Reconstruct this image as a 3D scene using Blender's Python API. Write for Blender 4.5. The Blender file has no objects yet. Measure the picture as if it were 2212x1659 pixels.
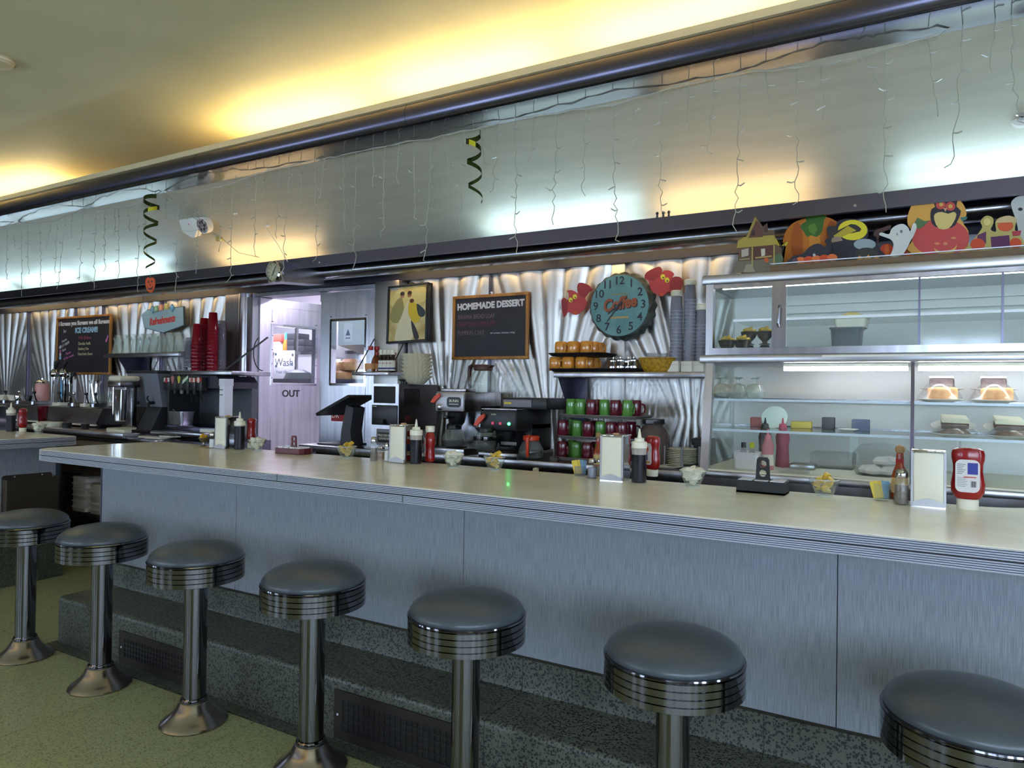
import bpy, bmesh, math, random
from mathutils import Vector, Matrix
R = math.radians
PI = math.pi
rnd = random.Random(11)
SC = bpy.context.scene
COL = SC.collection

# ---------------------------------------------------------------- camera
F_PX, CX, CY, EYE = 1540.0, 1106.0, 829.5, Vector((0, 0, 1.42))
AX = (Vector((0.86408784, 0.50312122, 0.01487435)),      # camera right
      Vector((0.00827207, 0.01535275, -0.99984792)),     # camera down
      Vector((-0.50327307, 0.86407947, 0.00910427)))     # camera forward
cam_d = bpy.data.cameras.new('camera'); cam = bpy.data.objects.new('camera', cam_d); COL.objects.link(cam)
cam_d.sensor_width = 36.0; cam_d.lens = 36.0 * F_PX / 2212.0; cam_d.clip_start = 0.02
m = Matrix.Identity(4)
for i in range(3):
    m[i][0], m[i][1], m[i][2], m[i][3] = AX[0][i], -AX[1][i], -AX[2][i], EYE[i]
cam.matrix_world = m
SC.camera = cam

def at(px, py, **k):
    """metric point where the sight line through a photo pixel meets the plane x=, y= or z="""
    a, b = (px - CX) / F_PX, (py - CY) / F_PX
    d = AX[0] * a + AX[1] * b + AX[2]
    (n, v), = k.items(); i = 'xyz'.index(n)
    return EYE + d * ((v - EYE[i]) / d[i])
def depth(p): return AX[2].dot(Vector(p) - EYE)
def size(px, p): return px * depth(p) / F_PX

# ---------------------------------------------------------------- world, lamps, exposure
SC.view_settings.view_transform = 'Standard'
SC.view_settings.look = 'None'
SC.view_settings.gamma = 1.0
SC.view_settings.use_curve_mapping = False
SC.view_settings.exposure = 1.3
W = bpy.data.worlds.new('daylight'); SC.world = W; W.use_nodes = True
nt = W.node_tree; nt.nodes.clear()
wo = nt.nodes.new('ShaderNodeOutputWorld'); bg = nt.nodes.new('ShaderNodeBackground')
bg.inputs['Color'].default_value = (0.60, 0.77, 1.0, 1); bg.inputs['Strength'].default_value = 7.5
nt.links.new(bg.outputs[0], wo.inputs[0])

# ---------------------------------------------------------------- colours and materials
def lin(r, g, b):
    f = lambda v: (v / 255 / 12.92) if v / 255 <= .04045 else ((v / 255 + .055) / 1.055) ** 2.4
    return (f(r), f(g), f(b), 1)
MATS = {}
def mat(name, col=None, rough=.5, metal=0., spec=.5, emit=None, estr=0., coat=0.):
    if name in MATS: return MATS[name]
    mt = bpy.data.materials.new(name); mt.use_nodes = True; MATS[name] = mt
    b = mt.node_tree.nodes['Principled BSDF']
    if col is not None: b.inputs['Base Color'].default_value = lin(*col)
    b.inputs['Roughness'].default_value = rough; b.inputs['Metallic'].default_value = metal
    b.inputs['Specular IOR Level'].default_value = spec
    b.inputs['Coat Weight'].default_value = coat
    if emit: b.inputs['Emission Color'].default_value = lin(*emit); b.inputs['Emission Strength'].default_value = estr
    return mt
def nodes(mt): return mt.node_tree.nodes, mt.node_tree.links, mt.node_tree.nodes['Principled BSDF']
def noise_col(mt, c1, c2, scale, stretch=(1, 1, 1), detail=4, lo=.35, hi=.65, bump=0.):
    n, l, b = nodes(mt)
    tc = n.new('ShaderNodeTexCoord'); mp = n.new('ShaderNodeMapping'); mp.inputs['Scale'].default_value = stretch
    nz = n.new('ShaderNodeTexNoise'); nz.inputs['Scale'].default_value = scale; nz.inputs['Detail'].default_value = detail
    rp = n.new('ShaderNodeValToRGB'); rp.color_ramp.elements[0].position = lo; rp.color_ramp.elements[1].position = hi
    rp.color_ramp.elements[0].color = lin(*c1); rp.color_ramp.elements[1].color = lin(*c2)
    l.new(tc.outputs['Object'], mp.inputs[0]); l.new(mp.outputs[0], nz.inputs['Vector'])
    l.new(nz.outputs['Fac'], rp.inputs[0]); l.new(rp.outputs[0], b.inputs['Base Color'])
    if bump:
        bp = n.new('ShaderNodeBump'); bp.inputs['Strength'].default_value = bump; bp.inputs['Distance'].default_value = .002
        l.new(nz.outputs['Fac'], bp.inputs['Height']); l.new(bp.outputs[0], b.inputs['Normal'])
    return mt
def terrazzo(name, base, base2, chip, scale, thr, rough):
    mt = mat(name, base, rough); n, l, b = nodes(mt)
    tc = n.new('ShaderNodeTexCoord')
    nz = n.new('ShaderNodeTexNoise'); nz.inputs['Scale'].default_value = 3.5; nz.inputs['Detail'].default_value = 5
    m0 = n.new('ShaderNodeMix'); m0.data_type = 'RGBA'; m0.inputs[6].default_value = lin(*base); m0.inputs[7].default_value = lin(*base2)
    l.new(tc.outputs['Object'], nz.inputs['Vector']); l.new(nz.outputs['Fac'], m0.inputs[0])
    vo = n.new('ShaderNodeTexVoronoi'); vo.inputs['Scale'].default_value = scale; vo.inputs['Randomness'].default_value = 1
    l.new(tc.outputs['Object'], vo.inputs['Vector'])
    hs = n.new('ShaderNodeSeparateColor'); l.new(vo.outputs['Color'], hs.inputs[0])
    gt = n.new('ShaderNodeMath'); gt.operation = 'MULTIPLY_ADD'; gt.inputs[1].default_value = .62; gt.inputs[2].default_value = thr
    l.new(hs.outputs[0], gt.inputs[0])                       # chip radius differs from cell to cell
    lt = n.new('ShaderNodeMath'); lt.operation = 'LESS_THAN'
    l.new(vo.outputs['Distance'], lt.inputs[0]); l.new(gt.outputs[0], lt.inputs[1])
    m1 = n.new('ShaderNodeMix'); m1.data_type = 'RGBA'; m1.inputs[7].default_value = lin(*chip)
    l.new(m0.outputs[2], m1.inputs[6]); l.new(lt.outputs[0], m1.inputs[0]); l.new(m1.outputs[2], b.inputs['Base Color'])
    return mt
def glassy(name, tint=(255, 255, 255), body=0., bodycol=(220, 225, 220), rough=.03, edge=.35, ior=1.35):
    """thin clear wall: straight-through tint plus Fresnel gloss, and a little of the wall's own body colour"""
    mt = bpy.data.materials.new(name); mt.use_nodes = True; MATS[name] = mt
    n, l = mt.node_tree.nodes, mt.node_tree.links; n.clear()
    o = n.new('ShaderNodeOutputMaterial'); tr = n.new('ShaderNodeBsdfTransparent'); tr.inputs[0].default_value = lin(*tint)
    gl = n.new('ShaderNodeBsdfGlossy'); gl.inputs['Roughness'].default_value = rough
    df = n.new('ShaderNodeBsdfDiffuse'); df.inputs[0].default_value = lin(*bodycol)
    m0 = n.new('ShaderNodeMixShader'); m0.inputs[0].default_value = body
    l.new(tr.outputs[0], m0.inputs[1]); l.new(df.outputs[0], m0.inputs[2])
    lw = n.new('ShaderNodeLayerWeight'); lw.inputs[0].default_value = edge
    fr = n.new('ShaderNodeFresnel'); fr.inputs[0].default_value = ior
    mx = n.new('ShaderNodeMath'); mx.operation = 'MAXIMUM'
    sc = n.new('ShaderNodeMath'); sc.operation = 'MULTIPLY'; sc.inputs[1].default_value = .6
    l.new(lw.outputs['Facing'], sc.inputs[0]) if edge > 0 else None
    if edge <= 0: sc.inputs[0].default_value = 0
    pw = n.new('ShaderNodeMath'); pw.operation = 'POWER'; pw.inputs[1].default_value = 2.
    l.new(sc.outputs[0], pw.inputs[0]); l.new(pw.outputs[0], mx.inputs[0]); l.new(fr.outputs[0], mx.inputs[1])
    ge = n.new('ShaderNodeNewGeometry'); iv = n.new('ShaderNodeMath'); iv.operation = 'SUBTRACT'; iv.inputs[0].default_value = 1; l.new(ge.outputs['Backfacing'], iv.inputs[1])
    fm = n.new('ShaderNodeMath'); fm.operation = 'MULTIPLY'; l.new(mx.outputs[0], fm.inputs[0]); l.new(iv.outputs[0], fm.inputs[1])   # gloss on the outer face only
    m1 = n.new('ShaderNodeMixShader'); l.new(fm.outputs[0], m1.inputs[0])
    l.new(m0.outputs[0], m1.inputs[1]); l.new(gl.outputs[0], m1.inputs[2]); l.new(m1.outputs[0], o.inputs[0])
    return mt

CHROME = mat('chrome', (205, 205, 208), .07, 1.)
NICKEL = mat('stool_chrome', (124, 123, 127), .08, 1.)
STEEL = noise_col(mat('stainless', (170, 168, 170), .27, 1.), (164, 162, 168), (182, 180, 186), 30, (1, 1, .04))
STEEL_D = mat('dark_stainless', (100, 98, 116), .27, 1.)
MIRROR = mat('polished_stainless', (150, 150, 155), .09, 1.)
FLUTE = mat('fluted_stainless', (200, 197, 194), .4, 1.)
ALU = mat('ribbed_aluminium', (228, 231, 242), .42, .3)
GROOVE = mat('groove_black', (28, 30, 38), .6)
VINYL = noise_col(mat('vinyl', (68, 74, 80), .33), (66, 72, 77), (70, 76, 82), 60)
LAMIN = noise_col(mat('counter_laminate', (224, 220, 198), .22, coat=.12), (230, 228, 204), (240, 238, 218), 9, detail=8)
PANEL = noise_col(mat('streaked_laminate', (120, 124, 130), .42), (112, 116, 124), (148, 152, 162), 44, (9, 9, .3), 5, .3, .7)
TZ_DARK = terrazzo('terrazzo_dark', (90, 93, 82), (72, 76, 64), (24, 25, 28), 125, .08, .45)
TZ_FLOOR = terrazzo('terrazzo_floor', (162, 162, 116), (146, 148, 102), (100, 102, 66), 150, -.06, .42)
CEIL = noise_col(mat('ceiling_paint', (206, 198, 164), .6), (200, 191, 150), (208, 199, 158), 2)
WALLP = mat('wall_panelling', (84, 74, 66), .5)
CREAM = mat('cream_enamel', (205, 190, 150), .4)
COVE = noise_col(mat('cove_paint', (216, 212, 194), .38), (178, 174, 156), (186, 182, 164), 3, (1, 6, 6))
BLACK = mat('black_plastic', (22, 22, 25), .4)
BLACKM = mat('black_satin', (16, 16, 18), .6)
DARKGR = mat('dark_grey', (52, 52, 58), .5)
GREY = mat('grey_plastic', (120, 118, 122), .45)
WHITE = mat('white_plastic', (232, 230, 222), .4)
IVORY = mat('ivory_plastic', (228, 222, 200), .4)
PAPER = mat('white_paper', (226, 222, 208), .8)
CREAMP = mat('cream_paper', (222, 212, 180), .8)
SYRUP = mat('dark_syrup', (26, 18, 20), .25)
RED = mat('ketchup_red', (150, 22, 22), .25, coat=.3)
MAROON = mat('maroon_plastic', (92, 24, 30), .35)
WOOD = noise_col(mat('oak_frame', (160, 108, 44), .5), (140, 90, 34), (176, 122, 54), 20, (1, 1, .1))
SLATE = noise_col(mat('chalkboard', (28, 26, 34), .6), (25, 24, 32), (34, 32, 40), 7)
GLASS = glassy('clear_glass', (250, 252, 250), .07, edge=.62, ior=1.4)
GOBLET = glassy('goblet_glass', (246, 250, 248), .15, (226, 234, 230), .03, .72, 1.4)
PANE = glassy('pane_glass', (246, 250, 249), .03, edge=0, ior=1.45)
CLEARP = glassy('clear_plastic', (240, 240, 240), .14, (205, 205, 205), .12, .5)
EDGE = mat('glass_edge', (150, 172, 170), .2)
KWHITE = mat('kitchen_white', (225, 222, 228), .5)
GOLD = mat('yellow_packet', (206, 170, 60), .4)
ORANGE = mat('orange_glaze', (216, 142, 52), .2, coat=.4)
GREEN = mat('green_glaze', (84, 140, 58), .2, coat=.4)
PLUM = mat('plum_glaze', (98, 22, 40), .2, coat=.4)
def flat(r, g, b, rough=.6): return mat('print_%d_%d_%d' % (r, g, b), (r, g, b), rough)

# ---------------------------------------------------------------- mesh builders
class MB:
    def __init__(s): s.v, s.f = [], []
    def add(s, v, f):
        o = len(s.v); s.v += [tuple(p) for p in v]; s.f += [tuple(i + o for i in q) for q in f]; return s
    def box(s, x0, y0, z0, x1, y1, z1):
        return s.add([(x0, y0, z0), (x1, y0, z0), (x1, y1, z0), (x0, y1, z0), (x0, y0, z1), (x1, y0, z1), (x1, y1, z1), (x0, y1, z1)],
                     [(0, 3, 2, 1), (4, 5, 6, 7), (0, 1, 5, 4), (1, 2, 6, 5), (2, 3, 7, 6), (3, 0, 4, 7)])
    def cbox(s, c, d): return s.box(c[0] - d[0] / 2, c[1] - d[1] / 2, c[2] - d[2] / 2, c[0] + d[0] / 2, c[1] + d[1] / 2, c[2] + d[2] / 2)
    def rbox(s, x0, y0, z0, x1, y1, z1, r=.01, seg=2):
        b = bmesh.new(); bmesh.ops.create_cube(b, size=1)
        for v in b.verts: v.co = Vector(((x0 + x1) / 2 + v.co.x * (x1 - x0), (y0 + y1) / 2 + v.co.y * (y1 - y0), (z0 + z1) / 2 + v.co.z * (z1 - z0)))
        bmesh.ops.bevel(b, geom=list(b.edges), offset=min(r, .49 * min(x1 - x0, y1 - y0, z1 - z0)), segments=seg, profile=.5, affect='EDGES')
        b.verts.index_update(); s.add([v.co[:] for v in b.verts], [[v.index for v in f.verts] for f in b.faces]); b.free(); return s
    def lathe(s, prof, n=24, c=(0, 0, 0), sx=1, sy=1, cap=True, flu=None):
        V, Fc = [], []
        for r, z in prof:
            for k in range(n):
                a = 2 * PI * k / n; q = r * (1 + (flu(a, z) if flu else 0))
                V.append((c[0] + q * math.cos(a) * sx, c[1] + q * math.sin(a) * sy, c[2] + z))
        for i in range(len(prof) - 1):
            for k in range(n):
                j = (k + 1) % n; Fc.append((i * n + k, i * n + j, (i + 1) * n + j, (i + 1) * n + k))
        if cap:
            Fc.append(tuple(reversed(range(n)))); e = (len(prof) - 1) * n; Fc.append(tuple(range(e, e + n)))
        return s.add(V, Fc)
    def cyl(s, r, z0, z1, n=20, c=(0, 0), r2=None, **k): return s.lathe([(r, z0), (r if r2 is None else r2, z1)], n, (c[0], c[1], 0), **k)
    def cyl_y(s, r, y0, y1, c, n=24):
        V = [(c[0] + r * math.cos(2 * PI * k / n), y, c[1] + r * math.sin(2 * PI * k / n)) for y in (y0, y1) for k in range(n)]
        return s.add(V, [(k, (k + 1) % n, n + (k + 1) % n, n + k) for k in range(n)] + [tuple(range(n)), tuple(range(n, 2 * n))])
    def prism(s, poly, a, b, ax='y'):
        n = len(poly)
        def mk(t): return [{'y': (p, t, q), 'z': (p, q, t), 'x': (t, p, q)}[ax] for p, q in poly]
        return s.add(mk(a) + mk(b), [tuple(reversed(range(n))), tuple(range(n, 2 * n))] + [(k, (k + 1) % n, n + (k + 1) % n, n + k) for k in range(n)])
    def tube(s, pts, r, n=6, closed=False):
        P = [Vector(p) for p in pts]; N = len(P); V, Fc = [], []
        rr = r if isinstance(r, (list, tuple)) else [r] * N
        up = None
        for i, p in enumerate(P):
            a = P[(i - 1) % N] if (i or closed) else P[i]; b = P[(i + 1) % N] if (i < N - 1 or closed) else P[i]
            t = (b - a); t = t.normalized() if t.length > 1e-9 else Vector((0, 0, 1))
            if up is None: up = Vector((0, 0, 1)) if abs(t.z) < .9 else Vector((1, 0, 0))
            u = (up - t * up.dot(t)); u = u.normalized() if u.length > 1e-6 else t.orthogonal().normalized(); w = t.cross(u); up = u
            for k in range(n):
                q = 2 * PI * k / n; V.append(p + (u * math.cos(q) + w * math.sin(q)) * rr[i])
        for i in range(N if closed else N - 1):
            j = (i + 1) % N
            for k in range(n):
                h = (k + 1) % n; Fc.append((i * n + k, i * n + h, j * n + h, j * n + k))
        if not closed: Fc += [tuple(reversed(range(n))), tuple(range((N - 1) * n, N * n))]
        return s.add([v[:] for v in V], Fc)
    def sheet(s, rows, th=0.):
        """grid of points (rows of equal length)"""
        h, w = len(rows), len(rows[0])
        return s.add([p for r in rows for p in r], [(i * w + j, i * w + j + 1, (i + 1) * w + j + 1, (i + 1) * w + j) for i in range(h - 1) for j in range(w - 1)])
    def xf(s, M, start=0):
        s.v[start:] = [tuple(M @ Vector(p)) for p in s.v[start:]]; return s
    def mesh(s, name, mt, ang=38, fixn=True):
        me = bpy.data.meshes.new(name); me.from_pydata(s.v, [], s.f)
        if fixn:
            b = bmesh.new(); b.from_mesh(me); bmesh.ops.recalc_face_normals(b, faces=b.faces); b.to_mesh(me); b.free()
        me.polygons.foreach_set('use_smooth', [True] * len(me.polygons))
        me.set_sharp_from_angle(angle=R(ang)); me.materials.append(mt); me.update()
        return me

def link(name, data, parent=None, loc=None, rot=None):
    o = bpy.data.objects.new(name, data); COL.objects.link(o)
    if parent is not None: o.parent = parent
    if loc is not None: o.location = loc
    if rot is not None: o.rotation_euler = rot
    return o
def part(name, mb, mt, parent, label=None, loc=None, rot=None, ang=38, kind=None):
    o = link(name, mb.mesh(name, mt, ang) if isinstance(mb, MB) else mb, parent, loc, rot)
    if label: o['label'] = label
    if kind: o['kind'] = kind
    return o
def tag(o, label, cat, group=None):
    o['label'] = label; o['category'] = cat
    if group: o['group'] = group
    return o
def thing(name, label, cat, loc=(0, 0, 0), rz=0., group=None, rot=None):
    o = link(name, None, None, loc, rot or (0, 0, rz)); o.empty_display_size = .05
    return tag(o, label, cat, group)
def solo(name, mb, mt, label, cat, loc=(0, 0, 0), rz=0., group=None, rot=None, ang=38):
    return tag(part(name, mb, mt, None, None, loc, rot or (0, 0, rz), ang), label, cat, group)
def struct(name, mb, mt, parent=None, ang=38):
    o = part(name, mb, mt, parent, ang=ang)
    if parent is None: o['kind'] = 'structure'
    return o
def dup(root, label, loc, rz=None, group=None, rot=None):
    r = root.copy(); COL.objects.link(r); r.location = loc; r['label'] = label
    if rz is not None: r.rotation_euler = (0, 0, rz)
    if rot is not None: r.rotation_euler = rot
    if group: r['group'] = group
    for ch in list(root.children):
        c = ch.copy(); COL.objects.link(c); c.parent = r
        for g in list(ch.children):
            d = g.copy(); COL.objects.link(d); d.parent = c
    return r
def text(body, h, mt, parent, loc, name='lettering', width=None, rot=(PI / 2, 0, 0), shear=0., ext=.0006, align='CENTER', bold=0.):
    cu = bpy.data.curves.new(name, 'FONT'); cu.body = body; cu.size = h; cu.align_x = align; cu.align_y = 'CENTER'
    cu.extrude = ext; cu.shear = shear; cu.offset = bold; cu.resolution_u = 3
    tmp = bpy.data.objects.new('tmp', cu); COL.objects.link(tmp); bpy.context.view_layer.update()
    me = bpy.data.meshes.new_from_object(tmp); bpy.data.objects.remove(tmp); bpy.data.curves.remove(cu)
    me.materials.clear(); me.materials.append(mt); me.name = name
    if width and me.vertices:
        xs = [v.co.x for v in me.vertices]; w = max(xs) - min(xs)
        if w > 1e-6: me.transform(Matrix.Scale(width / w, 4, (1, 0, 0)))
    return link(name, me, parent, loc, rot)
def ell(cx, cz, rx, rz, n=20, a0=0., a1=2 * PI):
    full = abs(a1 - a0 - 2 * PI) < 1e-6
    return [(cx + rx * math.cos(a0 + (a1 - a0) * k / (n if full else n - 1)), cz + rz * math.sin(a0 + (a1 - a0) * k / (n if full else n - 1))) for k in range(n)]
def rrect(x0, y0, x1, y1, r, n=5):
    P = []
    for cx, cy, a in ((x1 - r, y1 - r, 0), (x0 + r, y1 - r, 90), (x0 + r, y0 + r, 180), (x1 - r, y0 + r, 270)):
        P += [(cx + r * math.cos(R(a + 90 * k / n)), cy + r * math.sin(R(a + 90 * k / n))) for k in range(n + 1)]
    return P
def smooth(pts, n=3):
    out = []; N = len(pts)
    for i in range(N):
        p0, p1, p2, p3 = (Vector(pts[(i + k) % N]) for k in (-1, 0, 1, 2))
        for q in range(n):
            t = q / n; out.append(tuple(.5 * ((2 * p1) + (p2 - p0) * t + (2 * p0 - 5 * p1 + 4 * p2 - p3) * t * t + (3 * p1 - p0 - 3 * p2 + p3) * t ** 3)))
    return out
NTH = ['first', 'second', 'third', 'fourth', 'fifth', 'sixth', 'seventh', 'eighth', 'ninth', 'tenth', 'eleventh', 'twelfth']
# ================================================================ the room
X0, X1 = -11.0, 2.6
# floor: poured terrazzo tiles with thin joints over a dark bed
fl = struct('floor', MB().box(X0, -2.4, -.06, X1, 7.4, -.012), mat('floor_bed', (40, 42, 30), .7))
g = .003
xj = [-3.94 + .745 * k for k in range(-10, 10)]
yj = [-2.4, -1.5, -.6, .3, 1.2, 2.085]
for i in range(len(xj) - 1):
    if xj[i + 1] < X0 or xj[i] > X1: continue
    for j in range(len(yj) - 1):
        part('tile', MB().box(max(xj[i], X0) + g, yj[j] + g, -.012, min(xj[i + 1], X1) - g, yj[j + 1] - g, 0), TZ_FLOOR, fl)
part('border_strip', MB().box(-4.15, 2.09, -.012, X1, 2.165, .0), TZ_DARK, fl)
part('service_floor', MB().box(X0, 2.17, -.012, X1, 7.4, -.0005), TZ_FLOOR, fl)
part('service_floor', MB().box(X0, 2.09, -.012, -4.153, 2.168, -.0005), TZ_FLOOR, fl)

struct('ceiling', MB().box(X0, -2.4, 3.15, X1, 3.75, 3.2), CEIL)
# warm-lit cornice trough under the ceiling
tr = MB()
tr.prism([(3.0, 2.865), (3.62, 2.865), (3.62, 3.15), (3.60, 3.15), (3.60, 2.88), (3.02, 2.88), (3.02, 2.945), (3.0, 2.945)], X0, X1, 'x')
struct('trim_1', tr, CREAM)
t1 = bpy.data.objects['trim_1']
part('lip', MB().prism([(2.985, 2.948), (3.02, 2.946), (3.02, 2.983), (2.985, 2.983)], X0, X1, 'x'), CREAM, t1)
band = [(3.0, 2.945)] + [(3.0 - .035 * math.sin(a), 2.885 + .058 * math.cos(a)) for a in [PI * k / 10 for k in range(11)]] + [(3.0, 2.826)]
part('band', MB().prism(band, X0, X1, 'x'), STEEL_D, t1, 'dark half-round stainless band')
part('underside', MB().prism([(3.001, 2.826), (3.2, 2.826), (3.2, 2.864), (3.001, 2.864)], X0, X1, 'x'), MIRROR, t1)
for x in (-4.17, -2.42, -.63, 1.2):
    part('joint_cover', MB().prism([(a - .002 if a < 3 else a, b) for a, b in band], x - .006, x + .006, 'x'), STEEL_D, t1)
# the same trough on the window side of the room
struct('trim_7', MB().prism([(-1.55, 2.865), (-2.4, 2.865), (-2.4, 2.88), (-1.57, 2.88), (-1.57, 2.983), (-1.55, 2.983)], X0, X1, 'x'), CREAM)
# sloping painted cove lit from below
N = 10; cv = []
for k in range(N + 1):
    t = k / N; cv.append((3.2 + .79 * t, 2.83 - .45 * t - .035 * math.sin(PI * t) * -1))
struct('wall_upper', MB().prism(cv + [(a + .04, b + .03) for a, b in reversed(cv)], X0, X1, 'x'), COVE)
# lamp valance: dark lip, sloping tray, half-round moulding, dark soffit
v = MB().prism([(3.69, 2.285), (3.705, 2.285), (3.955, 2.362), (4.05, 2.362), (4.05, 2.375), (3.95, 2.375), (3.715, 2.302), (3.705, 2.361), (3.69, 2.361)], X0, X1, 'x')
struct('trim_2', v, STEEL_D)
hr = [(4.06, 2.352)] + [(4.02 - .06 * math.sin(a), 2.306 + .047 * math.cos(a)) for a in [PI * k / 14 for k in range(15)]] + [(4.06, 2.259)]
struct('trim_3', MB().prism(hr, X0, X1, 'x'), STEEL)
struct('trim_4', MB().prism([(4.06, 2.345), (4.27, 2.345), (4.27, 2.245), (4.33, 2.245), (4.33, 2.40), (4.06, 2.40)], X0, X1, 'x'), mat('soffit_dark', (34, 34, 48), .5))

# back wall with the kitchen door opening
DX0, DX1 = -5.06, -3.70
wb = MB().box(X0, 4.33, 0, DX0 - .02, 4.42, 2.5).box(DX1 + .02, 4.33, 0, X1, 4.42, 2.5).box(DX0 - .02, 4.33, 2.22, DX1 + .02, 4.42, 2.5)
WBK = struct('wall_back', wb, STEEL_D)
def fan_panel(xa, xb, zc, zb=.95, zt=2.246, amp=.22, pitch=.15):
    xc = (xa + xb) / 2; nx, nz = max(24, int((xb - xa) / .0075)), 40; rows = []
    for i in range(nz + 1):
        z = zb + (zt - zb) * (i / nz); row = []
        for j in range(nx + 1):
            x = xa + (xb - xa) * j / nx; dx, dz = x - xc, abs(z - zc) + .02
            k = dx / (dz + .22)                                   # rays spreading from the fan's foot
            u = (k / pitch + .5) % 1.0
            q = 4 * u * (1 - u)                                   # rounded flute, sharp valley
            a = min(.030, amp * pitch * (dz + .20)) * min(1, 10 * min(j, nx - j) / nx + .1)
            row.append((x, 4.322 - a * q, z))
        rows.append(row)
    return part('panel', MB().sheet(rows), FLUTE, WBK, ang=60)
seams = [-10.0, -9.0, -8.02, -7.5, -6.5, -5.52]
for a, b in zip(seams, seams[1:]): fan_panel(a + .004, b - .004, 1.28)
for a, b in ((-3.45, -2.70), (-2.70, -1.72), (-1.72, -.74)): fan_panel(a + .004, b - .004, 1.27)
for x in seams[1:-1]: part('seam_strip', MB().box(x - .006, 4.296, .95, x + .006, 4.318, 2.246), STEEL_D, WBK)
part('seam_strip', MB().box(-2.706, 4.296, .95, -2.694, 4.318, 2.246), STEEL_D, WBK)
part('seam_strip', MB().rbox(-1.765, 4.285, .95, -1.675, 4.318, 2.246, .004), FLUTE, WBK, 'wide polished strip between two fan panels')
part('flat_sheet', MB().box(-.74, 4.29, .95, X1, 4.328, 2.246), STEEL, WBK)
part('flat_sheet', MB().box(-5.51, 4.27, .9, DX0 - .03, 4.328, 2.246), STEEL, WBK)
part('flat_sheet', MB().rbox(DX1, 4.22, 0, -3.46, 4.328, 2.246, .01), FLUTE, WBK, 'bright flat stainless pillar beside the door')
part('flat_sheet', MB().box(X0, 4.3, .3, -5.52, 4.328, .95), STEEL_D, WBK)
part('flat_sheet', MB().box(-3.45, 4.3, .3, X1, 4.328, .95), STEEL_D, WBK)

# rounded steel post, header and jambs of the kitchen door
struct('trim_5', MB().lathe([(.075, 0), (.075, 2.235)], 24, (-5.2, 4.26, 0)).box(-5.13, 4.2, 0, DX0, 4.42, 2.2), STEEL)
struct('trim_6', MB().box(DX0, 4.24, 2.205, -4.33, 4.4, 2.235).box(-4.33, 4.25, 2.21, DX1, 4.4, 2.235), STEEL)

def door_leaf(name, w, txt=None, hinge=1):
    """stainless kitchen door leaf in local XZ, x from 0 to w, thickness on y"""
    H, th = 2.19, .042
    d = link(name, None); d['kind'] = 'structure'
    zx0, zx1, zz0, zz1 = .12, w - .13, 1.44, 1.96
    fr = MB().box(0, 0, 0, zx0, th, H).box(zx1, 0, 0, w, th, H).box(zx0, 0, zz1, zx1, th, H).box(zx0, 0, 0, zx1, th, zz0)
    part('leaf', fr, STEEL, d)
    part('head_plate', MB().box(-.004, -.006, H - .07, w + .004, th + .006, H), STEEL, d)
    part('upper_panel', MB().box(zx0 - .005, -.004, zz1 + .025, zx1 + .005, 0, H - .09), STEEL, d)
    part('sign_plate', MB().box(zx0 - .005, -.004, 1.28, zx1 + .005, 0, zz0 - .02), STEEL, d)
    part('kick_plate', MB().box(zx0 - .005, -.004, .2, zx1 + .005, 0, 1.265), STEEL, d)
    bd = MB()
    for a in ((zx0 - .012, zz0 - .012, zx0 + .008, zz1 + .012), (zx1 - .008, zz0 - .012, zx1 + .012, zz1 + .012), (zx0, zz0 - .012, zx1, zz0 + .008), (zx0, zz1 - .008, zx1, zz1 + .012)):
        bd.box(a[0], -.008, a[1], a[2], th + .008, a[3])
    part('window_frame', bd, CHROME, d)
    part('pane', MB().box(zx0, .018, zz0, zx1, .024, zz1), PANE, d)
    sc = MB()
    for k in range(5):
        for x in (zx0 - .002, zx1 + .002): sc.cyl_y(.004, -.011, -.006, (x, zz0 + .05 + k * .125), 8)
    part('screw', sc, BLACK, d, kind='stuff')
    if txt: text(txt, .085, BLACK, d, ((zx0 + zx1) / 2 - .03, -.0055, 1.35), bold=.002)
    return d
dl = door_leaf('door_1', .70, 'OUT'); dl.location = (-5.045, 4.27, .01); dl.rotation_euler = (0, 0, R(80))
dr = door_leaf('door_2', .62); dr.location = (-4.335, 4.29, .01)
part('warning_plate', MB().box(.14, -.007, 1.14, .30, -.004, 1.23), flat(150, 20, 30), dr, 'small red warning plate')
text('DR', .06, WHITE, dr, (.185, -.008, 1.185))

# kitchen seen through the doors
struct('wall_rear', MB().box(-9, 7.0, 0, -1, 7.1, 3), KWHITE)
struct('wall_left_2', MB().box(-9.1, 4.42, 0, -9, 7.1, 3), KWHITE)
struct('wall_right_2', MB().box(-1.0, 4.42, 0, -.9, 7.1, 3), KWHITE)
struct('ceiling_2', MB().box(-9.1, 4.42, 2.75, -.9, 7.1, 2.8), KWHITE)

# dining-room shell behind the camera: side walls and a window wall that lets the daylight in
struct('wall_left', MB().box(X0 - .1, -2.5, 0, X0, 4.4, 3.2), WALLP)
wr = MB().box(X1, -2.5, 0, X1 + .1, 4.4, .9).box(X1, -2.5, 2.1, X1 + .1, 4.4, 3.2)
ry = [(-2.3, -1.35), (-.95, -.35), (.12, .55), (1.65, 1.95)]
ed = [-2.5] + [e for w in ry for e in w] + [4.4]
for k in range(0, len(ed), 2): wr.box(X1, ed[k], .9, X1 + .1, ed[k + 1], 2.1)
struct('wall_right', wr, WALLP)
for k, (a, b) in enumerate(ry):
    struct('window_%d' % (k + 8), MB().box(X1 + .03, a, .9, X1 + .07, a + .04, 2.1).box(X1 + .03, b - .04, .9, X1 + .07, b, 2.1).box(X1 + .03, a, .9, X1 + .07, b, .95).box(X1 + .03, a, 2.05, X1 + .07, b, 2.1), ALU)
wf = MB().box(X0, -2.5, 0, X1, -2.4, .95).box(X0, -2.5, 2.15, X1, -2.4, 3.2)
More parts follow.
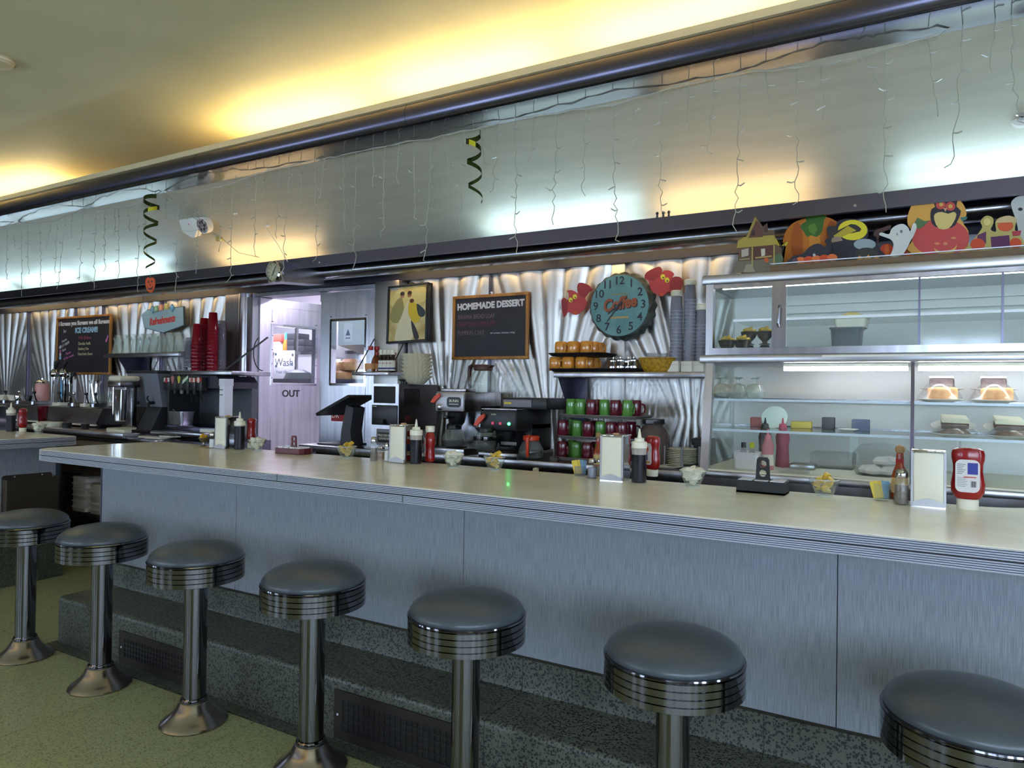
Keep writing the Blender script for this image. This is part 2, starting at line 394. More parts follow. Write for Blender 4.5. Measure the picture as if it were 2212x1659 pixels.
wn = [(-10.2, -9.3), (-8.2, -7.5), (-5.7, -4.7), (-3.6, -2.9), (-.1, .75), (.95, 1.7), (1.85, 2.45)]
edges = [X0] + [e for w in wn for e in w] + [X1]
for k in range(0, len(edges), 2): wf.box(edges[k], -2.5, .95, edges[k + 1], -2.4, 2.15)
struct('wall_front', wf, WALLP)
for k, (a, b) in enumerate(wn):
    fm = MB().box(a, -2.47, .95, a + .05, -2.42, 2.15).box(b - .05, -2.47, .95, b, -2.42, 2.15).box(a, -2.47, .95, b, -2.42, 1.0).box(a, -2.47, 2.1, b, -2.42, 2.15).box((a + b) / 2 - .02, -2.47, .95, (a + b) / 2 + .02, -2.42, 2.15)
    struct('window_%d' % (k + 1), fm, ALU)

# ---------------------------------------------------------------- lamps the room has
def lamp_tube(x0, x1, y, z, color, strength, label, group, rgb, w=.02):
    o = thing('fluorescent_tube', label, 'lamp', ((x0 + x1) / 2, y, z), group=group)
    L = (x1 - x0) / 2
    def rod(r, a, b): return MB().lathe([(r, a), (r, b)], 12).xf(Matrix.Rotation(PI / 2, 4, 'Y'))
    part('tube', rod(.013, -L + .02, L - .02), mat('lamp_' + group.split()[0], rgb, .4), o)
    part('end_cap', rod(.014, -L, -L + .02), ALU, o); part('end_cap', rod(.014, L - .02, L), ALU, o)
    return o
# ---------------------------------------------------------------- fluorescent tubes in the two troughs
def lampmat(n, rgb, s): return mat('lamp_' + n, rgb, .4, emit=rgb, estr=s)
lampmat('ceiling', (255, 234, 184), 27); lampmat('cool', (205, 240, 255), 12.5); lampmat('warm', (255, 218, 160), 11)
lampmat('window', (255, 232, 176), 20)
lampmat('wall', (255, 222, 160), 5)
for k, (a, b) in enumerate(((-9.6, -8.3), (-8.2, -6.9), (-6.8, -5.5), (-3.55, -2.25), (-2.2, -.9))): lamp_tube(a, b, 4.135, 2.325, None, 1, 'warm fluorescent tube behind the half-round moulding over the fluted wall, %s along' % NTH[k], 'wall washing tubes', (255, 222, 160))
for k in range(6): lamp_tube(-8.6 + 1.7 * k, -7.2 + 1.7 * k, -1.9, 2.93, None, 1, 'warm fluorescent tube in the window-side trough, %s along' % NTH[k], 'window trough tubes', (255, 224, 140))
for k, (a, b) in enumerate(((-9.9, -8.75), (-8.65, -7.5), (-7.4, -6.25), (-4.05, -2.9), (-2.8, -1.65), (-1.55, -.4), (.35, 1.5))):
    lamp_tube(a, b, 3.22, 2.93, None, 1, 'warm fluorescent tube hidden in the ceiling trough, %s along from the far end' % NTH[k], 'ceiling trough tubes', (255, 234, 184))
for k, (a, b, cc, rgb) in enumerate(((-9.6, -8.4, 'cool', (190, 240, 255)), (-8.3, -7.1, 'cool', (190, 240, 255)), (-7.0, -5.75, 'cool', (190, 240, 255)), (-5.1, -3.95, 'warm', (255, 200, 130)),
                                (-2.5, -1.42, 'cool', (190, 240, 255)), (-1.34, -.5, 'warm', (255, 200, 130)), (-.15, 1.0, 'cool', (190, 240, 255)))):
    lamp_tube(a, b, 3.81, 2.352, None, 1, '%s fluorescent tube in the valance trough, %s along from the far end' % (cc, NTH[k]), '%s valance tubes' % cc, rgb)

# ================================================================ counters
ZC, YE, YB, XL = 1.04, 2.195, 2.975, -4.50
def offset_path(path, d):
    out = []
    for i, p in enumerate(path):
        a = Vector(path[max(i - 1, 0)]); b = Vector(path[min(i + 1, len(path) - 1)]); t = (b - a).normalized()
        out.append((p[0] + t.y * d, p[1] - t.x * d))
    return out
def ribs(path, z0, z1, n, parent, name='edge_strip'):
    """ribbed metal edging swept along the counter's outline: n half-round ribs and the grooves between them"""
    pitch = (z1 - z0) / n
    mb = MB()
    for k in range(n):
        zb = z0 + k * pitch + .17 * pitch
        mb.sheet([[(q[0], q[1], z) for q in offset_path(path, o)] for o, z in ((.0012, zb), (.006, zb + .10 * pitch), (.0085, zb + .33 * pitch), (.006, zb + .56 * pitch), (.0012, zb + .66 * pitch))])
    return part(name, mb, ALU, parent, ang=80)
def counter_outline(x0, x1, y0, y1, r):
    # runs from the back-left corner round the left end, then along the front to x1
    P = [(x0 + r + r * math.cos(R(90 + 90 * k / 8)), y1 - r + r * math.sin(R(90 + 90 * k / 8))) for k in range(9)]
    P += [(x0 + r + r * math.cos(R(180 + 90 * k / 8)), y0 + r + r * math.sin(R(180 + 90 * k / 8))) for k in range(9)]
    return P
ct = thing('countertop', 'long cream laminate lunch countertop with ribbed metal edge behind the row of stools', 'countertop')
LEFT = counter_outline(XL, 1, YE, YB, .10)
inner = [(.14 + .24 * math.sin(R(a)), YB + .24 - .24 * math.cos(R(a))) for a in range(0, 91, 10)]
top_poly = LEFT + [(1.15, YE), (1.15, 3.44), (.38, 3.44)] + list(reversed(inner))
part('top_board', MB().prism(top_poly, ZC - .066, ZC, 'z'), LAMIN, ct)
# groove backing behind the two edge strips, then the strips in their lengths
def front(xs): return [(x, YE) for x in xs]
bk = MB().sheet([[(q[0], q[1], z) for q in offset_path(LEFT + [(1.15, YE)], .0015)] for z in (ZC - .064, ZC - .002)])
part('edge_backing', bk, GROOVE, ct)
zt, zm, zb = ZC - .001, ZC - .034, ZC - .066
ribs(LEFT + front([-3.6, -2.462]), zm + .0015, zt, 5, ct); ribs(front([-2.458, -1.2, 0, 1.15]), zm + .0015, zt, 5, ct)
ribs(LEFT + front([-3.0, -1.762]), zb, zm - .0015, 5, ct); ribs(front([-1.758, -.6, 1.15]), zb, zm - .0015, 5, ct)

lc = thing('lunch_counter', 'grey streaked laminate counter body on a dark terrazzo step behind the stools', 'counter')
YP = 2.437
part('carcass', MB().box(-4.215, YP + .022, .385, 1.1, 2.93, .974), GROOVE, lc)
pj = [-4.225, -3.03, -1.637, -.236, 1.1]
for a, b in zip(pj, pj[1:]): part('front_panel', MB().box(a + .0015, YP, .388, b - .0015, YP + .02, .974), PANEL, lc)
part('end_panel', MB().box(-4.232, YP - .002, .385, -4.217, 2.93, .974), mat('end_trim', (50, 56, 70), .4), lc, 'dark end panel')
part('shadow_gap', MB().box(-4.22, YP + .004, .376, 1.1, YP + .03, .388), mat('gap_metal', (60, 56, 50), .4, .6), lc)
base = MB()
n0 = [(2.155, 0), (2.155, .225), (2.158, .238), (2.166, .247), (2.18, .25), (2.415, .25), (2.428, .256), (2.433, .27), (2.433, .378), (2.95, .378), (2.95, 0)]
base.prism(n0, -4.12, 1.1, 'x')
part('terrazzo_step', base, TZ_DARK, lc)
for x in (-3.25, -2.3, -1.35, -.45): part('step_joint', MB().prism([(2.1545, 0), (2.1545, .225), (2.1575, .2385), (2.166, .2476), (2.18, .2506), (2.415, .2506), (2.4325, .27), (2.4325, .378), (2.44, .378), (2.44, 0)], x - .0012, x + .0012, 'x'), GROOVE, lc)

def vent(label, x0, x1, z0, z1, nx, nz):
    t = thing('floor_vent', label, 'vent', ((x0 + x1) / 2, 2.153, 0), group='heating grilles in the terrazzo step')
    w = (x1 - x0) / 2; fx, fz0, fz1 = .045, z0 + .04, z1 - .035
    VM = mat('vent_metal', (52, 46, 44), .42, .5)
    part('frame', MB().box(-w, -.006, z0, w, .0, fz0).box(-w, -.006, fz1, w, 0, z1).box(-w, -.006, fz0, -w + fx, 0, fz1).box(w - fx, -.006, fz0, w, 0, fz1), VM, t)
    gb = MB()
    for k in range(1, nx): x = -w + fx + (2 * w - 2 * fx) * k / nx; gb.box(x - .0028, -.0052, fz0, x + .0028, -.002, fz1)
    for k in range(1, nz): z = fz0 + (fz1 - fz0) * k / nz; gb.box(-w + fx, -.0048, z - .0028, w - fx, -.0022, z + .0028)
    part('grille', gb, VM, t); part('backing', MB().box(-w + fx, -.0018, fz0, w - fx, -.0006, fz1), BLACKM, t)
    for sx in (-1, 1): part('screw', MB().cyl_y(.005, -.008, -.005, (sx * (w - .02), (z0 + z1) / 2), 8), ALU, t)
vent('dark metal floor vent in the step behind the second and third stools', -3.54, -2.93, .008, .172, 22, 4)
vent('dark metal floor vent in the step behind the fourth and fifth stools', -2.06, -1.44, .008, .205, 20, 5)

# stools
def make_stool():
    t = thing('counter_stool', '', 'stool')
    part('floor_flange', MB().lathe([(.134, 0), (.136, .006), (.13, .014), (.112, .026), (.09, .045), (.072, .066), (.062, .086), (.056, .092)], 40), mat('worn_chrome', (168, 158, 156), .2, 1.), t, 'flared worn chrome floor flange')
    part('collar', MB().lathe([(.052, .09), (.056, .093), (.056, .099), (.052, .102), (.054, .105), (.051, .109)], 32), NICKEL, t)
    part('column', MB().cyl(.046, .1, .625, 40), NICKEL, t)
    prof = [(.06, .600), (.172, .603), (.186, .608)]
    z = .609
    for k in range(4):
        prof += [(.1905, z), (.1925, z + .001), (.1925, z + .0168), (.1905, z + .0178), (.1885, z + .0186)]; z += .0195
    prof += [(.192, z + .001), (.194, z + .004), (.1925, z + .008), (.186, z + .009), (.15, z + .006)]
    part('seat_ring', MB().lathe(prof, 64), NICKEL, t, 'ribbed chrome seat band', ang=25)
    cp = [(.184, z + .004), (.1875, z + .013), (.185, z + .024), (.176, z + .036), (.158, z + .049), (.13, z + .060), (.09, z + .068), (.045, z + .072), (.002, z + .0735)]
    part('cushion', MB().lathe(cp, 64), VINYL, t, 'dark grey vinyl cushion', ang=75)
    return t
st = make_stool()
sl = ['round grey-vinyl counter stool cut by the left picture edge, in front of the counter gap',
      'second chrome counter stool from the gap, standing before the end of the long counter',
      'third counter stool from the gap, its column crossing the small floor vent',
      'fourth and middle counter stool, standing just before the large floor vent starts',
      'fifth counter stool, its column crossing the end of the large floor vent',
      'sixth counter stool, seat near the bottom edge and only its upper column visible',
      'nearest counter stool, its big seat cut by the lower right picture corner']
for k, x in enumerate((-4.045, -3.36, -2.668, -1.985, -1.293, -.603, .10)):
    o = st if k == 0 else dup(st, sl[k], (0, 0, 0), rz=.4 * k)
    o['label'] = sl[k]; o['group'] = 'row of counter stools'; o.location = (x, 1.95, 0); o.rotation_euler = (0, 0, .4 * k)

# second counter beyond the service gap, seen end-on
c2 = thing('countertop', 'short visible end of the second cream countertop beyond the service gap', 'countertop')
x2 = -5.37
out2 = [(-9.5, YE)] + [(x2 - .03 + .03 * math.sin(R(a)), YE + .03 - .03 * math.cos(R(a))) for a in range(0, 91, 15)] + [(x2 - .03 + .03 * math.cos(R(a)), 2.91 - .03 + .03 * math.sin(R(a))) for a in range(0, 91, 15)]
part('top_board', MB().prism(out2 + [(-9.5, 2.91)], ZC - .066, ZC, 'z'), LAMIN, c2)
part('edge_backing', MB().sheet([[(q[0], q[1], z) for q in offset_path(out2, .0015)] for z in (ZC - .064, ZC - .002)]), GROOVE, c2)
ribs(out2, zm + .0015, zt, 5, c2); ribs(out2, zb, zm - .0015, 5, c2)
b2 = thing('lunch_counter', 'beige streaked end of the second counter body holding a metal paper pocket', 'counter')
part('carcass', MB().box(-9.5, 2.45, .385, -5.56, 2.88, .974), GROOVE, b2)
part('end_panel', MB().box(-5.56, 2.437, .388, -5.54, 2.855, .974), PANEL, b2)
part('front_panel', MB().box(-9.5, 2.43, .388, -5.563, 2.449, .974), PANEL, b2)
part('corner_trim', MB().box(-5.563, 2.857, .385, -5.535, 2.885, .974), mat('end_trim'), b2, 'dark corner trim')
part('terrazzo_base', MB().box(-9.5, 2.40, 0, -5.525, 2.915, .378), TZ_DARK, b2)
part('terrazzo_step', MB().box(-9.5, 2.155, 0, -5.53, 2.40, .25), TZ_DARK, b2)
pk = thing('paper_pocket', 'dark metal wall pocket fixed to the end of the second counter', 'holder', (-5.54, 0, 0))
PKM = mat('pocket_metal', (104, 94, 84), .35, .8)
part('back_plate', MB().prism(rrect(2.50, .50, 2.83, .775, .02), .001, .004, 'x'), PKM, pk)
part('front_plate', MB().prism(rrect(2.505, .50, 2.845, .748, .004), .062, .066, 'x'), PKM, pk)
part('side_plate', MB().box(.004, 2.505, .50, .062, 2.509, .748).box(.004, 2.841, .50, .062, 2.845, .748).box(.004, 2.505, .50, .062, 2.845, .504), PKM, pk)
for y in (2.58, 2.76): part('screw', MB().lathe([(.005, 0), (.005, .004)], 8).xf(Matrix.Translation((.004, y, .762)) @ Matrix.Rotation(PI / 2, 4, 'Y')), ALU, pk)

# ================================================================ things standing on the counters
def spot(px, py, r, z=ZC):
    """centre of a round foot of radius r whose near edge touches the surface at this pixel"""
    p = at(px, py, z=z); d = (p - EYE); d.z = 0; return p + d.normalized() * r

def napkins(label, loc, clip=True):
    t = thing('napkin_dispenser', label, 'napkin dispenser', loc, group='tall napkin dispensers')
    w, d, h = .049, .05, .195
    part('body', MB().box(-w, -d + .006, .004, w, d - .006, h - .004).box(-w - .002, -d, 0, w + .002, d, .006), CHROME, t)
    for sx in (-1, 1): part('side_rail', MB().box(sx * w - .004, -d, .004, sx * w + .004, -d + .012, h - .002), mat('lip_steel', (150, 146, 146), .35, .9), t)
    part('top_cap', MB().rbox(-w - .003, -d - .002, h - .006, w + .003, d + .002, h + .002, .003), CHROME, t)
    part('napkin_face', MB().rbox(-w + .004, -d - .004, .012, w - .004, -d + .008, h - .008, .005), IVORY, t, 'white stack of folded napkins')
    lip = [(-w, .003), (w, .003), (w, .018)] + [(w - 2 * w * k / 12, .018 + .012 * math.sin(PI * k / 12) ** 2) for k in range(1, 12)] + [(-w, .018)]
    part('front_lip', MB().prism(lip, -d - .007, -d - .004), mat('lip_steel', (150, 146, 146), .35, .9), t, 'wavy metal front lip')
    if clip: part('clip', MB().rbox(-.012, -.01, h, .012, .012, h + .008, .003), mat('tan_plastic', (196, 150, 110), .5), t, 'small tan clip')
    return t
SQZ = glassy('squeeze_plastic', (225, 220, 215), .7, (190, 180, 170), .2, .2)
CLEARB = glassy('clear_bottle', (200, 200, 206), .04, (120, 120, 130), .15, .2)
def syrup(label, loc, fill=.135):
    t = thing('squeeze_bottle', label, 'squeeze bottle', loc, group='dark squeeze bottles')
    r = .031
    part('bottle', MB().lathe([(r - .002, 0), (r, .004), (r, fill)], 28, cap=False), CLEARB, t)
    part('shoulder', MB().lathe([(r, fill + .0005), (r, .148), (r - .003, .152)], 28, cap=False), SQZ, t, 'empty translucent upper wall')
    part('syrup', MB().lathe([(r - .0045, .003), (r - .001, .006), (r - .001, fill), (r - .0045, fill + .001)], 28), SYRUP, t, 'dark brown syrup filling')
    part('cap', MB().lathe([(r + .0015, .146), (r + .0015, .170), (r - .003, .173), (.021, .174), (.020, .186), (.017, .188)], 28), IVORY, t)
    part('nozzle', MB().lathe([(.009, .186), (.0075, .198), (.003, .226), (.0022, .227)], 14), IVORY, t)
    return t
def ketchup(label, loc, rz=0., up=False, back=False):
    t = thing('ketchup_bottle', label, 'ketchup bottle', loc, rz, group='ketchup bottles')
    hb = [(.026, .030), (.034, .034), (.043, .052), (.0445, .075), (.041, .098), (.0385, .115), (.0395, .135), (.043, .150), (.0435, .166), (.040, .178), (.028, .184)]
    cap = [(.027, 0), (.0285, .003), (.0285, .028), (.026, .031)]
    if up:
        hb = [(r, .184 - z + .004) for r, z in reversed(hb)]; cap = [(r, .190 - z) for r, z in reversed(cap)]
    part('bottle', MB().lathe(hb, 32, sx=1, sy=.62), RED, t, 'red bottle body')
    part('cap', MB().lathe(cap, 28, sy=.85), IVORY, t, 'white flip cap')
    zc = .105 if not up else .085
    lab = MB().prism(rrect(-.031, -.052, .031, .045, .016), 0, .0012); lab.xf(Matrix.Translation((0, -.0286, zc)))
    lo = part('label', lab, flat(222, 216, 214), t, 'white paper label')
    if back:
        part('blue_block', MB().box(.0, -.0294, zc + .002, .026, -.0286, zc + .036), flat(52, 62, 150), lo)
        ln = MB()
        for k in range(6): ln.box(-.027, -.0293, zc + .03 - k * .0055, -.005 - .004 * (k % 3), -.0286, zc + .0315 - k * .0055)
        for k in range(6): ln.box(-.027, -.0293, zc - .01 - k * .005, .0 - .004 * (k % 2), -.0286, zc - .009 - k * .005)
        part('fine_print', ln, flat(90, 88, 96), lo)
        bc = MB()
        for k in range(8): bc.box(.009 + k * .0017, -.0293, zc - .036, .0097 + k * .0017 + (k % 3) * .0003, -.0286, zc - .018)
        part('bar_code', bc, BLACK, lo); part('red_print', MB().box(-.01, -.0292, zc - .008, .022, -.0286, zc - .005), flat(200, 70, 60), lo)
    else:
        part('emblem', MB().prism([(-.020, zc - .032), (.004, zc - .032), (.0, zc + .008), (-.017, zc + .008)], -.0292, -.0286), flat(40, 44, 100), lo)
        part('emblem', MB().prism(ell(-.008, zc + .018, .017, .014, 14), -.0294, -.0286), flat(206, 60, 30), lo)
        part('emblem', MB().box(-.024, -.0290, zc - .044, .022, -.0286, zc - .036), flat(216, 150, 40), lo)
    return t
GEDGE = mat('glass_rim', (206, 214, 212), .12, .2)
def dish(label, loc, kind, where, seed, q=1.25):
    t = thing('glass_dish', label, 'glass dish', loc, group='small fluted glass dishes')
    prof = [(.020, 0), (.022, .003), (.024, .006), (.032, .024), (.039, .044), (.042, .052), (.0405, .052), (.037, .044), (.030, .024), (.021, .009), (.004, .008)]
    part('bowl', MB().lathe(prof, 40, flu=lambda a, z: .07 * math.sin(8 * a) * max(0, z - .01) / .04), GLASS, t)
    part('rim', MB().tube([((.0418 + .0008 * math.sin(8 * a)) * math.cos(a), (.0418 + .0008 * math.sin(8 * a)) * math.sin(a), .052) for a in [2 * PI * k / 48 for k in range(48)]], .0011, 5, True), GEDGE, t)
    part('base_ring', MB().tube([(.021 * math.cos(a), .021 * math.sin(a), .002) for a in [2 * PI * k / 24 for k in range(24)]], .0014, 5, True), GEDGE, t)
    t.scale = (q, q, q); r = random.Random(seed)
    if kind == 'creamer':
        spots = [(.017 * math.cos(k * PI / 2.5 + seed), .017 * math.sin(k * PI / 2.5 + seed), .03) for k in range(5)] + [(0, 0, .052)] + [(.022 * math.cos(k * PI / 2.5 + seed + .5), .022 * math.sin(k * PI / 2.5 + seed + .5), .047) for k in range(5)] + [(0, .001, .014)]
        for k, s in enumerate(spots):
            o = thing('creamer_cup', 'white single-serve creamer cup heaped in the glass dish ' + where, 'creamer', Vector(loc) + Vector(s) * q, group='creamers ' + where, rot=(r.uniform(-.6, .6), r.uniform(-.6, .6), r.uniform(0, 6)))
            o.scale = (q, q, q)
            part('cup', MB().lathe([(.010, -.007), (.0125, .007), (.0165, .0072), (.0165, .0085)], 12), IVORY, o)
            part('lid', MB().lathe([(.0162, .0086), (.0158, .0094), (.002, .0096)], 12), PAPER, o)
    else:
        for k in range(12):
            a = k * 2.4; rr = .006 + .02 * ((k * 37) % 10) / 10; z = .018 + .0042 * k
            o = solo('butter_packet', MB().rbox(-.0115, -.0085, -.004, .0115, .0085, .004, .003), GOLD if k % 3 else flat(214, 192, 120, .35), 'gold-wrapped butter portion in the glass dish ' + where, 'butter packet', Vector(loc) + Vector((rr * math.cos(a), rr * math.sin(a), z)) * q, group='butter portions ' + where, rot=(r.uniform(-.9, .9), r.uniform(-.9, .9), a)).scale = (q, q, q)
    return t
def shaker(label, loc, fill, h=.085, r=.019):
    t = thing('shaker', label, 'shaker', loc, group='glass table shakers')
    part('jar', MB().lathe([(r * 1.02, 0), (r * 1.05, .004), (r * .98, h * .5), (r * .78, h * .74), (r * .74, h * .78)], 10), GLASS, t)
    part('contents', MB().lathe([(r * .9, .004), (r * .92, .006), (r * .86, h * .5), (r * .8, h * .54)], 10), fill, t)
    part('cap', MB().lathe([(r * .82, h * .76), (r * .86, h * .78), (r * .84, h * .92), (r * .6, h * .985), (.002, h)], 16), CHROME, t, 'chrome perforated cap')
    return t
PEPPER = noise_col(mat('ground_pepper', (96, 80, 70), .9), (60, 48, 42), (140, 122, 108), 400)
SALT = mat('salt', (226, 224, 226), .8); SUGARB = noise_col(mat('brown_sugar', (140, 104, 74), .9), (120, 86, 58), (158, 122, 90), 300)
def caddy(label, loc, mt, w=.16, d=.09, rz=0., packs=6, sharp=False):
    t = thing('jelly_caddy', label, 'caddy', loc, rz)
    hw, hd, h = w / 2, d / 2, .034
    pl = [(-hw, -hd * .5), (-hw * .86, -hd), (hw * .86, -hd), (hw, -hd * .5), (hw, hd * .5), (hw * .86, hd), (-hw * .86, hd), (-hw, hd * .5)]
    if sharp: pl = [(-hw, -hd), (hw, -hd), (hw, hd), (-hw, hd)]
    part('floor_plate', MB().prism(pl, 0, .006, 'z'), mt, t)
    wl = MB(); n = len(pl)
    for k in range(n):
        a, b = Vector(pl[k]), Vector(pl[(k + 1) % n]); q = .96
        wl.add([(a.x, a.y, 0), (b.x, b.y, 0), (b.x * q, b.y * q, 0), (a.x * q, a.y * q, 0), (a.x, a.y, h), (b.x, b.y, h), (b.x * q, b.y * q, h), (a.x * q, a.y * q, h)],
               [(0, 3, 2, 1), (4, 5, 6, 7), (0, 1, 5, 4), (1, 2, 6, 5), (2, 3, 7, 6), (3, 0, 4, 7)])
    part('wall', wl, mt, t)
    # handle: tapering plate with two round finger holes
    hz = [(-.022, .006), (.022, .006), (.017, .096), (.012, .103), (-.012, .103), (-.017, .096)]
    me = bpy.data.curves.new('handle', 'CURVE'); me.dimensions = '2D'; me.fill_mode = 'BOTH'; me.extrude = .004; me.bevel_depth = 0
    for P in (hz, ell(0, .083, .0105, .0105, 16), ell(0, .056, .0105, .0105, 16)):
        s = me.splines.new('POLY'); s.points.add(len(P) - 1); s.use_cyclic_u = True
        for q, c in zip(s.points, P): q.co = (c[0], c[1], 0, 1)
    tmp = bpy.data.objects.new('tmp', me); COL.objects.link(tmp); bpy.context.view_layer.update(); hm = bpy.data.meshes.new_from_object(tmp); bpy.data.objects.remove(tmp)
    hm.materials.clear(); hm.materials.append(mt); link('handle', hm, t, (0, 0, 0), (PI / 2, 0, 0))['label'] = 'upright handle with two round holes'
    return t
def jelly(lx, ly, z, base, rz, where, mtl, group, q=1.3):
    Mx = Matrix.Translation(base) @ Matrix.Rotation(rz, 4, 'Z')
    o = thing('jelly_packet', 'clear jelly portion tub packed in the ' + where, 'jelly packet', Mx @ Vector((lx, ly, z)), rz, group=group); o.scale = (q, q, q)
    part('tub', MB().prism(rrect(-.017, -.013, .017, .013, .004, 3), 0, .03, 'z'), mtl, o); part('lid', MB().prism(rrect(-.02, -.015, .02, .015, .004, 3), .03, .0315, 'z'), mat('foil_lid', (214, 212, 216), .3, .3), o)
def sweetener(label, loc, h=.06, w=.046, round_=False, where=''):
    t = thing('sweetener_holder', label, 'holder', loc)
    if round_: part('glass', MB().lathe([(.024, 0), (.026, .004), (.03, h), (.0285, h), (.025, .008), (.002, .008)], 28), GLASS, t)
    else: part('box', MB().box(-w / 2, -w / 2, 0, w / 2, w / 2, .003).box(-w / 2, -w / 2, .003, w / 2, -w / 2 + .002, h).box(-w / 2, w / 2 - .002, .003, w / 2, w / 2, h).box(-w / 2, -w / 2, .003, -w / 2 + .002, w / 2, h).box(w / 2 - .002, -w / 2, .003, w / 2, w / 2, h), CLEARP, t)
    cols = [('yellow', (214, 188, 70)), ('yellow', (206, 176, 60)), ('blue', (110, 150, 180)), ('blue', (96, 140, 176)), ('white', (226, 220, 214)), ('pink', (212, 176, 170))]
    for k, (cn, cc) in enumerate(cols):
        solo('sweetener_packet', MB().rbox(-.013, -.0022, 0, .013, .0022, .062, .001), flat(*cc), '%s sweetener packet standing in the %s' % (cn, where), 'sweetener packet', Vector(loc) + Vector((-.012 + .007 * (k % 4) * (1 if round_ else 1), -.012 + .0055 * k, .009)), group='%s packets in the %s' % (cn, where), rot=(0, .1 * (k - 2.5), .15 * (k % 3)))
    return t
def hotsauce(label, loc):
    t = thing('hot_sauce_bottle', label, 'sauce bottle', loc, group='wooden-capped hot sauce bottles')
    part('bottle', MB().lathe([(.022, 0), (.024, .004), (.024, .075), (.02, .09), (.012, .112), (.0105, .15)], 24), mat('hot_sauce', (150, 60, 26), .2), t)
    part('label', MB().lathe([(.0245, .02), (.0245, .07)], 24, cap=False), flat(214, 180, 120), t, 'pale yellow label')
    part('neck_band', MB().lathe([(.0125, .118), (.0118, .132)], 20, cap=False), flat(160, 30, 24), t, 'red neck band')
    part('cap', MB().lathe([(.006, .15), (.012, .152), (.015, .162), (.012, .173), (.002, .178)], 20), mat('wood_cap', (166, 130, 84), .6), t, 'round wooden cap')
    return t

# --- set beside the rightmost dispenser
napkins('tall chrome napkin dispenser nearest the camera, between the pepper shaker and the ketchup', at(2005, 1096, z=ZC) + Vector((0, .05, 0)), clip=False)
ketchup('largest ketchup bottle standing on its cap, back label with blue block showing', spot(2090, 1102, .029), rz=R(-4), back=True).scale = (1.13,) * 3
hotsauce('wooden-capped hot sauce bottle behind the nearest napkin dispenser and pepper shaker', spot(1943, 1079, .03)).scale = (1.12,) * 3
shaker('glass pepper shaker leaning against the nearest napkin dispenser', spot(1947, 1091, .02), PEPPER, .125, .0235)
sweetener('round glass of sweetener packets beside the nearest pepper shaker', spot(1904, 1083, .028), .062, round_=True, where='round glass near the pepper shaker')
cp = at(1643, 1066, z=ZC) + Vector((0, .04, 0))
caddy('black rectangular jelly caddy with two-hole handle on the counter before the pastry case', cp, BLACK, .135, .078, R(0), sharp=True).scale = (1.32,) * 3
for k, (lx, ly) in enumerate(((-.045, -.02), (0, -.02), (.045, -.02), (-.045, .018), (.045, .018))):
    jelly(lx * 1.3, ly * 1.3, .009, cp, 0, 'black jelly caddy', CLEARP, 'jelly tubs in the black caddy')
l3 = spot(1781, 1074, .021); dish('fluted glass dish of gold butter portions right of the black jelly caddy', l3, 'butter', 'beside the black caddy', 3)
l4 = spot(1496, 1052, .021); dish('fluted glass dish of creamers left of the black jelly caddy', l4, 'creamer', 'left of the black caddy', 4)
# --- middle set
napkins('napkin dispenser third from the gap, between the pepper shaker and a syrup bottle', at(1323, 1039, z=ZC) + Vector((-.004, .045, 0)))
syrup('dark syrup squeeze bottle in front of the mug racks and middle ketchup', spot(1380, 1044, .03), .118)
ketchup('ketchup bottle standing on its cap behind the syrup bottle of the middle condiment set', spot(1409, 1030, .03), rz=R(-36))
shaker('blue-grey pepper shaker against the middle napkin dispenser', spot(1279, 1034, .02), mat('coarse_pepper', (120, 118, 140), .9), .088, .0215)
sweetener('small clear box of yellow and blue sweetener packets by the mug racks', spot(1254, 1029, .022), .045, .04, where='small clear box by the mug racks')
hotsauce('hot sauce bottle mostly hidden behind the middle napkin dispenser', spot(1292, 1012, .024))
shaker('dark shaker tucked behind the middle pepper shaker', spot(1296, 1029, .02), PEPPER, .08, .017)
dish('fluted glass dish of creamers left of the middle butter dish', spot(979, 1011, .021), 'creamer', 'before the coffee brewers', 5)
dish('fluted glass dish of butter portions before the orange-handled carafe', spot(1068, 1017, .021), 'butter', 'before the orange-handled carafe', 6)
# --- set before the coffee grinder
napkins('napkin dispenser in front of the coffee grinder', at(862, 1000, z=ZC) + Vector((-.01, .045, 0)))
syrup('dark syrup squeeze bottle in front of the coffee grinder set', spot(898, 1003, .03), .122)
ketchup('upright ketchup bottle with its white cap on top beside the grinder set syrup', spot(928, 1001, .03), rz=R(-45), up=True)
shaker('tall pointed glass pepper shaker left of the grinder napkin dispenser', spot(807, 997, .02), PEPPER, .128, .019)
shaker('low glass jar of brown sugar behind the pepper shaker', spot(823, 994, .02), SUGARB, .075, .022)
shaker('slim white salt shaker against the grinder napkin dispenser', spot(836, 997, .018), SALT, .098, .0155)
dish('fluted glass dish of butter portions before the cash register screen', spot(749, 991, .021), 'butter', 'before the register screen', 7)
# --- set before the out door
cq = at(620, 981, z=ZC) + Vector((0, .05, 0))
caddy('maroon jelly caddy with angled corners before the out door', cq, MAROON, .205, .11, R(4))
for k in range(8): jelly(-.068 + .045 * (k % 4), -.028 if k < 4 else .026, .008, cq, R(4), 'maroon jelly caddy', WHITE, 'jelly tubs in the maroon caddy', 1.0)
dish('fluted glass dish of creamers left of the maroon jelly caddy', spot(555, 974, .021), 'creamer', 'beside the maroon caddy', 8)
napkins('napkin dispenser on the far end of the long counter, before the steel post', at(482, 970, z=ZC) + Vector((-.02, .045, 0)))
syrup('dark syrup squeeze bottle at the far end of the long counter', spot(517, 972, .03), .140)
ketchup('ketchup bottle at the far end of the long counter, behind the syrup', spot(543, 968, .03), rz=R(-50))
shaker('short salt shaker at the far end of the long counter', spot(459, 968, .02), SALT, .098, .0215)
sd = thing('sundae_dish', 'footed steel sundae dish heaped with yellow packets at the far counter end', 'dish', spot(440, 965, .025))
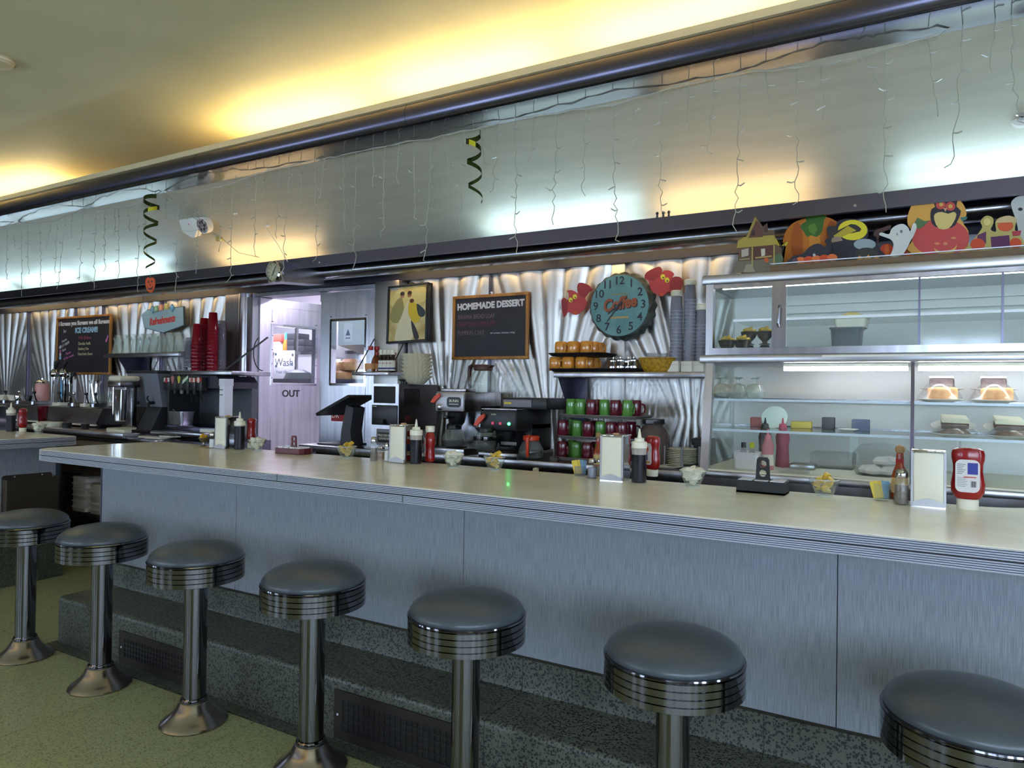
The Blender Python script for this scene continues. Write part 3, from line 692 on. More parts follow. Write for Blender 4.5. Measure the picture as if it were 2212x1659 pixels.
part('bowl', MB().lathe([(.026, 0), (.024, .004), (.007, .012), (.007, .024), (.022, .034), (.031, .055), (.030, .056), (.02, .036), (.002, .032)], 24), mat('old_steel', (140, 130, 112), .3, 1.), sd)
for k in range(6): solo('lemon_packet', MB().rbox(-.012, -.008, -.005, .012, .008, .005, .003), flat(214, 168, 30, .4), 'yellow packet heaped in the footed steel dish', 'packet', sd.location + Vector((.014 * math.cos(k * 2.2), .014 * math.sin(k * 2.2), .048 + .005 * k)), group='yellow packets in the steel dish', rot=(.5 * (k % 3 - 1), .4 * (k % 2), k))
# --- on the second counter
napkins('napkin dispenser on the second counter, cut by the left picture edge', at(-12, 930, z=ZC) + Vector((-.06, .05, 0)), clip=False)
syrup('dark syrup squeeze bottle on the second counter beyond the gap', spot(23, 933, .03), .128)
ketchup('ketchup bottle on the second counter beyond the gap', spot(49, 933, .03), rz=R(-48))
dish('fluted glass dish of creamers on the second counter', spot(84, 935, .021), 'creamer', 'on the second counter', 9)
# ================================================================ back bar, right of the kitchen door
ZB = 1.01
bc = thing('back_counter', 'long stainless back counter under the brewers and mug racks', 'counter')
part('top_board', MB().rbox(-3.92, 3.68, ZB - .05, -.99, 4.29, ZB, .006), STEEL, bc)
part('cabinet_body', MB().box(-3.86, 3.80, .05, -.99, 4.28, ZB - .05), GROOVE, bc)
for x in (-3.86, -2.9, -1.95, -1.05): part('front_post', MB().box(x, 3.74, .05, x + .05, 3.80, ZB - .05), STEEL_D, bc)
part('lower_shelf', MB().box(-3.86, 3.72, .42, -.99, 3.8, .45), STEEL_D, bc)
for k in range(2): part('hinge', MB().rbox(-1.99, 3.665, ZB - .04 - .06 * k - .028, -1.955, 3.69, ZB - .04 - .06 * k, .008), IVORY, bc)

# cash register screen
p0 = at(752, 955, y=3.86)
pos = thing('register_screen', 'black touch-screen cash register on its stand before the closed door', 'register', (p0.x, 3.86, ZB))
part('foot', MB().rbox(-.20, -.11, 0, .08, .11, .012, .004), DARKGR, pos)
part('stand', MB().prism([(-.02, .012), (.09, .012), (.075, .10), (.10, .27), (.03, .29), (-.01, .11)], -.06, .06, 'y'), DARKGR, pos)
scm = MB().rbox(-.17, -.14, -.012, .17, .14, .012, .006); scm.xf(Matrix.Translation((-.03, 0, .285)) @ Matrix.Rotation(R(-24), 4, 'Y'))
part('screen', scm, BLACKM, pos, 'tilted black screen')

# coffee grinder
ga, gb = at(803, 960, y=3.80), at(861, 960, y=3.80); gw = gb.x - ga.x; gh = at(830, 829, y=3.80).z - ZB
gr = thing('coffee_grinder', 'tall steel and black coffee grinder holding a stack of filters', 'grinder', (ga.x, 3.80, ZB))
part('body', MB().rbox(0, 0, .0, gw, .44, gh, .006), mat('grinder_side', (76, 72, 74), .3, .8), gr)
part('front_frame', MB().box(0, -.008, 0, gw, .0, gh), STEEL, gr)
part('hopper_window', MB().rbox(.02, -.013, gh * .70, gw - .03, -.007, gh * .96, .003), BLACKM, gr, 'dark bean window')
part('control_plate', MB().rbox(.008, -.015, gh * .36, gw - .008, -.007, gh * .67, .003), BLACK, gr)
part('chute', MB().rbox(gw * .3, -.04, gh * .38, gw * .55, -.012, gh * .45, .004), BLACKM, gr)
part('badge_ring', MB().rbox(.05, -.011, gh * .05, gw - .03, -.007, gh * .30, .003), GREY, gr)
bd = part('badge', MB().rbox(.065, -.014, gh * .09, gw - .045, -.010, gh * .25, .003), BLACK, gr)
text('PRECISION\nGRINDER', .022, IVORY, gr, (gw * .52, -.0148, gh * .175), width=gw * .48)
text('BUNN', .012, IVORY, gr, (.035, -.0155, gh * .645))
part('side_window', MB().rbox(gw + .0005, .05, gh * .68, gw + .004, .22, gh * .93, .001), BLACKM, gr)
part('side_label', MB().box(gw + .0005, .06, gh * .42, gw + .002, .13, gh * .5), flat(90, 30, 24), gr)
part('lid_knob', MB().lathe([(.012, gh), (.012, gh + .02), (.03, gh + .026), (.028, gh + .034), (.002, gh + .036)], 16, (gw * .7, .12, 0)), BLACK, gr)
# coffee filters: separate pleated stacks nested in one another
fp = Vector((ga.x + gw * 1.02, 3.98, ZB + gh + .001))
for k in range(7):
    m_ = MB().lathe([(.055, 0), (.085, .034), (.112, .058), (.109, .058), (.082, .034), (.053, .004), (.002, .004)], 120, flu=lambda a, z: .028 * math.sin(20 * a) * z / .058)
    solo('coffee_filter_pack', m_, CREAMP, 'pack of pleated cream paper coffee filters, %s up in the stack on the grinder' % NTH[k], 'coffee filters', fp + Vector((.004 * math.sin(k * 2), 0, .0255 * k)), group='coffee filters on the grinder', rz=.3 * k, ang=80)

def carafe(label, loc, mt_fill, handle_mt, lid_mt, group, fill=.07, rz=0., glass=True):
    t = thing('coffee_carafe', label, 'carafe', loc, rz, group=group)
    pr = [(.055, 0), (.068, .006), (.078, .035), (.074, .06), (.055, .095), (.043, .115), (.045, .125)]
    part('bowl', MB().lathe(pr + [(.043, .125), (.041, .115), (.053, .094), (.072, .06), (.076, .035), (.066, .009), (.002, .006)], 32), GLASS if glass else STEEL, t)
    if mt_fill:
        part('coffee', MB().lathe([(.052, .007), (.066, .01), (.0755, .035), (.0725, fill - .002), (.07, fill), (.002, fill)], 32), mt_fill, t)
    part('collar', MB().lathe([(.0445, .108), (.049, .112), (.050, .132), (.046, .138), (.012, .14), (.002, .14)], 28), lid_mt, t)
    part('spout', MB().prism([(-.045, .118), (-.066, .135), (-.044, .138)], -.015, .015, 'y'), lid_mt, t)
    part('handle', MB().tube([(.045, 0, .126), (.07, 0, .138), (.092, 0, .128), (.096, 0, .10), (.092, 0, .04), (.088, 0, .015)], [.008, .010, .011, .011, .010, .007], 8), handle_mt, t)
    return t
COFFEE = mat('coffee', (16, 9, 7), .1)
BROWN = mat('brown_plastic', (70, 40, 32), .45); ORNG = mat('orange_plastic', (216, 62, 28), .4)
def brewer(label, px0, px1, pyt, y, body_mt, face_mt, name_bits):
    a, b = at(px0, 900, y=y), at(px1, 900, y=y); w = b.x - a.x; top = at((px0 + px1) / 2, pyt, y=y).z - ZB
    t = thing('coffee_brewer', label, 'coffee maker', (a.x, y, ZB))
    part('base', MB().rbox(-.01, -.06, 0, w + .02, .42, .035, .006), STEEL, t)
    part('warmer', MB().lathe([(.07, .036), (.072, .042), (.06, .045), (.002, .045)], 28, (w / 2, .05, 0)), BLACK, t)
    part('column', MB().rbox(.0, .16, .035, w, .42, top - .09, .006), body_mt, t)
    part('head', MB().rbox(0, -.03, top - .13, w, .42, top, .008), body_mt, t)
    part('head_front', MB().rbox(.004, -.038, top - .125, w - .004, -.03, top - .012, .003), face_mt, t)
    part('funnel', MB().lathe([(.03, top - .23), (.052, top - .20), (.062, top - .155), (.066, top - .135), (.05, top - .131)], 28, (w / 2, .05, 0)), BLACK, t)
    part('funnel_handle', MB().rbox(w / 2 - .018, -.09, top - .175, w / 2 + .018, .0, top - .150, .008), BLACK, t)
    return t, w, top
b1, w1, h1 = brewer('steel coffee brewer with an orange switch and a glass carafe on top', 947, 1009, 846, 3.80, STEEL, mat('brewer_silver', (176, 172, 176), .35, .6), 0)
part('lid_plate', MB().rbox(.03, -.02, h1, w1, .10, h1 + .02, .004), STEEL, b1)
part('badge', MB().prism(rrect(w1 * .42, h1 - .10, w1 * .90, h1 - .035, .02), -.0415, -.038), BLACK, b1)
text('BUNN', .026, IVORY, b1, (w1 * .66, -.042, h1 - .06)); part('badge_line', MB().box(w1 * .5, -.0422, h1 - .082, w1 * .82, -.0412, h1 - .078), IVORY, b1)
part('switch', MB().prism([(-.03, h1 - .07), (.0, h1 - .03), (.04, h1 - .012), (.045, h1 - .03), (-.005, h1 - .075)], -.05, -.036), ORNG, b1, 'orange lever switch')
part('tap', MB().rbox(.03, -.06, h1 - .12, .06, -.03, h1 - .08, .008), CHROME, b1)
carafe('clear carafe with dark brown collar standing on top of the steel brewer', (b1.location.x + w1 * .95, 4.0, ZB + h1 + .0015), None, BROWN, BROWN, 'glass carafes', rz=R(170)).scale = (1.3,) * 3
carafe('steel coffee pot with black collar under the steel brewer', (b1.location.x + w1 * .62, 3.78, ZB + .047), COFFEE, BLACK, BLACK, 'glass carafes', .03, rz=R(150))
carafe('dark full carafe half hidden behind the upright ketchup bottle', (b1.location.x - .11, 3.80, ZB + .0015), COFFEE, BLACK, BLACK, 'glass carafes', .1, rz=R(200))
b2_, w2, h2 = brewer('black coffee brewer with red and green lights and an orange lever', 1048, 1122, 884, 3.72, mat('brewer_black', (30, 30, 32), .3), BLACK, 0)
part('rim_plate', MB().rbox(-.004, -.04, h2 - .004, w2 + .004, .06, h2 + .004, .002), STEEL, b2_)
part('back_box', MB().rbox(.05, .12, h2, w2 + .12, .44, h2 + .07, .006), BLACK, b2_)
part('name_plate', MB().rbox(.06, .112, h2 + .012, w2 + .02, .12, h2 + .058, .002), GREY, b2_); part('yellow_mark', MB().box(.07, .110, h2 + .03, .12, .112, h2 + .042), flat(210, 190, 40), b2_)
part('lever', MB().prism([(-.045, h2 - .10), (-.01, h2 - .045), (.03, h2 - .03), (.03, h2 - .05), (-.02, h2 - .105)], -.06, -.045), ORNG, b2_, 'orange lever')
for k, (rgb, e, dx) in enumerate((((150, 30, 60), .5, .33), ((150, 30, 60), .5, .55), ((40, 255, 110), 9, .80))):
    part('indicator', MB().cyl_y(.009, -.043, -.038, (w2 * dx, h2 - .085), 12), mat('led_%d' % min(k, 1) if k < 2 else 'led_green', rgb, .3, emit=rgb, estr=e), b2_, ('red ' if k < 2 else 'lit green ') + 'lamp')
part('badge', MB().rbox(w2 * .5, -.012, h2 - .215, w2 * .95, -.006, h2 - .195, .002), GREY, b2_)
text('BUNN', .012, IVORY, b2_, (w2 * .35, -.0386, h2 - .032))
carafe('carafe of black coffee under the black brewer', (b2_.location.x + .04, 3.66, ZB + .046), COFFEE, BLACK, BLACK, 'glass carafes', .085, rz=R(60))
carafe('carafe with bright orange collar and handle at the front of the back counter', (b2_.location.x + w2 + .05, 3.78, ZB + .0015), COFFEE, ORNG, ORNG, 'glass carafes', .05, rz=R(-75))

# mug racks
def make_mug(mt, h, r, nm):
    t = thing('mug', '', 'mug')
    part('cup', MB().lathe([(r * .93, 0), (r, .004), (r, h * .82), (r * .93, h * .95), (r * .8, h), (.002, h)], 24), mt, t)
    part('handle', MB().tube([(r * .96, 0, h * .22), (r * 1.45, 0, h * .27), (r * 1.6, 0, h * .5), (r * 1.45, 0, h * .74), (r * .96, 0, h * .78)], .006, 7), mt, t)
    return t
def tray(label, x0, x1, y0, y1, z, mt, group):
    w, d = (x1 - x0) / 2, (y1 - y0) / 2
    t = thing('serving_tray', label, 'tray', ((x0 + x1) / 2, (y0 + y1) / 2, z), group=group)
    part('plate', MB().prism(rrect(-w + .02, -d + .02, w - .02, d - .02, .03), 0, .005, 'z'), mt, t)
    P, Q = rrect(-w + .02, -d + .02, w - .02, d - .02, .03), rrect(-w, -d, w, d, .04)
    part('rim', MB().sheet([[(p[0], p[1], .001) for p in P + P[:1]], [(p[0], p[1], .017) for p in Q + Q[:1]], [(p[0], p[1], .020) for p in Q + Q[:1]], [(p[0] * .985, p[1] * .98, .018) for p in P + P[:1]]]), mt, t)
    return t
GT = mat('grey_tray', (120, 116, 112), .4)
mg, mp, mo = make_mug(GREEN, .105, .031, 'green'), make_mug(PLUM, .104, .034, 'plum'), make_mug(ORANGE, .088, .041, 'orange')
used = set()
def put_mug(src, label, loc, rz, group):
    if src.name not in used:
        used.add(src.name); src.location = loc; src.rotation_euler = (0, 0, rz); src['label'] = label; src['group'] = group; return src
    return dup(src, label, loc, rz, group)
yt = 3.86
rows_ = [(ZB + .001, 1200, 'lowest', [('p', 1216), ('g', 1245), ('p', 1269), ('g', 1297), ('p', 1321), ('p', 1345)]),
         (ZB + .128, 1198, 'middle', [('p', 1216), ('g', 1246), ('p', 1270), ('g', 1297), ('p', 1320), ('p', 1344)]),
         (ZB + .255, 1203, 'highest', [('g', 1233), ('g', 1253), ('p', 1277), ('g', 1305), ('p', 1329), ('g', 1354)])]
for z, pxl, nm, ms in rows_:
    tray('%s grey plastic tray of the green and plum mug stack' % nm, at(pxl, 950, y=yt - .06).x, at(1374, 950, y=yt - .06).x, yt - .06, yt + .27, z, GT, 'grey mug trays')
    for k, (c, px) in enumerate(ms):
        x = at(px, 950, y=yt).x
        put_mug(mg if c == 'g' else mp, '%s mug upside down on the %s grey tray, %s from the brewer side' % ('green' if c == 'g' else 'plum', nm, NTH[k]), (x, yt, z + .0055), R(-30 if k % 2 == 0 else 60), '%s mugs on the grey trays' % ('green' if c == 'g' else 'plum'))
        if k in (0, 2, 5): put_mug(mg if k == 0 else mp, '%s mug in the back row of the %s grey tray, behind the %s front mug' % ('green' if k == 0 else 'plum', nm, NTH[k]), (x + .01, yt + .11, z + .0055), R(20), '%s mugs on the grey trays' % ('green' if k == 0 else 'plum'))

# ribbed glass jar and plates left of the pastry case
jx = at(1406, 980, y=3.86)
jr = thing('glass_jar', 'large ribbed glass beverage jar with dark lid beside the mug trays', 'jar', (jx.x, 3.9, ZB))
part('body', MB().lathe([(.075, 0), (.085, .006), (.088, .03), (.088, .17), (.08, .20), (.055, .222), (.05, .235)], 64, flu=lambda a, z: .025 * abs(math.sin(14 * a)) if .02 < z < .19 else 0), glassy('smoky_glass', (176, 160, 150), .5, (120, 104, 98), .15, .4), jr)
part('lid', MB().lathe([(.062, .232), (.064, .236), (.064, .258), (.060, .262), (.002, .263)], 28), mat('jar_lid', (70, 68, 70), .3, .8), jr)
part('label_plate', MB().rbox(-.022, -.0665, .236, .022, -.063, .256, .001), GREY, jr)
part('tap', MB().tube([(0, -.085, .035), (0, -.115, .035), (0, -.118, .02)], .007, 8), BLACK, jr)
plx = at(1470, 985, y=3.9)
for k in range(9):
    solo('plate', MB().lathe([(.045, 0), (.05, .002), (.085, .012), (.0855, .0135), (.082, .014), (.05, .006), (.002, .005)], 36), IVORY, 'cream plate, %s from the bottom of the pile beside the pastry case' % NTH[k], 'plate', (plx.x, 3.92, ZB + .012 + .0095 * k), group='plates in the wire holder')
ph = thing('plate_holder', 'grey upright plate holder around the pile of cream plates', 'holder', (plx.x, 3.92, ZB))
part('base', MB().cyl(.09, 0, .010, 28), GREY, ph)
for a in (0, 72, 144, 216, 288): part('post', MB().cyl(.007, .010, .115, 8, (.099 * math.cos(R(a)), .099 * math.sin(R(a)))).cyl(.006, .004, .010, 8, (.094 * math.cos(R(a)), .094 * math.sin(R(a)))), GREY, ph)
part('rim', MB().tube([(.094 * math.cos(R(a)), .094 * math.sin(R(a)), .006) for a in range(0, 360, 20)], .005, 6, True), GREY, ph)
lp = at(1440, 990, y=3.8)
solo('plate', MB().lathe([(.05, 0), (.055, .002), (.095, .012), (.0955, .0135), (.05, .006), (.002, .005)], 36), IVORY, 'single cream plate lying before the ribbed glass jar', 'plate', (lp.x, 3.79, ZB + .001))
solo('dark_bin', MB().rbox(-.06, -.05, 0, .06, .05, .15, .01), DARKGR, 'dark plastic bin behind the pile of plates', 'bin', (plx.x + .06, 4.15, ZB))

# ------------------------------------------------ wall shelf with the orange mugs
ys = 4.02
sx0, sx1 = at(1195, 808, y=ys).x, at(1522, 808, y=ys).x; sz = at(1300, 803, y=ys).z; st_ = .036
sh = thing('wall_shelf', 'long stainless wall shelf under the clock carrying orange mugs and cup stacks', 'shelf')
part('board', MB().rbox(sx0, ys, sz - st_, sx1 + .02, 4.29, sz, .004), STEEL, sh)
bxx = at(1228, 830, y=4.1).x
part('bracket', MB().prism([(4.05, sz - st_), (4.283, sz - st_), (4.283, sz - .30), (4.24, sz - .30)], bxx - .05, bxx - .044, 'x').box(bxx - .05, 4.25, sz - .34, bxx + .05, 4.285, sz - st_), mat('bracket_metal', (64, 62, 78), .4, .6), sh)
yt = ys + .05
t0, t1x = at(1183, 795, y=ys - .02).x, at(1380, 795, y=ys - .02).x
tray('wide black tray on the wall shelf below the clock', t0, t1x, ys - .03, ys + .22, sz + .001, BLACKM, 'black trays')
tray('small black tray resting on the lower orange mugs', at(1181, 760, y=ys - .02).x, at(1303, 760, y=ys - .02).x, ys - .03, ys + .24, sz + .098, BLACKM, 'black trays')
for lv, zz, pxs in (('lower', sz + .0065, (1200, 1228, 1257)), ('upper', sz + .1035, (1212, 1239, 1267))):
    cols = [at(px, 780, y=yt).x for px in pxs]
    for k, x in enumerate(cols):
        put_mug(mo, 'orange mug upside down in front of the %s black tray, %s from the chalkboard side' % (lv, NTH[k]), (x, yt, zz), R((-40, 200, -35)[k]), 'orange mugs under the clock')
    for q in range(2):
        for k, x in enumerate(cols):
            put_mug(mo, 'orange mug on the %s black tray in row %s back, %s from the chalkboard side' % (lv, ('two', 'three')[q], NTH[k]), (x + .012, yt + .074 + .073 * q if q == 0 else yt + .16, zz), R(-25), 'orange mugs under the clock')
for k, px in enumerate((1325, 1340, 1357, 1369)):
    p = at(px, 790, y=ys + (.05 if k % 2 else .10))
    o = thing('creamer_pitcher', 'small steel creamer pitcher on the black tray, %s from the orange mugs' % NTH[k], 'pitcher', (p.x, p.y, sz + .007), R(20 * k), group='steel creamer pitchers')
    part('body', MB().lathe([(.024, 0), (.031, .006), (.034, .03), (.029, .055), (.030, .066), (.028, .066), (.002, .05)], 24), CHROME, o)
    part('lid', MB().lathe([(.028, .067), (.02, .074), (.004, .076), (.004, .084), (.002, .086)], 16), CHROME, o)
    part('handle', MB().tube([(.03, 0, .055), (.046, 0, .055), (.048, 0, .03), (.034, 0, .02)], .003, 6), CHROME, o)
bp = at(1420, 798, y=ys + .07)
bk_ = thing('basket', 'yellow woven basket on the wall shelf below the cup stacks', 'basket', (bp.x, bp.y, sz + .001))
part('weave', MB().lathe([(.075, 0), (.08, .004), (.092, .02), (.10, .04), (.108, .06), (.112, .078), (.108, .078), (.095, .04), (.074, .008), (.002, .006)], 56, sy=.75, flu=lambda a, z: .02 * math.sin(28 * a + (PI if int(z / .013) % 2 else 0))), noise_col(mat('basket_yellow', (176, 132, 20), .6), (150, 108, 14), (196, 152, 34), 60), bk_)
part('rim', MB().tube([(.112 * math.cos(R(a)), .084 * math.sin(R(a)), .079) for a in range(0, 360, 12)], .005, 6, True), mat('basket_yellow'), bk_)
solo('plastic_tub', MB().lathe([(.05, 0), (.06, .06), (.062, .062), (.058, .062), (.048, .004), (.002, .004)], 28), CLEARP, 'clear plastic tub sitting inside the yellow basket', 'tub', (bp.x + .0, bp.y, sz + .05))
def cup_stack(src, n, step, loc, label, group, first):
    for k in range(n):
        l = label % (NTH[k] if k < 12 else ['thirteenth', 'fourteenth', 'fifteenth', 'sixteenth', 'seventeenth', 'eighteenth', 'nineteenth', 'twentieth'][k - 12])
        p = Vector(loc) + Vector((.0008 * math.sin(k * 1.7), .0008 * math.cos(k * 2.3), step * k))
        if first and k == 0: src.location = p; src['label'] = l; src['group'] = group
        else: dup(src, l, p, group=group)
GCUP = glassy('grey_cup', (176, 176, 188), .72, (152, 151, 164), .25, .2)
gc = thing('plastic_cup', '', 'cup')
part('cup', MB().lathe([(.036, 0), (.0365, .002), (.030, .085), (.028, .088), (.002, .088)], 24), GCUP, gc)
part('rim', MB().lathe([(.0362, 0), (.0385, .001), (.0385, .004), (.0362, .005)], 24, cap=False), mat('cup_rim', (160, 158, 172), .35), gc)
for k, (px, n, pyb) in enumerate(((1460, 15, 773), (1489, 18, 773), (1514, 11, 773))):
    p = at(px, pyb, y=ys + .1 + .02 * k)
    bxl = thing('carton', 'white carton under the %s grey cup stack' % ('tallest' if k == 1 else 'first' if k == 0 else 'shortest'), 'box', (p.x, p.y, sz + .001), group='white cartons under the cups')
    part('box', MB().rbox(-.032 if k != 2 else -.034, -.06, 0, .032, .06, .062, .003), PAPER, bxl); part('flap_line', MB().box(-.03, -.0608, .04, .03, -.06, .041), GREY, bxl)
    cup_stack(gc, n, .021, (p.x, p.y, sz + .0635), 'grey plastic cup, %s up the ' + ('first stack by the basket' if k == 0 else 'tallest grey stack' if k == 1 else 'short stack against the pastry case'), 'grey cup stack ' + NTH[k], k == 0)
    solo('cup_lid', MB().lathe([(.031, 0), (.035, .004), (.035, .03), (.03, .036), (.002, .037)], 24), IVORY, 'white lid pile capping the %s grey cup stack' % ('first' if k == 0 else 'tallest' if k == 1 else 'shortest'), 'lids', (p.x, p.y, sz + .0635 + .021 * (n - 1) + .089))

# ------------------------------------------------ clock and paper bats
cc = at(1341, 661, y=4.22); cr = size(71.5, cc)
ck = thing('wall_clock', 'teal bottle-cap wall clock with the word Coffee across its face', 'clock', (cc.x, 4.22, cc.z))
def cap_flu(a): return .028 * math.cos(21 * a)
V = []
rings = [(.90, -.028), (.955, -.024), (.99, -.010), (1.02, .02), (1.03, .055)]
m_ = MB(); n_ = 168
m_.sheet([[(cr * r * (1 + cap_flu(2 * PI * k / n_) * (0, .2, .6, 1, 1)[i]) * math.cos(2 * PI * k / n_), y, cr * r * (1 + cap_flu(2 * PI * k / n_) * (0, .2, .6, 1, 1)[i]) * math.sin(2 * PI * k / n_)) for k in range(n_ + 1)] for i, (r, y) in enumerate(rings)])
part('crimped_rim', m_, noise_col(mat('clock_rim', (60, 70, 66), .5), (44, 50, 46), (84, 96, 92), 20), ck, ang=70)
TEAL = noise_col(mat('clock_teal', (92, 138, 140), .5), (82, 126, 128), (100, 148, 148), 9)
part('face', MB().cyl_y(cr * .92, -.0285, .02, (0, 0), 64), TEAL, ck)
INK = mat('clock_ink', (34, 40, 48), .5); RUST = mat('clock_rust', (150, 76, 40), .5)
for h in range(1, 13):
    a = R(90 - 30 * h); text(str(h), cr * .34, INK, ck, (cr * .76 * math.cos(a), -.029, cr * .74 * math.sin(a)), 'numeral', bold=.0012)
text('Coffee', cr * .50, mat('clock_dark', (48, 26, 20), .5), ck, (.006, -.0291, cr * .05 - .004), width=cr * 1.06, shear=.25, bold=.005, rot=(PI / 2, R(-8), 0))
text('Coffee', cr * .50, RUST, ck, (0, -.0302, cr * .05), width=cr * 1.06, shear=.25, bold=.004, rot=(PI / 2, R(-8), 0))
for z, w, c in ((.34, .55, (120, 130, 100)), (-.36, .60, (190, 150, 80))): part('band_print', MB().box(-cr * w / 2, -.0295, cr * (z - .025), cr * w / 2, -.0285, cr * (z + .025)), flat(*c), ck)
part('hour_hand', MB().prism([(-.006, -.03), (.006, -.03), (.004, .085), (0, .095), (-.004, .085)], -.034, -.032).xf(Matrix.Rotation(R(235), 4, 'Y')), INK, ck)
part('minute_hand', MB().prism([(-.005, -.03), (.005, -.03), (.003, .12), (0, .135), (-.003, .12)], -.0365, -.0345).xf(Matrix.Rotation(R(218), 4, 'Y')), INK, ck)
part('hub', MB().cyl_y(.008, -.039, -.03, (0, 0), 14), INK, ck)

def cutout(name, label, cat, pts, y, mt, layers=(), th=.004, base=None, sm=True):
    """cardboard die-cut: an outline given in photo pixels, laid in the vertical plane at depth y, with printed layers a hair proud"""
    if sm: pts = smooth(pts)
    P = [at(a, b, y=y) for a, b in pts]; ox = sum(p.x for p in P) / len(P); oz = min(p.z for p in P)
    t = thing(name, label, cat, (ox, y, oz if base is None else base)); bz = t.location.z
    part('card', MB().prism([(p.x - ox, p.z - bz) for p in P], 0, th), mt, t)
    for k, (nm, pp, m2) in enumerate(layers):
        Q = [at(a, b, y=y) for a, b in (smooth(pp, 2) if sm and 6 < len(pp) < 16 else pp)]
        part(nm, MB().prism([(p.x - ox, p.z - bz) for p in Q], -.0012 * (1 + k * .35), .0005), m2, t)
    return t
def pe(cx, cy, rx, ry, n=16, a0=0, a1=360, tilt=0):
    ca, sa = math.cos(R(tilt)), math.sin(R(tilt)); out = []
    for k in range(n):
        a = R(a0 + (a1 - a0) * k / (n if a1 - a0 >= 360 else n - 1)); x, y = rx * math.cos(a), ry * math.sin(a)
        out.append((cx + x * ca - y * sa, cy + x * sa + y * ca))
    return out
BATR, BATD, BEYE = flat(176, 60, 62), flat(140, 40, 46), flat(214, 204, 60)
def bat(label, c, body, wl, wr, ey, tail):
    t = cutout('bat_cutout', label, 'bat decoration', body, 4.23, BATR, [('wing', wl, BATD), ('wing', wr, BATD)] + [('eye', pe(x, y, r, r * 1.15), BEYE) for x, y, r in ey] + [('pupil', pe(x + 1, y + 2, r * .35, r * .35, 8), BLACK) for x, y, r in ey] + [('feet', tail, flat(196, 84, 40))], th=.004)
    t['group'] = 'paper bats around the clock'
bat('small red paper bat on the chalkboard side of the clock', None, [(1214, 668), (1213, 648), (1219, 643), (1227, 648), (1228, 634), (1224, 628), (1237, 627), (1250, 634), (1247, 620), (1251, 611), (1266, 613), (1276, 620), (1279, 626), (1272, 632), (1264, 644), (1268, 655), (1258, 672), (1242, 680), (1228, 674), (1222, 682), (1217, 685)],
    [(1214, 668), (1213, 648), (1219, 643), (1227, 650), (1226, 668), (1219, 684)], [(1249, 634), (1247, 620), (1251, 611), (1266, 613), (1279, 626), (1272, 632), (1262, 644)], ((1233, 648, 4.5), (1242, 641, 4.5)), [(1238, 676), (1248, 672), (1246, 681)])
bat('larger red paper bat up by the cup stacks on the clock\'s other side', None, [(1392, 600), (1397, 588), (1416, 578), (1427, 577), (1430, 588), (1436, 584), (1448, 585), (1456, 592), (1452, 600), (1466, 598), (1474, 604), (1473, 620), (1464, 643), (1455, 638), (1444, 630), (1432, 640), (1418, 636), (1406, 626), (1402, 610), (1397, 604)],
    [(1392, 600), (1397, 588), (1416, 578), (1427, 577), (1430, 590), (1412, 606), (1402, 604)], [(1452, 600), (1466, 598), (1474, 604), (1473, 620), (1464, 643), (1455, 638), (1446, 622)], ((1432, 598, 5), (1441, 605, 5)), [(1424, 634), (1436, 634), (1430, 641)])

# ------------------------------------------------ chalkboards and pictures
def board(label, c, pts, y, lw):
    P = [at(a, b, y=y) for a, b in pts]; x0 = (P[0].x + P[3].x) / 2; x1 = (P[1].x + P[2].x) / 2; z1 = (P[0].z + P[1].z) / 2; z0 = (P[2].z + P[3].z) / 2
    t = thing('chalkboard', label, 'chalkboard', ((x0 + x1) / 2, y, (z0 + z1) / 2), group='wood-framed chalkboards'); w, h = (x1 - x0) / 2, (z1 - z0) / 2
    for a in ((-w, -h, w, -h + lw), (-w, h - lw, w, h), (-w, -h + lw, -w + lw, h - lw), (w - lw, -h + lw, w, h - lw)): part('frame_rail', MB().rbox(a[0], -.012, a[1], a[2], .012, a[3], .004), WOOD, t)
    part('slate', MB().box(-w + lw, -.002, -h + lw, w - lw, .008, h - lw), SLATE, t)
    return t, w, h
CH_W, CH_P, CH_R, CH_D = mat('chalk_white', (200, 200, 208), .9), mat('chalk_pink', (196, 110, 170), .9), mat('chalk_red', (150, 70, 90), .9), mat('chalk_dim', (120, 96, 104), .9)
CH_B = mat('chalk_blue', (150, 190, 214), .9)
t, w, h = board('chalkboard headed homemade dessert between the framed print and the clock', None, ((979, 641), (1142, 630), (1143, 775), (978, 778)), 4.27, .022)
text('HOMEMADE DESSERT', .062, CH_W, t, (0, -.003, h - .078), width=2 * w - .075, bold=.003, rot=(PI / 2, R(-1), 0))
for k, (s, c, ww) in enumerate((('BANANA BREAD LOAF', CH_D, .31), ('DEEP DISH APPLE PIE', mat('chalk_dull_red', (116, 50, 70), .9), .32), ('PUMPKIN CAKE', CH_D, .225))):
    text(s, .046, c, t, (-w + .045 + ww / 2, -.003, h - .155 - .052 * k - (.012 if k == 2 else 0)), width=ww)
text('w/ cream cheese icing', .018, CH_W, t, (w - .21, -.003, h - .275), width=.20)
part('hook', MB().cyl_y(.006, -.004, .01, (.01, h + .012), 8).box(.006, .002, h - .002, .014, .008, h + .01), ALU, t)
t, w, h = board('chalkboard about ice cream on the far wall above the topping station', None, ((125, 685), (242, 679), (238, 810), (121, 808)), 4.24, .022)
text('i Scream you Scream we all Scream', .06, CH_W, t, (0, -.003, h - .075), width=2 * w - .07, bold=.003)
text('for', .05, CH_W, t, (-w + .16, -.003, h - .155)); text('ICE CREAM!!', .075, CH_B, t, (.06, -.003, h - .155), width=.42, bold=.004)
text('Milk Shakes:', .05, CH_R, t, (.04, -.003, h - .235))
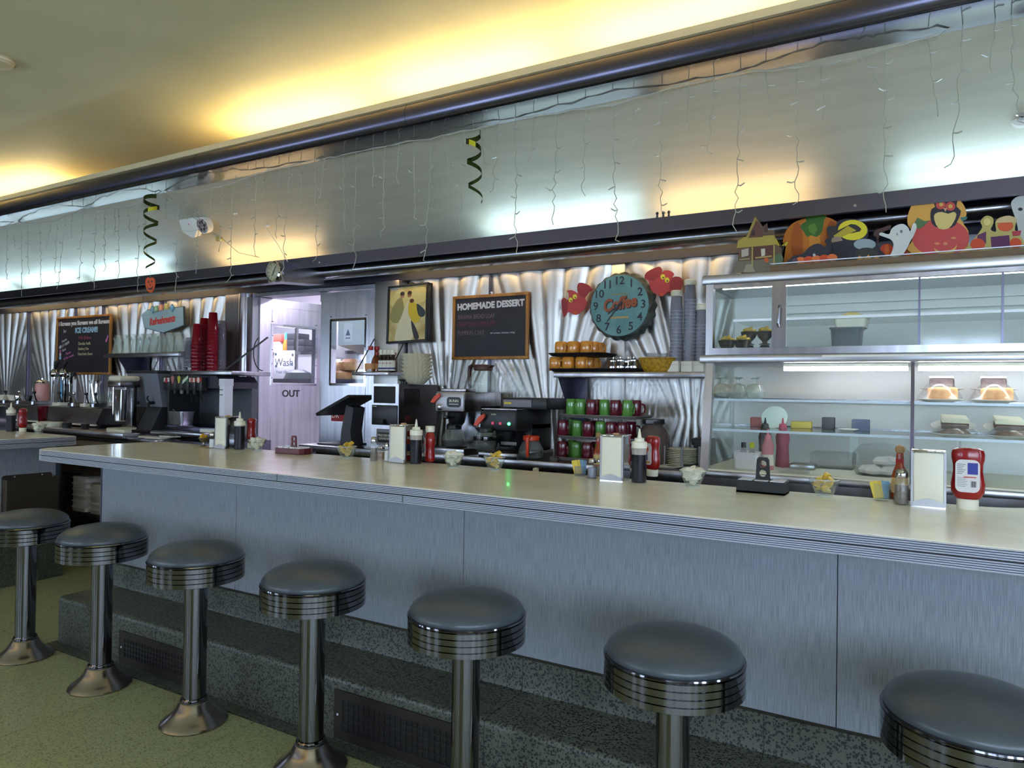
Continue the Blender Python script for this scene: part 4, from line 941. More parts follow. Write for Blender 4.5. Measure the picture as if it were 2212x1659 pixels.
for k, s in enumerate(('Chocolate, Vanilla', 'Strawberry, Oreo', 'Peanut butter, Banana')): text(s, .046, mat('chalk_yellow', (190, 184, 140), .9), t, (-.09, -.003, h - .295 - .055 * k), align='LEFT', width=(.23, .2, .27)[k])
for k, s in enumerate(('Home', 'ROOT BEER', 'float')): text(s, .04, CH_W, t, (-w + .15, -.003, h - .255 - .05 * k), rot=(PI / 2, R(-18), 0))
text('Flavor\nof the week:', .042, CH_P, t, (-w + .24, -.003, -h + .21), rot=(PI / 2, R(-12), 0))
for k, (c, dz) in enumerate(((CH_W, .10), (CH_P, .06), (CH_W, .03), (CH_B, 0))): part('doodle', MB().prism(ell(-w + .075, -h + .18 + dz * 1.2, .022 - .003 * (3 - k), .02, 12), -.0035, -.002), c, t)
part('doodle', MB().prism([(w - .075, .02), (w - .045, .09), (w - .06, .095), (w - .10, .03)], -.0035, -.002), CH_P, t)

# framed print: generic painted scene of soft colour patches
P = [at(a, b, y=4.215) for a, b in ((840, 619), (927, 609), (925, 738), (841, 742))]
fx0, fx1, fz0, fz1 = P[0].x, P[1].x, P[3].z, (P[0].z + P[1].z) / 2
fp_ = thing('framed_print', 'black-framed colour print of two figures leaning out from the wall beside the door', 'picture', ((fx0 + fx1) / 2, 4.215, (fz0 + fz1) / 2), rot=(R(-4), R(-2.0), 0))
w, h = (fx1 - fx0) / 2, (fz1 - fz0) / 2
for a in ((-w, -h, w, -h + .016), (-w, h - .016, w, h), (-w, -h + .016, -w + .016, h - .016), (w - .016, -h + .016, w, h - .016)): part('frame_rail', MB().rbox(a[0], -.02, a[1], a[2], .02, a[3], .004), BLACK, fp_)
part('sheet', MB().box(-w + .016, -.008, -h + .016, w - .016, .004, h - .016), noise_col(mat('print_ground', (196, 176, 110), .35), (176, 150, 84), (214, 198, 140), 9), fp_)
def patch(nm, pts, rgb, k=0): part(nm, MB().prism([(x * w, z * h) for x, z in (smooth(pts, 4) if len(pts) < 12 else pts)], -.0086 - .0004 * k, -.008), flat(*rgb, .4), fp_)
patch('print_patch', [(-.8, .6), (-.1, .75), (.8, .85), (.8, .35), (-.8, .3)], (206, 190, 120))
patch('print_patch', [(-.9, -.1), (-.6, .45), (-.3, .55), (-.2, .1), (-.5, -.3)], (150, 140, 84), 1)
patch('print_patch', [(-.6, -.85), (-.1, .3), (.15, .35), (.3, -.3), (.25, -.9)], (214, 204, 168), 1)
patch('print_patch', [(.1, .4), (.5, .25), (.65, -.2), (.35, -.35), (.05, .0)], (204, 176, 44), 2)
patch('print_patch', [(.45, .3), (.85, .05), (.8, -.15), (.55, -.1)], (44, 56, 66), 2)
patch('print_patch', [(.2, -.25), (.42, -.5), (.6, -.85), (.4, -.9), (.25, -.55)], (40, 36, 44), 2)
for cx_, cz_, c in ((-.28, .62, (176, 130, 96)), (.08, .62, (170, 120, 90)), (-.28, .70, (56, 50, 44)), (.08, .70, (60, 36, 30)), (.2, .42, (96, 50, 36))): patch('print_patch', [(cx_ + .11 * math.cos(k), cz_ + .075 * math.sin(k)) for k in [2 * PI * j / 12 for j in range(12)]], c, 3)
part('wall_wedge', MB().box(-.02, .02, h - .02, .02, .06, h + .02).box(w - .04, .02, -h, w, .04, h), BLACKM, fp_)

# ------------------------------------------------ sauce shelf
ysa = 3.99
ax0, ax1 = at(760, 808, y=ysa).x, at(838, 808, y=ysa).x; az = at(800, 803, y=ysa).z
sa = thing('wall_shelf', 'short stainless wall shelf of sauce bottles above the coffee grinder', 'shelf')
part('board', MB().rbox(ax0, ysa, az - .026, ax1, 4.22, az, .003), STEEL, sa)
for x in (ax0 + .015, ax1 - .015): part('stay', MB().tube([(x, ysa + .03, az), (x, 4.215, az + .26)], .005, 6), BLACK, sa)
def bottle(name, label, cat, loc, prof, mt, capm, cap, lab=None, group=None):
    t = thing(name, label, cat, loc, group=group)
    part('bottle', MB().lathe(prof, 20), mt, t); part('cap', MB().lathe(cap, 16), capm, t)
    if lab: part('label', MB().lathe(lab[0], 20, cap=False), lab[1], t)
    return t
REDC = mat('red_cap', (170, 26, 34), .35)
for k, px in enumerate((800, 813)):
    p = at(px, 800, y=ysa + .06 + .05 * k)
    bo = bottle('syrup_bottle', ('clear handled syrup bottle with red cap at the door end of the sauce shelf', 'amber syrup bottle with red cap behind the clear one on the sauce shelf')[k], 'bottle', (p.x, p.y, az + .001),
           [(.036, 0), (.040, .004), (.042, .05), (.036, .09), (.018, .125), (.013, .15), (.013, .165)], GLASS if k == 0 else mat('amber', (120, 48, 14), .1), REDC, [(.018, .162), (.020, .166), (.020, .188), (.016, .192), (.002, .193)], ([(.0425, .02), (.043, .062)], flat(196, 140, 90)), 'syrup bottles')
    if k == 0: part('syrup', MB().lathe([(.034, .003), (.039, .006), (.0405, .045), (.002, .045)], 20), mat('amber', (120, 48, 14), .1), bo)
for k in range(4):
    p = at(823 + 8.3 * k, 800, y=ysa + .045)
    b_ = bottle('sauce_bottle', 'steak sauce bottle with white cap and white label, %s from the syrup bottles' % NTH[k], 'bottle', (p.x, p.y, az + .001),
           [(.019, 0), (.021, .004), (.021, .085), (.017, .10), (.012, .112), (.012, .125)], mat('dark_sauce', (40, 18, 14), .2), IVORY, [(.015, .124), (.0165, .126), (.0165, .158), (.014, .161), (.002, .161)], ([(.0215, .008), (.0215, .082)], PAPER), 'white-capped steak sauce bottles')
    text('A1', .022, flat(150, 40, 44), b_, (.004, -.0222, .062), rot=(PI / 2, 0, .2)); part('blue_band', MB().lathe([(.0218, .018), (.0218, .03)], 20, cap=False), flat(60, 70, 120), b_)
for k in range(4):
    p = at(858 + 9 * k, 800, y=ysa + .12)
    if p.x > ax1 - .02: p.x = ax1 - .02 - .002 * k; 
    bottle('pepper_sauce_bottle', 'small dark bottle with red cap at the far corner of the sauce shelf, %s along' % NTH[k], 'bottle', (ax1 - .19 + .05 * k, ysa + .10 + .015 * (k % 2), az + .001),
           [(.017, 0), (.018, .004), (.018, .075), (.009, .10), (.008, .125)], mat('green_sauce', (30, 44, 26), .2) if k < 3 else mat('dark_sauce'), REDC, [(.010, .124), (.012, .126), (.012, .145), (.002, .147)], None, 'red-capped sauce bottles')
# ================================================================ back bar, left of the kitchen door
bl = thing('back_counter', 'stainless topping counter on the far left beyond the service gap', 'counter')
part('top_board', MB().rbox(-9.6, 3.53, ZB - .05, -5.83, 4.29, ZB, .005), STEEL, bl)
part('cabinet_body', MB().box(-9.6, 3.66, .05, -5.86, 4.28, ZB - .05), GROOVE, bl)
part('end_leg', MB().box(-5.88, 3.56, .05, -5.84, 3.60, ZB - .05), STEEL, bl)
lo = thing('ice_bin', 'low stainless ice bin counter between the topping counter and the door post', 'counter')
part('top_board', MB().rbox(-5.825, 3.56, .93, -5.40, 4.26, .975, .004), STEEL, lo)
part('body', MB().box(-5.82, 3.60, .05, -5.41, 4.25, .93), STEEL_D, lo)
part('front_cloth', MB().rbox(-5.62, 3.575, .80, -5.30, 3.598, .96, .01), KWHITE, lo, 'white front liner')
part('right_box', MB().rbox(-5.395, 3.62, .05, -4.74, 4.15, .975, .006), STEEL_D, lo)
for k, (x, y, rz) in enumerate(((-5.55, 3.66, .1), (-5.47, 3.72, -.2), (-5.68, 3.70, .3))):
    solo('folded_towel', MB().rbox(-.10, -.05, 0, .10, .05, .012, .004), PAPER, 'white folded towel on the ice bin, %s from the topping counter' % NTH[(2, 1, 0)[0] - (0, 1, 2)[k] if k < 2 else 0], 'towel', (x, y, .976 + .012 * (k == 1)), rz, 'towels on the ice bin')

# sloping topping rail
tx0, tx1 = -9.4, at(222, 890, y=3.86).x
rl = thing('topping_station', 'stainless sloping topping rail on the far left back bar', 'counter unit')
part('apron', MB().prism([(3.80, ZB + .03), (3.80, ZB + .05), (3.86, ZB + .18), (4.22, ZB + .20), (4.22, ZB + .03)], tx0, tx1, 'x'), STEEL, rl)
part('lip', MB().box(tx0, 3.775, ZB + .022, tx1, 3.81, ZB + .034), IVORY, rl, 'cream cutting-board lip')
part('foot_rail', MB().box(tx0, 3.84, ZB + .001, tx1, 4.2, ZB + .03), STEEL_D, rl)
zr = ZB + .19
for k, (px, w) in enumerate(((22, 18), (52, 18), (84, 18), (138, 26), (170, 20), (196, 18), (216, 14))):
    p = at(px, 872, y=3.98); hw = size(w, p) / 2
    t = thing('topping_pan', 'steel topping pan with ladle in the far left rail, %s from the picture edge' % NTH[k], 'pan', (p.x, 3.99, zr), group='topping pans in the rail')
    part('pan', MB().prism(rrect(-hw, -.10, hw, .10, .02), .0, .03, 'z'), IVORY if k in (3, 5) else STEEL, t)
    part('lid', MB().prism(rrect(-hw + .008, -.09, hw - .008, .09, .02), .03, .034, 'z'), STEEL if k % 2 else STEEL_D, t)
    part('ladle', MB().tube([(0, -.03, .035), (.01, -.05, .07), (.03, -.07, .115)], .006, 6).lathe([(.012, 0), (.018, .01), (.016, .024), (.004, .028)], 12, (.03, -.072, .112)), BLACK if k not in (1, 4) else CHROME, t, 'ladle with dark grip')
for k, (px, c, s) in enumerate(((33, IVORY, .055), (44, CHROME, .04), (12, IVORY, .06), (66, BLACK, .035))):
    p = at(px, 862, y=3.92); solo('topping_cup', MB().lathe([(s * .7, 0), (s, .05), (s * .95, .055), (s * .6, .02), (.002, .015)], 18), c, '%s cup standing on the topping rail, number %s along' % ('cream' if c is IVORY else 'shiny' if c is CHROME else 'black', ('one', 'two', 'three', 'four')[k]), 'cup', (p.x, 3.90, zr + .0355), group='cups on the topping rail')
# plastic tumbler, lids and small pans on the lip
p = at(92, 906, y=3.70); t = solo('tumbler', MB().lathe([(.032, 0), (.034, .004), (.046, .19), (.043, .19), (.03, .008), (.002, .008)], 24), glassy('plum_clear', (150, 30, 50), .5, (110, 20, 36), .1, .4), 'dark red plastic tumbler standing before the topping rail', 'tumbler', (p.x, 3.70, ZB + .001))
for k, (px, rr, c) in enumerate(((121, .075, IVORY), (104, .05, IVORY), (150, .04, BLACK), (189, .035, BLACK))):
    p = at(px, 915, y=3.70)
    solo('food_tub', MB().lathe([(rr * .85, 0), (rr, .035), (rr * 1.03, .037), (rr * 1.03, .045), (.002, .046)], 24), c, ('wide cream', 'small cream', 'flat black', 'little black')[k] + ' lidded tub before the topping rail', 'tub', (p.x, 3.68, ZB + .001), group='tubs before the topping rail')
# straw dispenser
p = at(102, 856, y=4.10)
sdn = thing('straw_dispenser', 'pink straw dispenser jar with steel lid on the topping rail', 'dispenser', (p.x, 4.05, zr))
part('foot', MB().lathe([(.075, 0), (.07, .01), (.05, .02), (.048, .03)], 24), STEEL, sdn)
hh = size(52, p)
part('jar', MB().lathe([(.062, .03), (.066, .05), (.066, hh - .05), (.06, hh - .035)], 24), mat('pink_straws', (214, 158, 152), .4), sdn, 'pale pink straws')
part('lid', MB().lathe([(.068, hh - .036), (.07, hh - .02), (.04, hh), (.012, hh + .004), (.012, hh + .02), (.002, hh + .022)], 24), CHROME, sdn)
part('mark', MB().box(-.02, -.068, hh * .45, -.005, -.0655, hh * .6), flat(196, 70, 80), sdn)
# tap tower
p = at(146, 856, y=4.02); tt = thing('tap_tower', 'chrome two-tap fountain tower with black handles and a blue stripe', 'tap', (p.x, 4.02, zr))
H_ = at(146, 800, y=4.02).z - zr
part('column', MB().rbox(.02, -.03, 0, .09, .04, H_ - .02, .008), CHROME, tt); part('column', MB().rbox(-.085, -.03, 0, -.015, .04, H_ - .03, .008), MIRROR, tt)
part('stripe', MB().box(-.075, -.033, .02, -.045, -.030, H_ - .05), flat(120, 180, 220), tt, 'pale blue stripe')
for k, dx in enumerate((-.13, .03)):
    f = part('faucet', MB().lathe([(.03, 0), (.045, .02), (.045, .045), (.03, .07), (.018, .085)], 18, (dx, -.06, H_ - .07)).tube([(dx, -.03, H_ - .03), (dx, .0, H_ - .03)], .018, 8).lathe([(.012, -.07), (.016, -.01), (.016, .002)], 12, (dx, -.06, H_ - .07)), CHROME, tt)
    part('tap_handle', MB().lathe([(.011, 0), (.02, .05), (.022, .08), (.012, .095)], 12).xf(Matrix.Translation((dx, -.06, H_ + .012)) @ Matrix.Rotation(R(28), 4, 'Y')), BLACK, f)
part('side_knob', MB().rbox(.09, -.02, H_ - .06, .13, .02, H_ - .02, .008), BLACK, tt)
# spoon jar and two glass jars
for k, (px, ww, hh_, nm) in enumerate(((210, 20, 42, 'spoon'), (226, 20, 28, 'candy'), (247, 20, 28, 'candy'))):
    p = at(px, 868, y=4.10); r = size(ww, p) / 2; hz = size(hh_, p)
    t = thing('glass_jar', ('tall glass jar of long spoons beside the tap tower', 'glass candy jar with dark sweets behind the topping rail', 'glass candy jar with pale sweets nearest the milkshake mixer')[k], 'jar', (p.x, 4.08, zr), group='glass jars on the topping rail')
    part('jar', MB().lathe([(r * .8, 0), (r, .01), (r, hz * .75), (r * .7, hz * .9), (r * .75, hz), (r * .7, hz), (r * .62, hz * .88), (r * .92, hz * .72), (r * .9, .015), (.002, .012)], 20), GLASS, t)
    if k == 0:
        for q in range(7): part('spoon', MB().tube([(.012 * math.cos(q), .012 * math.sin(q), .02), (.035 * math.cos(q * .9), .03 * math.sin(q * 1.3), hz + .02), (.045 * math.cos(q * .9), .04 * math.sin(q * 1.3), hz + .06)], [.003, .003, .011], 6), CHROME, t)
    else: part('sweets', MB().lathe([(r * .82, .016), (r * .86, .05), (.002, hz * .4)], 16), flat(*((44, 26, 30), (190, 180, 150))[k - 1]), t)

# milkshake mixer
p = at(258, 936, y=3.70); mz = at(262, 812, y=3.70).z - ZB
mx = thing('milkshake_mixer', 'cream-headed milkshake mixer with a hanging steel cup', 'mixer', (p.x, 3.71, ZB))
part('base', MB().rbox(-.09, -.08, 0, .09, .12, .03, .01), IVORY, mx)
part('post', MB().rbox(-.05, .07, .03, .05, .12, mz - .08, .01), STEEL, mx)
part('head', MB().rbox(-.092, -.07, mz - .045, .092, .12, mz, .02, 3), IVORY, mx, 'cream enamel motor head')
part('collar', MB().rbox(-.095, -.072, mz - .10, .095, .122, mz - .046, .012), STEEL, mx)
part('rod', MB().cyl(.007, mz - .34, mz - .10, 8, (-.065, -.03)), CHROME, mx)
part('mixing_cup', MB().lathe([(.038, mz - .40), (.05, mz - .39), (.052, mz - .25), (.06, mz - .12), (.057, mz - .12), (.05, mz - .25), (.04, mz - .385), (.002, mz - .385)], 28, (.045, -.03, 0)), CHROME, mx, 'tall steel mixing cup')
solo('white_tray', MB().rbox(-.13, -.035, 0, .13, .035, .028, .006), IVORY, 'flat white tray lying before the milkshake mixer', 'tray', (at(257, 930, y=3.58).x, 3.58, ZB + .001))

# twin juice dispensers
TUBD = glassy('dispenser_tub', (170, 174, 184), .66, (136, 140, 150), .2, .2)
for k, (pa, pb, yy) in enumerate(((283, 316, 3.92), (316, 350, 3.84))):
    a, b = at(pa, 930, y=yy), at(pb, 930, y=yy); w = (b.x - a.x); cx_ = (a.x + b.x) / 2
    zt_, zm_ = at(pa, 802, y=yy).z - ZB, at(pa, 878, y=yy).z - ZB
    t = thing('juice_dispenser', ('juice dispenser with grey tub beside the milkshake mixer', 'juice dispenser with dark tub beside the soda machine')[k], 'dispenser', (cx_, yy, ZB), group='juice dispensers')
    hw = w / 2
    part('foot', MB().rbox(-hw, -.14, 0, hw, .24, .02, .006), BLACK, t)
    part('pedestal', MB().prism([(-.10, .02), (.18, .02), (.22, zm_), (-.0, zm_)], -hw + .005, hw - .005, 'x'), mat('pedestal_black', (44, 44, 52), .45), t)
    part('tub', MB().prism([(-.0, zm_ + .002), (.25, zm_ + .002), (.27, zt_ - .02), (-.05, zt_ - .02)], -hw, hw, 'x'), TUBD, t, 'translucent drink tub')
    part('drink', MB().prism([(.01, zm_ + .01), (.24, zm_ + .01), (.25, zt_ - .11), (-.02, zt_ - .11)], -hw + .012, hw - .012, 'x'), mat('drink_%d' % k, ((120, 128, 136), (58, 54, 62))[k], .3), t)
    part('lid', MB().rbox(-hw - .006, -.06, zt_ - .02, hw + .006, .28, zt_ + .006, .006), BLACK, t)
    part('cone', MB().lathe([(.012, zm_ + .10), (.05, zm_ + .2), (.055, zt_ - .03)], 16, (hw * .1, .1, 0)), DARKGR, t)
    part('faucet', MB().tube([(0, .0, zm_ + .035), (0, -.05, zm_ + .035), (0, -.06, zm_ + .03), (0, -.062, zm_ - .01)], .014, 8).tube([(0, -.05, zm_ + .04), (-.02, -.062, zm_ + .075), (.02, -.075, zm_ + .09)], .008, 6), BLACKM, t)

# soda fountain
ysd = 3.84
a, b = at(364, 930, y=ysd), at(447, 930, y=ysd); c_ = at(474, 930, y=ysd)
sf = thing('soda_fountain', 'black soda fountain with a row of six bright valve labels', 'soda machine', (a.x, ysd, ZB))
w = b.x - a.x; wt = c_.x - a.x; z1, z0 = at(405, 812, y=ysd).z - ZB, at(405, 838, y=ysd).z - ZB
part('head', MB().prism([(0, z0), (wt, z0), (wt, z1 - .05), (wt - .05, z1), (0, z1)], .0, .38, 'y'), mat('soda_black', (40, 38, 50), .4), sf)
part('splash_back', MB().box(-.0, .30, .0, wt + .02, .36, z0), mat('splash_grey', (84, 86, 90), .35, .4), sf)
part('side_wing', MB().box(-.02, .0, .0, 0, .36, z1 - .02), BLACK, sf)
part('drip_base', MB().rbox(-.015, -.03, .001, wt + .02, .34, .07, .006), STEEL_D, sf); part('drip_tray', MB().rbox(-.015, -.16, .001, wt, -.03, .03, .005), STEEL, sf)
labs = [((200, 196, 196), (150, 30, 36)), ((70, 36, 40), (170, 110, 110)), ((40, 50, 24), (190, 180, 60)), ((40, 104, 60), (200, 220, 200)), ((214, 196, 186), (170, 90, 80)), ((176, 46, 40), (226, 200, 190))]
for k, (c1, c2) in enumerate(labs):
    x = w * (k + .5) / 6; hw = w / 12 - .006
    v_ = part('valve', MB().rbox(x - hw - .004, -.055, z0 - .02, x + hw + .004, .0, z1 - .01, .004), BLACK, sf)
    part('brand_label', MB().box(x - hw, -.058, z0 + .05, x + hw, -.055, z1 - .018), flat(*c1), v_)
    zc_ = (z0 + .05 + z1 - .018) / 2
    if k in (1, 2): q = [(x - .006, zc_ - .03), (x + .006, zc_ - .03), (x + .022, zc_ + .02), (x, zc_ + .04), (x - .022, zc_ + .02)]
    elif k == 3: q = [(x - hw, zc_ - .035), (x + hw, zc_ + .015), (x + hw, zc_ + .04), (x - hw, zc_ - .005)]
    else: q = ell(x, zc_ + (.0 if k else -.005), .018, .024, 12)
    part('emblem', MB().prism(q, -.0592, -.058), flat(*c2), v_)
    part('nozzle', MB().lathe([(.012, z0 - .05), (.016, z0 - .02)], 10, (x, -.03, 0)), GREY if k == 2 else BLACK, v_)
for k in range(4): part('lever', MB().prism([(-.02, z0 - .001), (-.012, z0 - .001), (.02, z0 - .11), (.014, z0 - .11)], w * (.55 + .13 * k), w * (.55 + .13 * k) + .012, 'x'), BLACK, sf)
part('notice', MB().box(wt - .20, -.034, .015, wt - .02, -.031, .055), PAPER, sf); part('red_line', MB().box(wt - .17, -.0352, .022, wt - .04, -.034, .028), flat(190, 40, 60), sf)
pp = at(382, 908, y=3.86)
pn = thing('steel_pan', 'small steel pan with spoon on the soda fountain drip base', 'pan', (pp.x, 3.90, ZB + .0715))
part('pan', MB().prism(rrect(-.09, -.06, .09, .06, .02), 0, .004, 'z').sheet([[(x * q, y * q, z) for x, y in rrect(-.09, -.06, .09, .06, .02) + rrect(-.09, -.06, .09, .06, .02)[:1]] for q, z in ((1, 0), (1.1, .11), (1.22, .112), (1.22, .116), (1.08, .114), (.97, .006))]), STEEL, pn)
part('spoon', MB().tube([(-.04, 0, .09), (-.09, -.02, .135), (-.11, -.03, .15)], [.005, .006, .009], 6), CHROME, pn)
# white sleeve carton
p = at(487, 930, y=3.76); hz = at(487, 819, y=3.76).z - ZB; hw = size(8.6, p)
wc = thing('sleeve_carton', 'tall narrow white cup-sleeve box beside the soda fountain', 'box', (p.x, 3.76, .9755))
part('box', MB().rbox(-hw, -.04, 0, hw, .04, hz + .034, .004), mat('cool_white', (226, 226, 236), .6), wc)
part('box_lid', MB().rbox(-hw - .003, -.043, hz - .02, hw + .003, .043, hz + .037, .003), mat('cool_white'), wc)
for k in range(2): part('print_line', MB().box(-hw * .8, -.0415, hz - .055 - .04 * k, hw * .4, -.040, hz - .046 - .04 * k), GREY, wc)
solo('reflection_panel', MB().rbox(-5.52, 4.18, .6, -5.50, 4.26, 1.93, .004), mat('reflected_brown', (96, 66, 60), .35, .4), 'brown panel painted as a reflection in the steel behind the red tumbler stacks', 'panel')  # stands in for a brown reflection in the stainless wall

# ------------------------------------------------ two wall shelves
yg = 4.0
g0, g1 = at(223, 770, y=yg).x, at(390, 765, y=yg).x; gz = at(300, 762, y=yg).z
s1 = thing('wall_shelf', 'stainless wall shelf of upturned glasses under the refreshments sign', 'shelf')
part('board', MB().rbox(g0, yg, gz - .04, g1, 4.29, gz, .004), STEEL, s1)
bx = at(280, 780, y=4.15).x
part('bracket', MB().prism([(4.03, gz - .04), (4.29, gz - .04), (4.29, gz - .36), (4.25, gz - .36)], bx - .004, bx + .004, 'x').box(bx - .06, 4.27, gz - .36, bx + .1, 4.295, gz - .04), mat('bracket_metal', (64, 62, 78), .4, .6), s1)
gl_ = thing('sundae_glass', '', 'glass')
part('bowl', MB().lathe([(.052, 0), (.05, .01), (.036, .07), (.03, .12), (.045, .15), (.043, .154), (.002, .156)], 20, flu=lambda a, z: .05 * math.sin(9 * a) if .02 < z < .12 else 0), GOBLET, gl_)
part('foot', MB().lathe([(.012, .154), (.012, .168), (.036, .176), (.036, .18), (.002, .181)], 20), GOBLET, gl_)
for k in range(16):
    row, j = divmod(k, 8); p = at((254, 274, 293, 312, 331, 350, 368, 386)[j], 760, y=yg + .07 + .12 * row)
    l = 'upturned clear sundae glass on the wall shelf, %s row, %s from the chalkboard' % ('front' if row == 0 else 'back', NTH[j]); loc = (p.x, p.y, gz + .001)
    if k == 0: gl_.location = loc; gl_['label'] = l; gl_['group'] = 'upturned sundae glasses'
    else: dup(gl_, l, loc, group='upturned sundae glasses')
yc = 3.86
c0, c1_ = at(366, 803, y=yc).x, at(500, 803, y=yc).x; cz = at(430, 801, y=yc).z
s2 = thing('wall_shelf', 'stainless wall shelf of red tumbler stacks above the soda fountain', 'shelf')
part('board', MB().rbox(c0, yc, cz - .035, c1_, 4.26, cz, .004), STEEL, s2)
part('brace', MB().tube([(c1_ - .12, yc + .02, cz), (c1_ - .02, 4.24, cz + .30)], .008, 6), DARKGR, s2)
part('brace_arc', MB().tube([(c1_ - .03, 4.2 - .1 * math.cos(R(a)), cz + .16 - .15 * math.sin(R(a))) for a in range(-60, 91, 15)], .005, 6), BLACK, s2)
TRED = glassy('red_tumbler', (190, 40, 60), .62, (150, 22, 40), .08, .45); TCLR = glassy('clear_tumbler', (225, 225, 230), .3, (150, 146, 156), .08, .5)
def make_tumbler(mt):
    t = thing('tumbler', '', 'tumbler')
    part('wall', MB().lathe([(.047, 0), (.0465, .012), (.043, .014), (.034, .168), (.031, .172), (.002, .172)], 22, flu=lambda a, z: 0), mt, t)
    part('rim', MB().lathe([(.0465, .0), (.0485, .002), (.0485, .009), (.0465, .011)], 22, cap=False), mt, t)
    return t
tr_, tc_ = make_tumbler(TRED), make_tumbler(TCLR)
fr_, fc_ = True, True
for k, (px, top, y, red) in enumerate(((424, 698, 3.98, 1), (440, 686, 4.08, 1), (458, 678, 3.98, 1), (447, 690, 4.18, 1), (476, 693, 4.08, 0), (409, 729, 3.96, 0), (394, 763, 3.94, 0))):
    p = at(px, 800, y=y); tot = at(px, top, y=y).z - cz; n = max(1, round((tot - .172) / .030) + 1)
    if red: cup_stack(tr_, n, .03, (p.x, y, cz + .001), 'red tumbler, %s up the ' + '%s red stack' % ('first', 'second', 'tallest', 'rearmost')[k], 'red tumbler stack ' + NTH[k], fr_); fr_ = False
    else: cup_stack(tc_, n, .03, (p.x, y, cz + .001), 'clear tumbler, %s up the ' + ('tall clear stack by the brown panel', 'short clear stack', 'low clear stack')[k - 4], 'clear tumbler stack ' + NTH[k - 4], fc_); fc_ = False

# refreshments sign
SG = 4.20
sg = cutout('wall_sign', 'pale blue hanging wall sign reading tasty refreshments', 'sign', [(306, 680), (318, 670), (395, 663), (396, 702), (353, 718), (312, 708)], SG, flat(150, 178, 186), th=.014, sm=False)
o_, z_ = sg.location.x, sg.location.z
part('edge', MB().prism([(at(a, b, y=SG).x - o_, at(a, b, y=SG).z - z_) for a, b in ((305, 680), (318, 668.5), (396.5, 661.5), (397.5, 703), (353, 719.5), (311, 709))], .003, .016), mat('sign_edge', (48, 60, 70), .5), sg)
q = at(350, 691, y=SG); text('Refreshments', size(21, q), flat(196, 64, 56), sg, (q.x - o_, -.0012, q.z - z_ - .005), width=size(78, q) / .86, shear=.3, bold=.004, rot=(PI / 2, R(-4), 0))
for ch, px, py, c, rz in (('T', 329, 669, (96, 140, 160), 45), ('A', 336.5, 667, (130, 160, 130), 8), ('S', 347, 664.5, (206, 140, 120), 0), ('T', 358.5, 662, (186, 176, 110), 0), ('Y', 371, 665, (96, 150, 180), 45)):
    q = at(px, py, y=SG - .012); s_ = size(6.2, q); base = [(-s_, -s_), (s_, -s_), (s_, s_), (-s_, s_)]; cr_, sr_ = math.cos(R(rz)), math.sin(R(rz))
    tl = part('letter_tile', MB().prism([(q.x - o_ + x * cr_ - z * sr_, q.z - z_ + x * sr_ + z * cr_) for x, z in base], -.012, -.002), flat(*c), sg)
    text(ch, s_ * 1.7, flat(*[min(255, int(v * 1.35)) for v in c]), sg, (q.x - o_, -.0126, q.z - z_), bold=.002)
for px in (312, 388): q, q2 = at(px, 668, y=SG), at(px + (-4 if px < 350 else 6), 640, y=4.24); part('hanging_wire', MB().tube([(q.x - o_, .005, q.z - z_), (q2.x - o_, .04, q2.z - z_)], .002, 5), BLACK, sg)

# cupboard under the bar seen through the service gap, with foam boxes
cb = thing('shelf_unit', 'dark open shelf unit seen through the service gap', 'shelf unit')
DW = mat('dark_wood', (58, 46, 40), .6)
ua, ub = -6.40, -4.3
for z in (.02, .36, .70, .90): part('shelf_board', MB().box(ua, 3.22, z, ub, 3.52, z + .03), mat('beige_board', (150, 124, 96), .6) if z < .1 else DW, cb)
part('back_board', MB().box(ua, 3.50, 0, ub, 3.52, .95), BLACKM, cb)
for x in (ua, ub - .02): part('side_board', MB().box(x, 3.2, 0, x + .02, 3.5, .95), DW, cb)
for x in (-6.17,): part('upright', MB().box(x, 3.2, 0, x + .03, 3.23, .95), DW, cb)
FOAM = mat('foam', (206, 196, 186), .7)
q0 = at(186, 1110, y=3.27)
for s in range(2):
    for k in range(6 if s == 0 else 5):
        t = thing('foam_box', 'white foam takeaway box, %s from the bottom of the %s pile on the gap shelf' % (NTH[k], ('front', 'inner')[s]), 'box', (q0.x - .05 + .26 * s, 3.335, .3915 + .047 * k), .03 * math.sin(k * 2 + s), 'foam boxes on the gap shelf')
        part('tray', MB().prism(rrect(-.105, -.10, .105, .10, .03), 0, .030, 'z'), FOAM, t); part('lid', MB().sheet([[(x * q, y * q, z) for x, y in rrect(-.11, -.105, .11, .105, .03) + rrect(-.11, -.105, .11, .105, .03)[:1]] for q, z in ((.98, .0305), (1.02, .031), (.9, .0462), (.0, .0465))]), FOAM, t)

# ================================================================ kitchen beyond the doors
kr = thing('wire_rack', 'steel kitchen shelving seen through the out-door window', 'rack')
for z in (.75, 1.12, 1.46, 1.80): part('shelf', MB().box(-8.4, 5.9, z, -5.4, 6.4, z + .035), STEEL, kr)
for x in (-8.4, -7.4, -6.4, -5.43): part('post', MB().box(x, 5.92, 0, x + .03, 5.95, 2.3), STEEL, kr)
def kbox(nm, lab, cat, px, py, w, h, d, mt, z, y=6.0, grp=None):
    p = at(px, py, y=y); return solo(nm, MB().rbox(-w / 2, -d / 2, 0, w / 2, d / 2, h, .008), mt, lab, cat, (p.x, y + d / 2, z), group=grp)
kbox('carton', 'white carton on the kitchen shelf behind the out-door window', 'box', 588, 750, .26, .13, .2, KWHITE, 1.836)
kbox('carton', 'low white carton with red print, on top of the white kitchen carton', 'box', 590, 738, .28, .09, .18, flat(214, 96, 80), 1.967)
